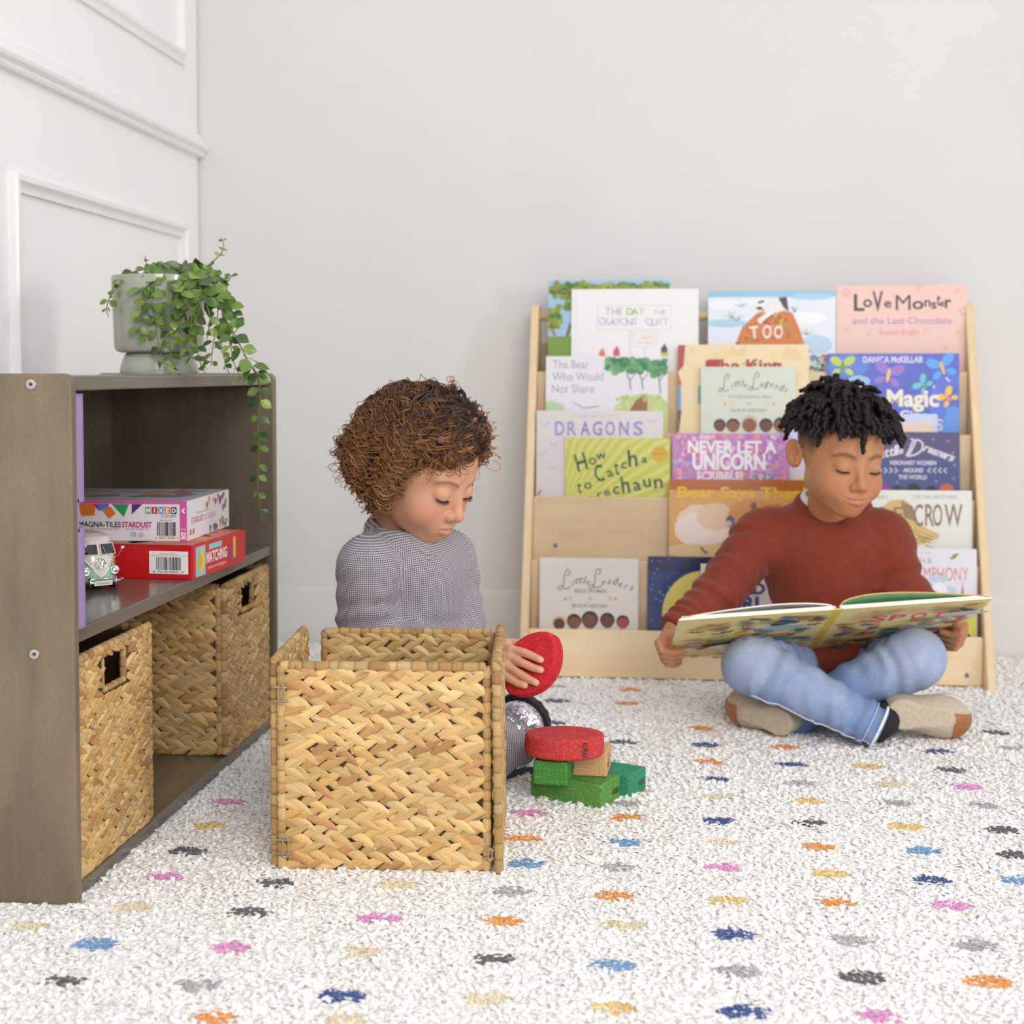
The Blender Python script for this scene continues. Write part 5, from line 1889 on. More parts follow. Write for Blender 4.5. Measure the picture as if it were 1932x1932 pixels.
# hair: short twists
m_twist = mat('black_twists', (22, 17, 16), .6, c2=(34, 25, 22), ns=60, spec=.3)
mb = MB()
cen = np.array((0, .012, .022))
rad_ = np.array((.071, .086, .077))
gl = HB.R.T @ np.array((0, 0, -1.0))
cnt = 0
g2 = np.random.default_rng(3)
cand = []
while len(cand) < 330:
    u = g2.normal(size=3)
    u /= np.linalg.norm(u)
    pt_ = cen + u * rad_
    zmin = np.interp(pt_[1], [-.08, -.05, -.02, .02, .06, .1], [.050, .050, .046, .040, .030, .030])
    if pt_[2] < zmin:
        continue
    if any(np.linalg.norm(pt_ - c_) < .0072 for c_ in cand[-330:]):
        if g2.random() < .8:
            continue
    cand.append(pt_)
for pt_ in cand:
    nrm = (pt_ - cen) / rad_ ** 2
    nrm /= np.linalg.norm(nrm)
    out = np.array((pt_[0] - 0, (pt_[1] - .020), 0))
    out /= np.linalg.norm(out) + 1e-6
    front_ = pt_[1] < -.042
    L_ = g2.uniform(.040, .056) * (.62 if front_ else 1) + (.030 if front_ and g2.random() < .30 else 0)
    n_ = 12
    p_, path = pt_ - nrm * .002, []
    d_ = nrm * 1.25 + out * .22 + g2.normal(size=3) * .46
    ph, am = g2.uniform(0, 6), g2.uniform(.0008, .0022)
    for i in range(n_):
        path.append(p_ + am * np.array((math.sin(ph + i * 1.7), math.cos(ph + i * 1.4), math.sin(ph * 2 + i))) * min(1, i / 3))
        d_ = d_ / np.linalg.norm(d_)
        p_ = p_ + d_ * L_ / n_
        d_ = d_ + gl * .26 + out * .035 + g2.normal(size=3) * .10
        k_ = np.sqrt((((p_ - cen) / (rad_ * 1.075)) ** 2).sum())
        if k_ < 1:
            p_ = cen + (p_ - cen) / k_
    Q = cr(HB.world(path), 3)
    t_ = np.linspace(0, 1, len(Q))
    r_ = (.0045 * (1 - .10 * t_) * (1 + .14 * np.sin(t_ * L_ * 900 + ph))) * np.where(t_ > .9, np.sqrt(np.clip((1.02 - t_) / .12, 0, 1)), 1)
    mb.tube(Q, np.maximum(r_, .0004), 7)
mb.ball((0, 0, 0), (1, 1, 1), 28, 18, M=np.vstack([np.hstack([HB.R @ np.diag(rad_ * np.array((1.035, 1.02, 1.06)) * HB.s * np.array((.97, .93, .9))), HB.world([(0, .016, .034)]).T]), [[0, 0, 0, 1]]]))
mb.build('hair', m_twist, boy, smooth=True, M=IB)

# sweater
fo = lambda *a: a


def sweater(p):
    d = ell(p, chest + np.array([0, 0, .010]), (.112, .082, .098))
    tor = cap(p, chest - np.array([0, 0, .01]), pelv + np.array([0, -.01, -.005]), .094, .104, folds=[(.65, .40, .060, .0045, 26, .3)])
    tor = np.maximum(tor, -(p[:, 2] - (R0 + .045)))
    d = smin(d, tor, .045)
    yoke = cap(p, sh_r + np.array([.02, 0, .004]), sh_l + np.array([-.02, 0, .004]), .044, .044)
    d = smin(d, yoke, .035)
    d = smin(d, cap(p, neck0 + np.array([0, 0, -.012]), chest, .052, .07), .035)
    for s_, e_, w_, k_ in ((sh_r, el_r, wr_r, 1), (sh_l, el_l, wr_l, -1)):
        d = smin(d, cap(p, s_, e_, .0500, .0410, folds=[(1.0, .40, .036, .0060, 40 * k_, .5), (.15, .28, .05, .0035, 60, 1.2)]), .022)
        d = smin(d, cap(p, e_, w_, .0410, .0275, folds=[(.08, .32, .032, .0060, -45 * k_, .2), (.82, .25, .022, .0032, 20, 1.0)]), .014)
        ax_ = (w_ - e_) / np.linalg.norm(w_ - e_)
        d = np.maximum(d, np.where(sph(p, w_, .075) < 0, ((p - (w_ + ax_ * .006)) @ ax_.astype(f32)), -1))
    nkd = (neck1 - neck0) / np.linalg.norm(neck1 - neck0)
    hole = cap(p, neck0 + np.array([0, .004, -.004]), neck0 + nkd * .2, .046, .062)
    d = smax(d, -hole, .006)
    return d


m_rust = mat('rust_knit', (130, 58, 42), .85, c2=(122, 52, 37), ns=60, bs=700, bstr=.25, bdist=.0008, sheen=.12, spec=.2)
V, F = nets(sweater, (wr_r[0] - .05, 2.30, R0 + .02), (wr_l[0] + .05, 2.76, neck0[2] + .08), .0036)
sw = mesh_obj('sweater', V - np.array(bo), F, m_rust, boy, True)
# ribbed collar and white undershirt
cc = PX(1573, 951, 2.535)
fwd = np.array([.12, -1.0, 0]) / math.hypot(.12, 1)
rgt = np.array([fwd[1] * -1, fwd[0], 0])
nup = neck1 - neck0
nup /= np.linalg.norm(nup)


def collar(c0, a, b, drop, n=40):
    P = []
    for i in range(n):
        t = 2 * PI * i / n
        P.append(c0 + rgt * a * math.sin(t) + fwd * b * math.cos(t) + np.array([0, 0, -drop * math.cos(t) - .004 * math.cos(2 * t)]))
    return np.array(P)


def ring(name, P, r, m, parent, flat=1.9, I=None):
    P = np.vstack([P, P[:1]])
    mb = MB()
    for i in range(len(P) - 1):
        pass
    n = len(P) - 1
    V, F = [], []
    for i in range(n):
        T_ = P[(i + 1) % n] - P[i - 1]
        T_ /= np.linalg.norm(T_)
        o_ = P[i] - P[:n].mean(0)
        u_ = np.array([0, 0, 1.0]) - o_ / np.linalg.norm(o_) * .55
        u_ -= T_ * (u_ @ T_)
        u_ /= np.linalg.norm(u_)
        w_ = np.cross(T_, u_)
        for j in range(10):
            a = 2 * PI * j / 10
            V.append(P[i] + r * (u_ * math.cos(a) * flat + w_ * math.sin(a)))
    F = [(i * 10 + j, i * 10 + (j + 1) % 10, ((i + 1) % n) * 10 + (j + 1) % 10, ((i + 1) % n) * 10 + j) for i in range(n) for j in range(10)]
    return mesh_obj(name, np.array(V), F, m, parent, True, M=I)


ring('collar', collar(cc + np.array([0, .012, -.004]), .0640, .054, .020), .0048, m_rust, sw, 2.2, IB)
m_tee = mat('white_jersey', (232, 228, 224), .8)
ring('undershirt', collar(cc + np.array([0, .012, .006]), .0535, .046, .016), .0035, m_tee, boy, 2.4, IB)

# jeans
hip_r, hip_l = PX(1515, 1268, 2.585), PX(1630, 1266, 2.585)
kn_r, kn_l = PX(1420, 1254, 2.385), PX(1726, 1242, 2.40)
an_r, an_l = PX(1652, 1370, 2.335), PX(1470, 1362, 2.45)


def shin_r(p):
    d = cap(p, kn_r, an_r, .049, .0335, folds=[(.10, .18, .03, .0035, 50, .4), (.92, .22, .026, .0032, 30, 1.1), (.5, .3, .06, .0018, 40, .8)])
    a = (an_r - kn_r) / np.linalg.norm(an_r - kn_r)
    return np.maximum(d, (p - an_r - a * .010) @ a.astype(f32))


def shin_l(p):
    d = cap(p, kn_l, an_l, .048, .034, folds=[(.10, .18, .03, .0030, -50, .4), (.55, .3, .04, .0025, 40, .8)])
    a = (an_l - kn_l) / np.linalg.norm(an_l - kn_l)
    return np.maximum(d, (p - an_l - a * .006) @ a.astype(f32))


def jeans(p):
    d = ell(p, pelv + np.array([0, .0, -.012]), (.105, .095, .075))
    d = smin(d, cap(p, hip_r, kn_r, .068, .050, folds=[(.15, .3, .036, .0042, 45, .3), (.9, .2, .03, .0028, -40, .9)]), .028)
    d = smin(d, cap(p, hip_l, kn_l, .068, .050, folds=[(.15, .3, .036, .0042, -45, .3), (.9, .2, .03, .0028, 40, .9)]), .028)
    d = smin(d, shin_l(p), .012)
    d = smin(d, shin_r(p), .006)
    d = np.maximum(d, p[:, 2] - (pelv[2] + .055) - np.where(np.abs(p[:, 1] - pelv[1]) < .12, 0, .3))
    return d


def denim_mat():
    m, nt, b = new_mat('faded_denim')
    a = N(nt, 'ShaderNodeAttribute', attribute_name='Col')
    v = mapping(nt, 'Object', (1, 1, 1))
    v2 = mapping(nt, 'Object', (300, 300, 2600))
    c = mixrgb(nt, a.outputs['Color'], (.80, .86, .95), N_mul(nt, noise(nt, v, 26, 4, .6, .45, .8), .30))
    c = mixrgb(nt, c, (.55, .62, .75), N_mul(nt, noise(nt, v, 900, 2, .6, .4, .7), .55), 'MULTIPLY')
    nt.links.new(c, b.inputs['Base Color'])
    b.inputs['Roughness'].default_value = .85
    b.inputs['Specular IOR Level'].default_value = .2
    bump(nt, b, noise(nt, v, 900, 2, .6, 0, 1), .22, .0006)
    return m


V, F = nets(jeans, (kn_r[0] - .07, 2.26, R0 - .01), (kn_l[0] + .07, 2.74, .26), .0036)
V[:, 2] = np.maximum(V[:, 2], R0 + .0005 + (V[:, 2] - R0) * .02)
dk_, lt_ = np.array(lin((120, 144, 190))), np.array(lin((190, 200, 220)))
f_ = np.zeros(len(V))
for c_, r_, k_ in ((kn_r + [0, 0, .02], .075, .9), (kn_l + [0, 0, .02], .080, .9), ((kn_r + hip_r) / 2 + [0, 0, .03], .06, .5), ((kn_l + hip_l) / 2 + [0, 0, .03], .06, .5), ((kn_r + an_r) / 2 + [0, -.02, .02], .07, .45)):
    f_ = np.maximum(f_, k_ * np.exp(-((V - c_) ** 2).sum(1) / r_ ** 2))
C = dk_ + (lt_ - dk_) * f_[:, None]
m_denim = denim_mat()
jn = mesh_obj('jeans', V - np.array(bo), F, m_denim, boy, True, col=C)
m_stitch = mat('pale_stitching', (206, 208, 214), .8)
# outer seam along the front shin, cuff hem, fly seam: pale ridges lying on the cloth
ax_ = an_r - kn_r
low = np.array([0, -.55, -.84])
ps = [kn_r + ax_ * t + low * .06 for t in np.linspace(-.02, .98, 26)]
S1, _ = snap(ps, jeans, .0006)
S1 += rng.normal(0, .0006, S1.shape)
mb = MB()
mb.tube(cr(S1, 3), .0015, 6)
mb.build('seam', m_stitch, jn, smooth=True, M=IB)
for off in (.0, -.016):
    a = ax_ / np.linalg.norm(ax_)
    e1_ = np.cross(a, (0, 0, 1.0)); e1_ /= np.linalg.norm(e1_)
    e2_ = np.cross(a, e1_)
    c_ = an_r + a * (.005 + off)
    P_ = np.array([c_ + (e1_ * math.cos(t) + e2_ * math.sin(t)) * .05 for t in np.linspace(0, 2 * PI, 40)])
    S2, _ = snap(P_, lambda p: cap(p, kn_r, an_r, .049, .0335), .0030 if off == 0 else .0022)
    S2 += np.outer(((c_ - S2) @ a), a)
    mb = MB()
    mb.tube(S2, .0022 if off == 0 else .0009, 6)
    mb.build('cuff_hem', m_denim if off == 0 else m_stitch, jn, smooth=True, M=IB, attr=False) if off else mb.build('cuff_hem', m_denim, jn, smooth=True, M=IB, attr=True)
jn.children[-1] if False else None
fy0, fy1 = PX(1563, 1242, 2.45), PX(1560, 1290, 2.45)
for dx in (-.004, .004):
    P_ = [fy0 * (1 - t) + fy1 * t + np.array([dx, 0, 0]) for t in np.linspace(0, 1, 12)]
    S3, _ = snap(P_, jeans, .0004, 10)
    MB().tube(S3, .0008, 5).build('fly_stitching', m_stitch, jn, smooth=True, M=IB)

# shoes
m_knit = mat('beige_knit', (206, 192, 170), .85, c2=(188, 172, 150), ns=180, bs=800, bstr=.5, bdist=.0012)
m_sole = mat('white_sole', (228, 222, 214), .6)
m_tan = mat('tan_leather', (166, 110, 66), .5, c2=(154, 98, 56), ns=40)
m_sock = mat('black_sock', (24, 24, 28), .8)


def shoe(label_parts, heel, toe, solen, width, hgt, back=.012):
    """heel and toe are the ends of the sole's middle line; solen points away from the foot through the sole"""
    a = toe - heel
    L_ = np.linalg.norm(a)
    a /= L_
    s_ = solen - a * (solen @ a)
    s_ /= np.linalg.norm(s_)
    b = np.cross(a, s_)
    M_ = frame(heel, a, b, -s_)

    def body(q):
        d = ell(q, (L_ * .34, 0, hgt * .40), (L_ * .36, width * .40, hgt * .60))
        d = smin(d, ell(q, (L_ * .72, 0, hgt * .26), (L_ * .30, width * .50, hgt * .42)), .03)
        d = smin(d, cap(q, (L_ * .16, 0, hgt * .5), (L_ * .18, 0, hgt * .9), width * .36, width * .34), .02)
        d = np.maximum(d, -q[:, 2] + .004)
        d = np.maximum(d, q[:, 2] - hgt * .98 + (q[:, 0] - L_ * .15) * .25)
        return d

    V, F = nets(body, (-.02, -width * .7, -.005), (L_ + .02, width * .7, hgt * 1.15), .0028)
    return M_, V, F, L_, width


def sole_poly(L_, w_, grow=0.0):
    P = [(-.004, 0), (.004, .30), (.10, .40), (.30, .37), (.50, .40), (.72, .52), (.88, .46), (.97, .28), (1.01, 0), (.97, -.26), (.88, -.42), (.72, -.46), (.50, -.38), (.30, -.36), (.10, -.40), (.004, -.30)]
    P = cr([(x * L_, y * w_) for x, y in P], 4, True)
    c = P.mean(0)
    return c + (P - c) * (1 + grow)


def build_shoe(heel, toe, solen, width, hgt, toe_patch, I, person, heel_patch=False, side=0):
    M_, V, F, L_, w_ = shoe(None, heel, toe, np.asarray(solen, float), width, hgt)
    Mi = np.array(I) @ M_
    sh = mesh_obj('shoe', V @ Mi[:3, :3].T + Mi[:3, 3], F, m_knit, person, True)
    P = sole_poly(L_, w_)
    MB().prism(P.tolist(), -.008, .008).build('sole', m_sole, sh, M=Mi, bevel=.003, bseg=3, autosmooth=50)
    MB().prism(sole_poly(L_, w_, .005).tolist(), -.0105, -.0075).build('outsole', m_tan, sh, M=Mi, bevel=.001, autosmooth=50)
    m = V[:, 0] > L_ * .84
    # toe or heel guard: shell over that end of the upper
    end = lambda q: (q[:, 0] > L_ * toe_patch) if not heel_patch else (q[:, 0] < L_ * toe_patch)
    keep = end(V) & (V[:, 2] < hgt * .80) & (side * V[:, 1] > -.012 if side else True)
    ok = keep[F].all(1)
    idx_ = np.unique(F[ok])
    rem = -np.ones(len(V), int)
    rem[idx_] = np.arange(len(idx_))
    c_ = np.array((L_ * .5, 0, hgt * .3))
    Vs = V[idx_] + (V[idx_] - c_) / np.linalg.norm(V[idx_] - c_, axis=1, keepdims=True) * .0016
    if len(idx_):
        mesh_obj('toe_guard' if not heel_patch else 'heel_guard', Vs @ Mi[:3, :3].T + Mi[:3, 3], rem[F[ok]], m_tan, sh, True)
    return sh


hA, tA = PX(1672, 1376, 2.40), PX(1832, 1392, 2.375)
hA[2], tA[2] = max(hA[2], R0 + .040), max(tA[2], R0 + .028)
build_shoe(hA + np.array([0, .030, .006]), tA + np.array([.0, .026, .004]), (.22, 1.0, -.12),   .070, .078, .80, IB, boy, side=-1)
tB, hB = PX(1380, 1350, 2.50), PX(1520, 1352, 2.44)
tB[2], hB[2] = R0 + .040, R0 + .040
build_shoe(hB, tB, (-.80, .46, .02), .070, .078, .78, IB, boy, side=1)
for an_, kn_, to_ in ((an_r, kn_r, hA + np.array([.018, .010, .004])), (an_l, kn_l, hB + np.array([-.02, 0, 0]))):
    MB().tube([an_ - (an_ - kn_) / np.linalg.norm(an_ - kn_) * .02, an_, to_], [.027, .027, .027], 18).build('sock', m_sock, boy, smooth=True, M=IB)

# ------------------------------------------------------------------ the open book on his lap
TS, TL, TR = PX(1582, 1150, 2.250), PX(1281, 1173, 2.252), PX(1873, 1131.5, 2.248)
BS = PX(1517, 1226, 2.508)
xa = (TR - TL) / np.linalg.norm(TR - TL)
ya = TS - BS
HBK = np.linalg.norm(ya)
ya = ya - xa * (ya @ xa)
ya /= np.linalg.norm(ya)
za = np.cross(xa, ya)                        # outwards, down towards the viewer
MO = frame(TS - ya * HBK, xa, ya, za)
ob = thing('open_book', 'large yellow animal picture book lying open across the boy’s knees', 'book', M=MO)
WL, WR = np.linalg.norm(TS - TL), np.linalg.norm(TR - TS)
m_yel = mat('yellow_cover', (226, 210, 140), .35, coat=.2)
m_edge = mat('cream_board', (240, 234, 206), .6)
sp = .007
for nm, x0, x1 in (('back_cover', -WL, -sp), ('front_cover', sp, WR)):
    MB().box((x0, 0, -.003), (x1, HBK, 0)).build(nm, m_edge, ob, bevel=.0008)
MB().box((-sp, 0, -.0022), (sp, HBK, .0004)).build('spine', m_yel, ob, bevel=.0015)


def leafsheet(name, W_, sgn, hgt, peak, m_under, m_top, th=.0022, n=28, y1=None):
    xs = np.linspace(0, 1, n)
    prof = hgt * (np.sin(PI * xs ** peak) ** .8) * (1 - .15 * xs) + .0035
    y1 = y1 or HBK - .004
    V, F, mi = [], [], []
    for k_, dz_ in ((0, 0.0), (1, -th)):
        for x, h_ in zip(xs, prof):
            for y in (.004, y1):
                V.append((sgn * (.002 + x * (W_ - .006)), y, -(h_) + dz_))
    o = 2 * n
    for i in range(n - 1):
        a_ = 2 * i
        F += [(a_, a_ + 1, a_ + 3, a_ + 2), (o + a_, o + a_ + 2, o + a_ + 3, o + a_ + 1), (a_ + 1, o + a_ + 1, o + a_ + 3, a_ + 3), (a_, a_ + 2, o + a_ + 2, o + a_)]
        mi += [0, 1, 2, 2]
    return mesh_obj(name, np.array(V), F, [m_under, m_top, mat('page_edge', (214, 170, 96), .7) if sgn > 0 else m_paper], ob, True, mi=mi)


leafsheet('page', WR, 1, .0185, .62, mat('green_page', (112, 160, 118), .6), mat('ochre_page', (222, 190, 120), .6))
leafsheet('page', WL, -1, .0120, .72, mat('grey_page', (168, 166, 160), .6, c2=(120, 118, 114), ns=40), m_paper)
MB().box((-WL + .006, .004, -.0075), (-.004, HBK - .004, -.0032)).build('page_block', m_paper, ob)
MB().box((.004, .004, -.0075), (WR - .006, HBK - .004, -.0032)).build('page_block', m_paper, ob)
c = Canvas(8e-6)
c.rect(-WL + .0005, .0005, -sp, HBK - .0005, (226, 210, 142))
c.rect(sp, .0005, WR - .0005, HBK - .0005, (228, 212, 146))
c.rect(-sp, 0, sp, HBK, (216, 186, 60))
pal = [(186, 62, 44), (66, 128, 176), (88, 136, 72), (206, 130, 50), (96, 104, 116), (214, 178, 60), (50, 92, 140), (160, 84, 60), (60, 58, 60)]
g3 = random.Random(12)
for i in range(230):
    x, y = g3.uniform(-WL + .02, WR - .02), g3.uniform(.02, HBK - .02)
    if abs(x) < .02 or (.03 < x < .17 and y > HBK - .085):
        continue
    k_ = g3.choice(pal)
    r1, r2 = g3.uniform(.007, .017), g3.uniform(.003, .006)
    a = g3.uniform(-.5, .5)
    c.ell(x, y, r1, r2, k_, 12, rot=a, jag=.25)
    c.ell(x + r1 * .95 * math.cos(a), y + r1 * .95 * math.sin(a) + r2 * .6, r2 * .8, r2 * .7, k_, 8, jag=.2)
    for s_ in (-.5, -.2, .3, .6):
        c.line([(x + r1 * s_, y), (x + r1 * s_ + .001, y - r2 * 2.1)], .0014, k_)
c.ell(-.15, .10, .045, .030, (216, 208, 196), 24, jag=.1).ell(-.19, .08, .022, .028, (204, 176, 120), 20, jag=.1)
c.ell(-.085, HBK - .052, .042, .010, (110, 160, 190), 22, jag=.2)
c.ell(.20, HBK - .045, .045, .013, (166, 176, 186), 22, jag=.2)
c.line([(.035, HBK - .08), (.045, HBK - .03), (.040, HBK - .02)], .007, (214, 140, 60)).line([(.045, HBK - .06), (.075, HBK - .066), (.078, HBK - .095)], .008, (214, 140, 60))
for ch, x in zip('SPOT', (.070, .100, .134, .166)):
    c.text(ch, x, HBK - .058, .036, (196, 60, 50), w=.026, bold=.035)
for x0, y0, n_, st, k_ in ((-.145, .135, 22, .0055, (50, 60, 80)), (.180, .095, 16, .0040, (60, 50, 40))):
    c.line(cr([(x0 + i * st, y0 + .006 * math.sin(i * 2.1) + .003 * (i % 2)) for i in range(n_)], 4), .0026, k_)
c.done('cover_print', ob, np.array([[1, 0, 0, 0], [0, 1, 0, 0], [0, 0, 1, .0005], [0, 0, 0, 1.0]]))
# ------------------------------------------------------------------ the girl
GH = Head(62.0, 30.0, -1.0, (-.3561, 2.0698, .5010), 1.0, smile=-.3)
go = (*at(772, 1300, D=2.18)[:2], R0)
girl = thing('person', 'curly-haired girl in a small-check grey outfit sitting behind the basket, holding a red block', 'person', go)
IG = inv(go)
gsr, gsl = PX(692, 1068, 2.065), PX(846, 1052, 2.215)
ger, gel = PX(690, 1208, 2.080), PX(868, 1172, 2.205)
gwr, gwl = PX(928, 1246, 2.046), PX(840, 1290, 2.12)
gn0, gn1 = PX(757, 1020, 2.15), GH.world((0, .026, -.060))
gch, gbe, gpe = PX(768, 1085, 2.15), PX(768, 1190, 2.165), PX(768, 1335, 2.19)
gf = np.array([.75, -.66, 0])
gr = np.array([-.66, -.75, 0])
GR = np.stack([gr, gf, [0, 0, 1]], 1)

# the block she holds: an oval disc standing on edge in her hand
BC = PX(1006, 1254, 2.034)
BK = -FW
bu = .585 * RT + .811 * UP
bv = .70 * RT - .505 * UP + .50 * BK
bv -= bu * (bv @ bu)
bv /= np.linalg.norm(bv)
bn = np.cross(bv, bu)
bn = bn if bn @ BK > 0 else -bn
BA, BB, BT = .0480, .037, .030


def on_block(x, y, gap):
    """point seen at a photo pixel, gap in front of the block's near face"""
    p = at_plane(x, y, BC + bn * (BT / 2 + gap), bn)
    return p


GF = [[PX(964, 1226, 2.032), on_block(988, 1231, .0075), on_block(1007, 1239, .0062), on_block(1020, 1245, .0056)],
      [PX(962, 1240, 2.028), on_block(986, 1251, .0085), on_block(1006, 1260, .0066), on_block(1020, 1264, .0056)],
      [PX(954, 1255, 2.026), on_block(977, 1269, .0080), on_block(997, 1281, .0064), on_block(1011, 1288, .0054)],
      [PX(946, 1270, 2.026), on_block(963, 1281, .0070), on_block(977, 1289, .0056), on_block(990, 1293, .0050)]]
GT = [PX(956, 1216, 2.047), PX(975, 1213, 2.060), PX(993, 1217, 2.068)]
gpm = PX(948, 1244, 2.040)


def girl_hand(p):
    d = hand(p, gwr, gpm, GF, GT, .0155, .0060)
    return d


def girl_core(p):
    d = GH.sdf(p)
    d = smin(d, cap(p, gn0 - np.array([0, 0, .03]), gn1, .038, .036), .018)
    return d


def girl_frame(p):
    d = ell(p, gch, (.075, .060, .09), GR)
    d = smin(d, cap(p, gbe, gpe, .072, .08), .04)
    d = smin(d, cap(p, gn0 - np.array([0, 0, .01]), gch, .036, .05), .03)
    for s_, e_, w_ in ((gsr, ger, gwr), (gsl, gel, gwl)):
        d = smin(d, cap(p, s_, e_, .030, .025), .02)
        d = smin(d, cap(p, e_, w_, .025, .0175), .01)
    return d


hd_w = GH.world(np.array([(x, y, z) for x in (-.10, .10) for y in (-.12, .12) for z in (-.15, .12)]))
v1 = nets(girl_core, np.minimum(hd_w.min(0), gn0 - .05), np.maximum(hd_w.max(0), gn0 + .05), .0016)
v2 = nets(girl_frame, np.minimum(ger, gpe) - .13, np.maximum(gsl, gwr) + .09, .006)
_hp = np.array([gwr, gpm] + [k_ for c_ in GF + [GT] for k_ in c_])
v3 = nets(girl_hand, _hp.min(0) - .022, _hp.max(0) + .022, .0014)
V, F = join([v1, v2, v3])
C, q = skin_colors(GH, V, (208, 156, 126), (190, 106, 98), (208, 122, 102), (96, 62, 44), .0024)
# paler nails on the near hand
for ch in GF:
    tip, d_ = ch[-1], ch[-1] - ch[-2]
    d_ /= np.linalg.norm(d_)
    nc = tip + d_ * .001 + bn * .0045
    f_ = np.exp(-(((V - nc) / .0036) ** 2).sum(1))
    C = C * (1 - .35 * f_[:, None]) + np.array(lin((244, 206, 196))) * .35 * f_[:, None]
mesh_obj('body', V - np.array(go), F, m_skin, girl, True, col=C)
lashes(GH, girl, mat('brown_eyelash', (46, 32, 26), .5), I=IG, length=.0068)

# hair: brown ringlets
m_hair = mat('brown_curls', (255, 255, 255), .42, attr=True, spec=.4)
g4 = np.random.default_rng(8)
gl = GH.R.T @ np.array((0, 0, -1.0))
mb = MB()
V0, F0 = nets(lambda q: GH.skull(q) - f32(.006), (-.09, -.10, -.07), (.09, .12, .115), .004)
hairline = lambda y: np.interp(y, [-.09, -.07, -.058, -.046, -.034, -.02, 0, .03, .07, .11], [.056, .054, .048, .034, .014, -.008, -.034, -.05, -.06, -.06])
keepv = V0[:, 2] > hairline(V0[:, 1])
Fk = F0[keepv[F0].all(1)]
idx_ = np.unique(Fk)
rem = -np.ones(len(V0), int)
rem[idx_] = np.arange(len(idx_))
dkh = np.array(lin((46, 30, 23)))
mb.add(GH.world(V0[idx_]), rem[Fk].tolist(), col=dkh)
rad_ = np.array((.071, .086, .077))
roots = []
while len(roots) < 640:
    u = g4.normal(size=3)
    u /= np.linalg.norm(u)
    p_ = cen + u * rad_ * 1.03
    if len(roots) > 520 and (p_[1] > -.02 or p_[2] < .03):
        continue
    if p_[2] < hairline(p_[1]) - .002:
        continue
    roots.append(p_)
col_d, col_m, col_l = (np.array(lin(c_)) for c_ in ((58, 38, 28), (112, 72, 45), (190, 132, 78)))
for ri, p_ in enumerate(roots):
    nrm = (p_ - cen) / rad_ ** 2
    nrm /= np.linalg.norm(nrm)
    front_ = np.clip((-.02 - p_[1]) / .05, 0, 1)
    side = np.tanh((p_[0] - .020) / .012)               # parting on her left
    flow = np.array((side * (.80 if side < 0 else .38), .34 + .50 * front_, .02)) if p_[2] > .02 else np.array((np.sign(p_[0]) * .30, .26, -.20))
    L_ = g4.uniform(.095, .145) * (1 - .38 * front_) * (.8 if side > 0 and front_ > .1 else 1)
    if p_[2] < .02:
        L_ = g4.uniform(.060, .095)
    if p_[2] < -.02:
        L_ = g4.uniform(.050, .075)
    n_ = 26
    path, d_ = [], nrm * (.26 if p_[2] > .06 else .40) + flow * .8 + g4.normal(size=3) * .18
    c_ = p_.copy()
    lift = g4.uniform(1.04, 1.13)
    for i in range(n_):
        path.append(c_)
        d_ = d_ / np.linalg.norm(d_)
        c_ = c_ + d_ * L_ / n_
        d_ = d_ + gl * .20 + flow * .05 + np.array((0, .05, 0)) + g4.normal(size=3) * .05
        k_ = np.sqrt((((c_ - cen) / (rad_ * lift)) ** 2).sum())
        if k_ < 1:
            c_ = cen + (c_ - cen) / k_ ** .6
        kx = (1.10 if c_[2] > .055 else 1.19) if c_[2] > .0 else 1.40
        if k_ > kx:
            c_ = cen + (c_ - cen) * (kx + (k_ - kx) * .25) / k_
        if c_[1] < -.022 and c_[2] < .050 and abs(c_[0]) < .088:    # keep clear of the face
            c_[1] += .0058
    path = np.array(path)
    Q = cr(path, 4)
    t_ = np.linspace(0, 1, len(Q))
    T_ = np.gradient(Q, axis=0)
    T_ /= np.linalg.norm(T_, axis=1, keepdims=True)
    e1_ = np.cross(T_, nrm)
    e1_ /= np.linalg.norm(e1_, axis=1, keepdims=True) + 1e-9
    e2_ = np.cross(T_, e1_)
    wl_ = g4.uniform(.021, .032)
    ph0 = g4.uniform(0, 6.28)
    hand_ = g4.choice((-1, 1))
    amp = g4.uniform(.0048, .0100)
    ns_ = 9
    for k_ in range(ns_):
        ph = ph0 + g4.normal() * .22
        loose = k_ >= ns_ - (3 if p_[1] > .02 else 2)
        env = .06 + .94 * np.clip((t_ - .18) * 1.5, 0, 1)
        a_ = amp * env * g4.uniform(.88, 1.10) * (1.15 if loose else 1)
        an_ = hand_ * 2 * PI * (t_ ** 1.25) * L_ / (wl_ * g4.uniform(.985, 1.015) * (g4.uniform(.8, 1.1) if loose else 1)) + ph
        off = g4.normal(size=3) * .0013
        S_ = Q + a_[:, None] * (e1_ * np.cos(an_)[:, None] + e2_ * np.sin(an_)[:, None]) + off + g4.normal(size=3) * (.0090 if loose else .0018) * t_[:, None]
        cutn = int(len(S_) * g4.uniform(.82, 1.0))
        S_ = S_[:cutn]
        tt = t_[:cutn, None]
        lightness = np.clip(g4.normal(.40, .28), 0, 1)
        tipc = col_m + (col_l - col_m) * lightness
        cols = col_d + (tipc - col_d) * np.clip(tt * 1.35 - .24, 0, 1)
        r_ = g4.uniform(.00060, .00105) * np.where(t_[:cutn] > .92, .6, 1)
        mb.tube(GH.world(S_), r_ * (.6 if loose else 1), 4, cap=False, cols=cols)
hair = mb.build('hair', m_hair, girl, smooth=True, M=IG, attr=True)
kc = snap([PX(833, 829, 2.0)], lambda p: GH.skull(GH.loc(p)) - f32(.017))[0][0]
nk_ = GH.R @ ((GH.R.T @ (kc - GH.t) - cen) / rad_ ** 2)
nk_ /= np.linalg.norm(nk_)
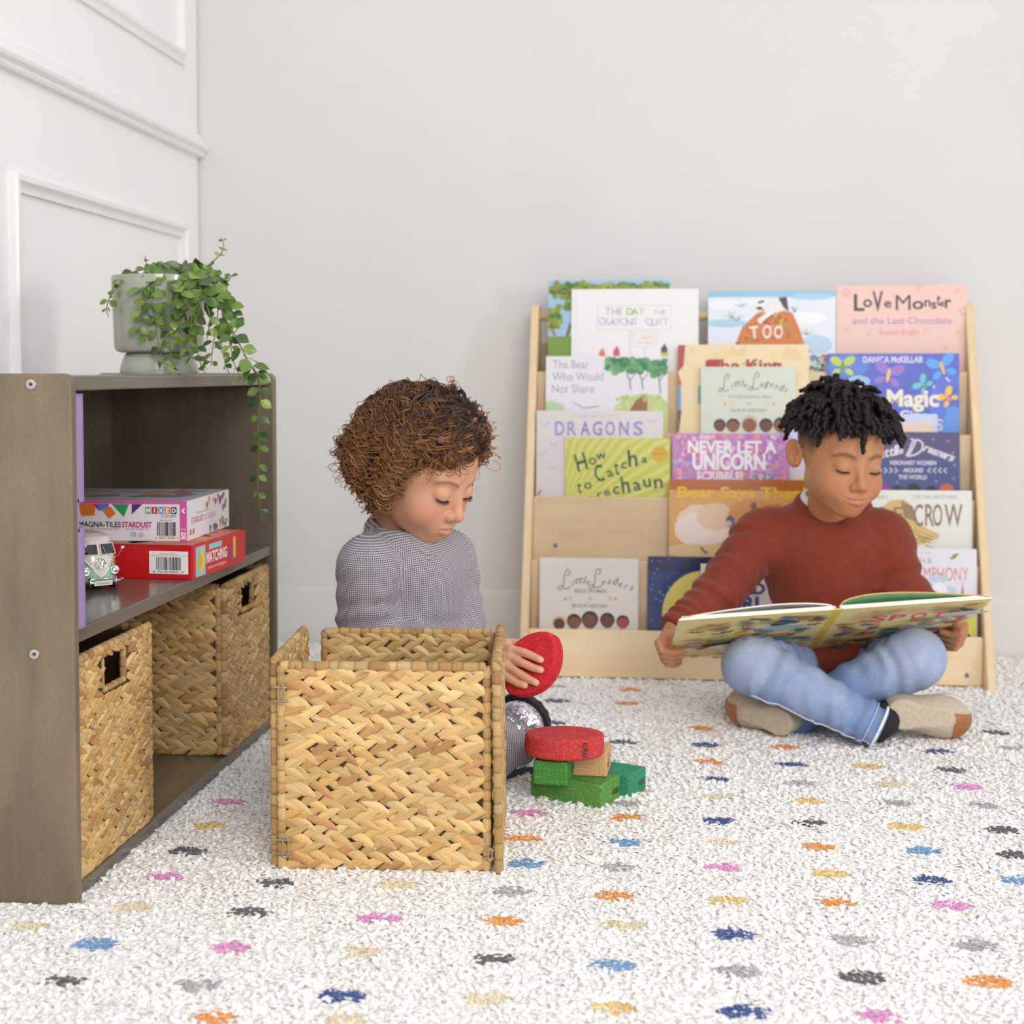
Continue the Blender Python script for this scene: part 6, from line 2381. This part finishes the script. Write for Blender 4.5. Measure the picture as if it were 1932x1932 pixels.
MB().lathe([(.0001, .004), (.0055, .003), (.0066, .0005), (.006, -.002), (.0001, -.003)], 20, M=frame(kc, *(lambda a: (a, np.cross(nk_, a), nk_))(np.cross(nk_, (0, 0, 1)) / np.linalg.norm(np.cross(nk_, (0, 0, 1)))))).build('hair_clip', mat('brown_resin', (92, 58, 54), .15, coat=.8), hair, smooth=True, M=IG)


# clothes in small check
def check_mat():
    m, nt, b = new_mat('small_check_cloth')
    uvn = N(nt, 'ShaderNodeUVMap')
    sep = N(nt, 'ShaderNodeSeparateXYZ')
    nt.links.new(uvn.outputs[0], sep.inputs[0])
    out = []
    for i in (0, 1):
        a = N_mul(nt, sep.outputs[i], 1 / .0030)
        fr_n = N(nt, 'ShaderNodeMath', operation='FRACT')
        nt.links.new(a, fr_n.inputs[0])
        lt = N(nt, 'ShaderNodeMath', operation='LESS_THAN')
        nt.links.new(fr_n.outputs[0], lt.inputs[0])
        lt.inputs[1].default_value = .55
        out.append(lt.outputs[0])
    ad = N(nt, 'ShaderNodeMath', operation='ADD')
    nt.links.new(out[0], ad.inputs[0])
    nt.links.new(out[1], ad.inputs[1])
    rp = N(nt, 'ShaderNodeValToRGB')
    rp.color_ramp.interpolation = 'CONSTANT'
    el = rp.color_ramp.elements
    el[0].position, el[0].color = 0, (*lin((206, 198, 200)), 1)
    el[1].position, el[1].color = .3, (*lin((158, 151, 158)), 1)
    e3 = el.new(.8)
    e3.color = (*lin((66, 62, 76)), 1)
    hf = N_mul(nt, ad.outputs[0], .5)
    nt.links.new(hf, rp.inputs[0])
    nt.links.new(rp.outputs[0], b.inputs['Base Color'])
    b.inputs['Roughness'].default_value = .9
    b.inputs['Specular IOR Level'].default_value = .15
    b.inputs['Sheen Weight'].default_value = .15
    bump(nt, b, hf, .25, .0006)
    return m


m_check = check_mat()


def limb_uv(V, limbs):
    """u round the limb, v along it, for the nearest limb of each vertex"""
    best = np.full(len(V), 1e9)
    uv = np.zeros((len(V), 2))
    for a, b, r, refv in limbs:
        a, b = np.asarray(a), np.asarray(b)
        L = np.linalg.norm(b - a)
        ax = (b - a) / L
        t = (V - a) @ ax
        q = V - a - np.outer(np.clip(t, 0, L), ax)
        d = np.linalg.norm(q, axis=1) / r
        e1 = np.asarray(refv, float) - ax * (np.asarray(refv, float) @ ax)
        e1 /= np.linalg.norm(e1)
        e2 = np.cross(ax, e1)
        u = np.arctan2(q @ e2, -(q @ e1)) * r      # seam on the side of refv
        m = d < best
        best[m] = d[m]
        uv[m] = np.stack([u, t], 1)[m]
    return uv


def tunic(p):
    d = ell(p, gch + np.array([0, 0, .012]), (.086, .068, .090), GR)
    d = smin(d, cap(p, gch - np.array([0, 0, .01]), gpe, .078, .090, folds=[(.35, .3, .05, .0026, 30, .6), (.8, .3, .05, .003, -30, .6)]), .035)
    d = smin(d, cap(p, gsr - gr * .015 + np.array([0, 0, .002]), gsl + gr * .015, .041, .040), .03)
    d = smin(d, cap(p, gn0 + np.array([-.004, .004, -.030]), gch, .050, .06), .03)
    for s_, e_, w_, k_ in ((gsr, ger, gwr, 1), (gsl, gel, gwl, -1)):
        d = smin(d, cap(p, s_, e_, .0440, .0420 if k_ > 0 else .037, folds=[(.80, .42, .042, .0030 if k_ > 0 else .0022, 34 * k_, .4), (.25, .3, .055, .0018, 50, 1.2)]), .016)
        d = smin(d, cap(p, e_, w_, .0400 if k_ > 0 else .036, .029, folds=[(.05, .4, .036, .0026, -40 * k_, .2)]), .014)
    ax_ = ((gwr - ger) / np.linalg.norm(gwr - ger)).astype(f32)
    d = np.maximum(d, np.where(sph(p, gwr, .07) < 0, (p - (gwr - ax_ * .012)) @ ax_, -1))
    nkd = (gn1 - gn0) / np.linalg.norm(gn1 - gn0)
    hole = cap(p, gn0 + np.array([.004, 0, -.006]), gn0 + nkd * .2, .0500, .075)
    d = smax(d, -hole, .005)
    return d


V, F = nets(tunic, np.minimum(ger, gpe) - .14, np.maximum(gsl, gwr) + .10, .0036)
back = -gf
limbs = [(gpe, gn0, .085, back), (ger, gsr, .044, gr * -1 + [0, .4, 0]), (gwr, ger, .034, (0, 1, .2)), (gel, gsl, .038, gr), (gwl, gel, .034, gr)]
shirt = mesh_obj('shirt', V - np.array(go), F, m_check, girl, True, uv=limb_uv(V, limbs))
gcc = PX(769, 1009, 2.135)
fwd, rgt = gf, -gr
rc_ = collar(gcc, .0560, .0600, .0250)
V_ = []
rg = ring('collar', rc_, .0052, m_check, shirt, 2.3, IG)
uvl = rg.data.uv_layers.new(name='UVMap')
li = np.empty(len(rg.data.loops), np.int32)
rg.data.loops.foreach_get('vertex_index', li)
uvl.data.foreach_set('uv', np.stack([(li // 10) * .0088, (li % 10) * .0030 + .0004 * (li // 10)], 1).astype(f32).ravel())

# trousers and shoes
gk1, gk2 = PX(800, 1400, 2.13), PX(898, 1408, 2.125)
ga1 = PX(982, 1412, 2.120)


def slacks(p):
    d = cap(p, PX(770, 1345, 2.17), gk1, .085, .070)
    d = smin(d, cap(p, gk1, gk2, .066, .060), .02)
    d = smin(d, cap(p, gk2, ga1, .058, .026, folds=[(.5, .5, .05, .0030, 40, .4)]), .015)
    d = smin(d, cap(p, PX(770, 1350, 2.20), PX(690, 1385, 2.16), .08, .06), .02)
    return np.maximum(d, -(p[:, 2] - R0 - .001))


V, F = nets(slacks, (PX(640, 1400, 2.1)[0], 1.95, R0 - .006), (ga1[0] + .05, 2.32, .24), .0040)
mesh_obj('trousers', V - np.array(go), F, m_check, girl, True, uv=limb_uv(V, [(gk1, ga1, .05, (0, 1, 0)), (PX(770, 1345, 2.17), gk1, .08, (0, 1, 0))]))


def sequin_mat():
    m, nt, b = new_mat('silver_sequins')
    v = mapping(nt, 'Object', (1, 1, 1))
    vo = N(nt, 'ShaderNodeTexVoronoi')
    vo.inputs['Scale'].default_value = 330
    nt.links.new(v, vo.inputs['Vector'])
    b.inputs['Base Color'].default_value = (.72, .72, .78, 1)
    b.inputs['Metallic'].default_value = .85
    b.inputs['Roughness'].default_value = .30
    nm = N(nt, 'ShaderNodeNormalMap')
    mx = N(nt, 'ShaderNodeMix', data_type='RGBA')
    mx.inputs[0].default_value = .22
    mx.inputs[6].default_value = (.5, .5, 1, 1)
    nt.links.new(vo.outputs['Color'], mx.inputs[7])
    nt.links.new(mx.outputs[2], nm.inputs['Color'])
    nt.links.new(nm.outputs[0], b.inputs['Normal'])
    return m


m_seq = sequin_mat()
m_rub = mat('black_rubber', (26, 26, 30), .6, bs=200, bstr=.3, bdist=.001)


def girl_shoe(heel, toe, solen, width, hgt):
    M_, V, F, L_, w_ = shoe(None, heel, toe, np.asarray(solen, float), width, hgt)
    Mi = np.array(IG) @ M_
    sh = mesh_obj('shoe', V @ Mi[:3, :3].T + Mi[:3, 3], F, m_seq, girl, True)
    P = sole_poly(L_, w_, .09)
    n = len(P)
    P = P * (1 + .008 * np.sign(np.sin(np.arange(n) * 2.2)))[:, None]
    MB().prism(P.tolist(), -.010, .0045).build('sole', m_rub, sh, M=Mi, bevel=.0015, autosmooth=50)


girl_shoe(PX(918, 1425, 2.205), PX(1013, 1334, 2.165), (.42, .80, .42), .078, .060)
girl_shoe(PX(1000, 1462, 2.215), PX(880, 1482, 2.150), (.75, .10, -.65), .07, .06)
# ------------------------------------------------------------------ cork blocks
def cork(name, c, d, l):
    m, nt, b = new_mat(name)
    v = mapping(nt, 'Object', (1, 1, 1))
    vo = N(nt, 'ShaderNodeTexVoronoi')
    vo.inputs['Scale'].default_value = 380
    nt.links.new(v, vo.inputs['Vector'])
    cc_ = mixrgb(nt, lin(c), lin(l), noise(nt, v, 240, 3, .6, .5, .72))
    sp_ = noise(nt, v, 420, 2, .6, .58, .72)
    cc_ = mixrgb(nt, cc_, lin(d), N_mul(nt, sp_, .8))
    nt.links.new(cc_, b.inputs['Base Color'])
    b.inputs['Roughness'].default_value = .8
    b.inputs['Specular IOR Level'].default_value = .2
    bump(nt, b, noise(nt, v, 420, 2, .6, 0, 1), .35, .0008)
    return m


m_cred = cork('red_cork', (192, 62, 62), (110, 26, 30), (212, 92, 90))
m_cred2 = cork('crimson_cork', (196, 40, 48), (130, 14, 24), (208, 66, 70))
m_cgr = cork('green_cork', (66, 136, 62), (30, 74, 34), (104, 168, 84))
m_cgr2 = cork('moss_cork', (92, 146, 70), (46, 88, 36), (128, 172, 94))
m_cteal = cork('sea_green_cork', (56, 140, 104), (26, 84, 62), (88, 164, 124))
m_ctan = cork('tan_cork', (208, 164, 118), (160, 112, 70), (222, 184, 142))
m_ink = (48, 34, 34)


def oval(name, label, M_, a, b, t, m, point=0.0):
    P = cr([(a * math.cos(2 * PI * i / 24), b * math.sin(2 * PI * i / 24) * abs(math.sin(2 * PI * i / 24)) ** point) for i in range(24)], 4, True)
    o = MB().prism(P.tolist(), -t / 2, t / 2).build(name, m, bevel=.0045, bseg=4, autosmooth=45)
    o.matrix_world = Matrix([list(r) for r in M_])
    return tag(o, label, 'toy block')


held = oval('cork_block', 'crimson oval cork block held in the girl’s hand', frame(BC, bu, bv if np.cross(bu, bv) @ bn > 0 else -bv, bn), BA * 1.08, BB, BT, m_cred2, .30)

# the little pile: two green blocks side by side, a green and a tan block on them, a red oval on top
zb = R0


def brick(label, c0, dirx, w, d, h, m, z, text=None):
    """c0 = near bottom corner in the photo; dirx runs to the left-back edge"""
    ux = np.array([dirx[0], dirx[1], 0.0])
    ux /= np.linalg.norm(ux)
    uy = np.array([-ux[1], ux[0], 0])
    M_ = frame((c0[0], c0[1], z), ux, uy, (0, 0, 1))
    o = MB().box((0, 0, 0), (w, d, h)).build('cork_block', m, bevel=.0028, bseg=3)
    o.matrix_world = Matrix([list(r) for r in M_])
    tag(o, label, 'toy block')
    return o


def stamp(o, t, M_, w, h, col, rot=0):
    c = Canvas()
    c.text(t, 0, -h / 2, h, col, w=w, bold=.03)
    c.done('stamp', o, M_)


# lower pair: corner nearest the viewer, and its left and right neighbours
q0, qL, qR = at(1133, 1527, Z=R0), at(1000, 1504, Z=R0), at(1176, 1502, Z=R0)
dl = (qL - q0)[:2]
wL = np.linalg.norm(dl)
ang = math.atan2(dl[1], dl[0])
# ux along the left face (pointing right from its left end), uy away from the viewer
uxv = -dl / wL
hh = .034
bottom_w = .122
g_low = brick('moss green cork block, lowest and nearest in the small pile', at(1001, 1504, Z=R0), uxv, np.linalg.norm(q0 - qL), .062, hh, m_cgr2, R0)
uyv = np.array([-uxv[1], uxv[0]])
t_o = np.array(g_low.matrix_world)
c_t = t_o[:3, 3] + np.append(uyv * .063 + uxv * .017, 0)
g_far = brick('sea green cork block on the rug behind the moss green one', c_t, uxv, np.linalg.norm(q0 - qL) - .004, .058, hh, m_cteal, R0)
ztop = R0 + hh + .0004
a1, a2 = at(1005, 1480, Z=ztop), at(1070, 1484, Z=ztop)
u2 = (a2 - a1)[:2]
w_s = np.linalg.norm(u2)
g_mid = brick('small grass green cork block under the red oval', a1, u2, w_s, .060, hh, m_cgr, ztop)
b1 = at(1124, 1466, Z=ztop)
u3 = np.array(uxv) * .92 + uyv * .35
g_tan = brick('natural tan cork block propped beside the grass green one', b1 - np.append(u3 / np.linalg.norm(u3) * .034, 0), u3, .050, .062, hh + .002, m_ctan, ztop)
zt2 = ztop + hh + .0026
oc = at(1061, 1436, Z=zt2 + .0)
ov = oval('cork_block', 'red oval cork block lying on top of the small pile', frame((oc[0], oc[1] + .038, zt2 + .0155), (1, .06, 0), (-.06, 1, 0), (0, 0, 1)), .0560, .043, .030, m_cred)
dk = (52, 34, 36)
# lettering pressed into the blocks
a_ = math.radians(-58)
M_ = frame((.0555 * math.cos(a_) * 1.0, .046 * math.sin(a_) * 1.006, 0), (0, 0, -1), (math.sin(-a_) * .9, math.cos(a_), 0), (math.cos(a_) * .85, math.sin(a_), 0))
n_ = np.array([math.cos(a_) / .0555, math.sin(a_) / .046, 0])
n_ /= np.linalg.norm(n_)
tx = np.array([0, 0, -1.0])
ty = np.cross(n_, tx)
M_ = frame(np.array([.0560 * math.cos(a_), .043 * math.sin(a_), -.001]) + n_ * .0003, tx, ty, n_)
stamp(ov, 'KORXX', M_, .022, .0075, dk)
for o, w_, d_, h_ in ((g_low, np.linalg.norm(q0 - qL), .062, hh), (g_far, np.linalg.norm(q0 - qL) - .004, .058, hh), (g_mid, w_s, .060, hh), (g_tan, .050, .062, hh + .002)):
    c = Canvas()
    rm = frame((w_ + .0003, d_ * (.74 if o is not g_tan else .3), h_ * .45), (0, 1, 0), (0, 0, 1), (1, 0, 0))
    c.text('KORXX', 0, -.004, .008, (56, 60, 40) if o is not g_tan else (120, 84, 56), w=.022, bold=.03)
    c.done('stamp', o, rm)
# ------------------------------------------------------------------ rug
RX0, RX1, RY0, RY1 = -1.03, 1.75, .75, YB - .016
m_rugb = mat('rug_backing', (246, 243, 240), .95)
m_pile = mat('wool_pile', (255, 255, 255), .9, attr=True, sheen=.3, spec=.1)
_nt = m_pile.node_tree
_pb, _out = _nt.nodes['Principled BSDF'], _nt.nodes['Material Output']
_tr = N(_nt, 'ShaderNodeBsdfTranslucent')
_nt.links.new(_pb.inputs['Base Color'].links[0].from_socket, _tr.inputs[0])
_mx = N(_nt, 'ShaderNodeMixShader')
_mx.inputs[0].default_value = .02
_nt.links.new(_pb.outputs[0], _mx.inputs[1])
_nt.links.new(_tr.outputs[0], _mx.inputs[2])
_nt.links.new(_mx.outputs[0], _out.inputs[0])
rug = tag(MB().box((RX0, RY0, .0005), (RX1, RY1, .0200)).build('rug', m_rugb, bevel=.003), 'thick white shaggy rug with rows of small coloured dots', 'rug')
PINK, ORG, YEL, NAVY, BLUE, DK, GRY, CRM = (222, 150, 200), (226, 150, 66), (226, 198, 120), (52, 78, 142), (108, 156, 198), (92, 90, 94), (176, 172, 172), (224, 212, 182)
dots = [(312, 1666, PINK), (522, 1676, DK), (750, 1680, CRM), (965, 1692, GRY), (255, 1722, CRM), (472, 1733, DK), (715, 1745, PINK), (945, 1749, ORG), (182, 1793, BLUE), (440, 1800, PINK), (687, 1807, CRM), (930, 1823, DK),
        (120, 1865, DK), (372, 1873, GRY), (645, 1892, NAVY), (920, 1895, CRM), (393, 1567, YEL), (430, 1523, PINK), (354, 1616, DK), (1041, 1372, NAVY), (1321, 1382, ORG), (1331, 1413, NAVY), (1481, 1417, ORG), (1771, 1426, NAVY),
        (1333, 1446, ORG), (1491, 1451, NAVY), (1638, 1454, YEL), (1791, 1461, DK), (1348, 1480, NAVY), (1508, 1486, GRY), (1681, 1488, CRM), (1823, 1493, PINK), (1351, 1514, CRM), (1521, 1520, YEL), (1688, 1524, GRY), (1853, 1528, GRY),
        (996, 1543, PINK), (1181, 1552, ORG), (1356, 1558, NAVY), (1526, 1562, DK), (1706, 1569, YEL), (1891, 1575, DK), (988, 1592, ORG), (1176, 1599, BLUE), (1366, 1599, CRM), (1541, 1608, ORG), (1738, 1616, BLUE), (1916, 1623, DK),
        (991, 1640, BLUE), (1166, 1645, GRY), (1363, 1647, PINK), (1568, 1659, YEL), (1758, 1672, NAVY), (1161, 1701, ORG), (1373, 1711, YEL), (1578, 1716, ORG), (1793, 1720, PINK), (1176, 1758, CRM), (1381, 1775, NAVY), (1608, 1785, GRY),
        (1838, 1795, GRY), (1156, 1834, BLUE), (1391, 1845, GRY), (1628, 1857, DK), (1866, 1865, ORG), (1156, 1916, YEL), (1406, 1923, NAVY), (1661, 1930, PINK), (1050, 1329, DK), (1186, 1334, ORG), (1191, 1308, ORG), (1175, 1408, DK),
        (1048, 1302, GRY), (1880, 1390, DK), (1905, 1420, GRY), (1925, 1672, BLUE), (655, 1937, CRM), (400, 1935, ORG), (55, 1760, CRM), (1190, 1500, ORG), (1180, 1525, GRY)]
DP = np.array([at(x, y, Z=.014)[:2] for x, y, _ in dots])
DC = np.array([lin(c) for _, _, c in dots])
HX, HY = .0245, .0155

# where things press the pile flat
press = [(XBK - .01, XF + .002, Y0 - .002, Y1)]
th = rz


def in_basket(p):
    d = p - np.array(big.location[:2])
    u, v = d[:, 0] * cs + d[:, 1] * sn, -d[:, 0] * sn + d[:, 1] * cs
    return (np.abs(u) < w / 2 + .004) & (np.abs(v) < D / 2 + .002)


def tufts(P, z0, z1, lean, rad, cols, rseed, sides=4, curl=.004):
    g = np.random.default_rng(rseed)
    n = len(P)
    ang = g.uniform(0, 2 * PI, n)
    ln = lean[:, None] * np.stack([np.cos(ang), np.sin(ang)], 1)
    ts = np.array([0, .38, .72, .93, 1.0])
    rr = np.array([.75, 1.0, .95, .55, .12])
    k = len(ts)
    V = np.zeros((n, k, sides, 3), np.float32)
    a2 = g.uniform(0, 2 * PI, n)
    cv = np.stack([np.cos(a2), np.sin(a2)], 1) * curl
    for i, t in enumerate(ts):
        cx = P + ln * (t ** 1.4) + cv * math.sin(PI * t)
        cz = z0 + (z1 - z0) * (t ** .85) - lean * .35 * t ** 3
        for j in range(sides):
            a = 2 * PI * j / sides + ang
            r = rad * rr[i]
            V[:, i, j, 0] = cx[:, 0] + r * np.cos(a)
            V[:, i, j, 1] = cx[:, 1] + r * np.sin(a)
            V[:, i, j, 2] = cz
    base = (np.arange(n) * k * sides)[:, None]
    q = np.array([(i * sides + j, i * sides + (j + 1) % sides, (i + 1) * sides + (j + 1) % sides, (i + 1) * sides + j) for i in range(k - 1) for j in range(sides)])
    F = (base[:, :, None] + q[None]).reshape(-1, 4)
    C = np.repeat(cols, k * sides, axis=0)
    return V.reshape(-1, 3), F, C


def field(step, lo, hi):
    xs = np.arange(RX0 + .01, RX1 - .01, step)
    ys = np.arange(RY0 + .01, RY1 - .004, step)
    X, Y = np.meshgrid(xs, ys)
    P = np.stack([X.ravel(), Y.ravel()], 1) + rng.uniform(-.55, .55, (X.size, 2)) * step
    q = np.column_stack([P, np.full(len(P), R0)])
    pr_ = proj(q)
    dist = pr_[:, 2]
    keep = (dist > lo) & (dist <= hi) & (pr_[:, 0] > -260) & (pr_[:, 0] < 2200) & (P[:, 0] < RX1) & (P[:, 1] < RY1 - .004)
    return P[keep]


PB = np.concatenate([field(.0056, 1.05, 1.75), field(.0064, 1.75, 2.3), field(.0082, 2.3, 3.6)])
m = ~((PB[:, 0] < XF - .003) & (PB[:, 1] > Y0 - .002) & (PB[:, 1] < Y1))
m &= ~in_basket(PB)
PB = PB[m]
wig = .0022 * np.sin(PB[:, 0] * 31 + 3 * np.sin(PB[:, 1] * 17)) * np.sin(PB[:, 1] * 37 + 2 * np.sin(PB[:, 0] * 23))
dd = ((PB[:, None, 0] - DP[None, :, 0]) / HX) ** 2 + ((PB[:, None, 1] - DP[None, :, 1]) / HY) ** 2
md = dd.min(1)
PB, wig, md = PB[md > .86], wig[md > .86], md[md > .86]
n = len(PB)
shade = rng.uniform(.93, 1.0, (n, 1)) * np.array([lin((252, 249, 246))])
big_ = (proj(np.column_stack([PB, np.full(n, R0)]))[:, 2] > 2.3)
rad = rng.uniform(.0024, .0036, n) * np.where(big_, 1.5, 1.1)
top = .0248 + wig * .8 + rng.uniform(-.0020, .0022, n)
top = np.where(md < 1.5, top - .002, top)
V, F, C = tufts(PB, .0180, top, rng.uniform(.003, .013, n), rad, shade, 5, sides=5, curl=.0055)
_po = mesh_obj('pile', V, F, m_pile, rug, True, col=C, kind='stuff')
PD, CD = [], []
for c_, k_ in zip(DP, DC):
    xs, ys = np.meshgrid(np.arange(-HX, HX, .0033), np.arange(-HY, HY, .0033))
    q = np.stack([xs.ravel(), ys.ravel()], 1) + rng.uniform(-.0015, .0015, (xs.size, 2))
    q = q[((q / (HX * .98, HY * .98)) ** 2).sum(1) < 1]
    PD.append(q + c_)
    CD.append(np.repeat(k_[None], len(q), 0) * rng.uniform(.95, 1.25, (len(q), 1)))
PD, CD = np.concatenate(PD), np.concatenate(CD)
m = ~((PD[:, 0] < XF + .004) & (PD[:, 1] > Y0) & (PD[:, 1] < Y1)) & ~in_basket(PD)
PD, CD = PD[m], CD[m]
n = len(PD)
V, F, C = tufts(PD, .0180, rng.uniform(.0212, .0238, n), rng.uniform(.002, .006, n), rng.uniform(.0017, .0024, n), CD, 9, curl=.003)
mesh_obj('dots', V, F, m_pile, rug, True, col=C, kind='stuff')
# ------------------------------------------------------------------ light
def area(name, loc, target, size, power, col=(1, 1, 1), size_y=None, spread=PI):
    l = bpy.data.lights.new(name, 'AREA')
    l.energy, l.color, l.size = power, col, size
    if size_y:
        l.shape, l.size_y = 'RECTANGLE', size_y
    l.spread = spread
    o = bpy.data.objects.new(name, l)
    COL.objects.link(o)
    o.location = loc
    d = Vector(target) - Vector(loc)
    o.rotation_euler = d.to_track_quat('-Z', 'Y').to_euler()
    return o


area('softbox_key', (.85, -1.35, 2.0), (.0, 2.4, .3), 1.7, 66, (1, .995, .985))
area('side_window', (2.4, .62, 1.12), (-.8, 2.2, .7), .38, 4.6, (1, .99, .98), .5, math.radians(85))
w = bpy.data.worlds.new('world')
sc.world = w
w.use_nodes = True
bg = w.node_tree.nodes['Background']
bg.inputs[0].default_value = (.97, .98, 1, 1)
bg.inputs[1].default_value = .86
sc.view_settings.view_transform = 'Standard'
sc.view_settings.look = 'None'
sc.view_settings.exposure = -0.03
sc.view_settings.gamma = 1.0
sc.view_settings.use_curve_mapping = False
sc.cycles.use_denoising = True
sc.cycles.max_bounces = 12
sc.cycles.diffuse_bounces = 9
sc.cycles.glossy_bounces = 3
sc.cycles.transmission_bounces = 4
sc.cycles.use_adaptive_sampling = True
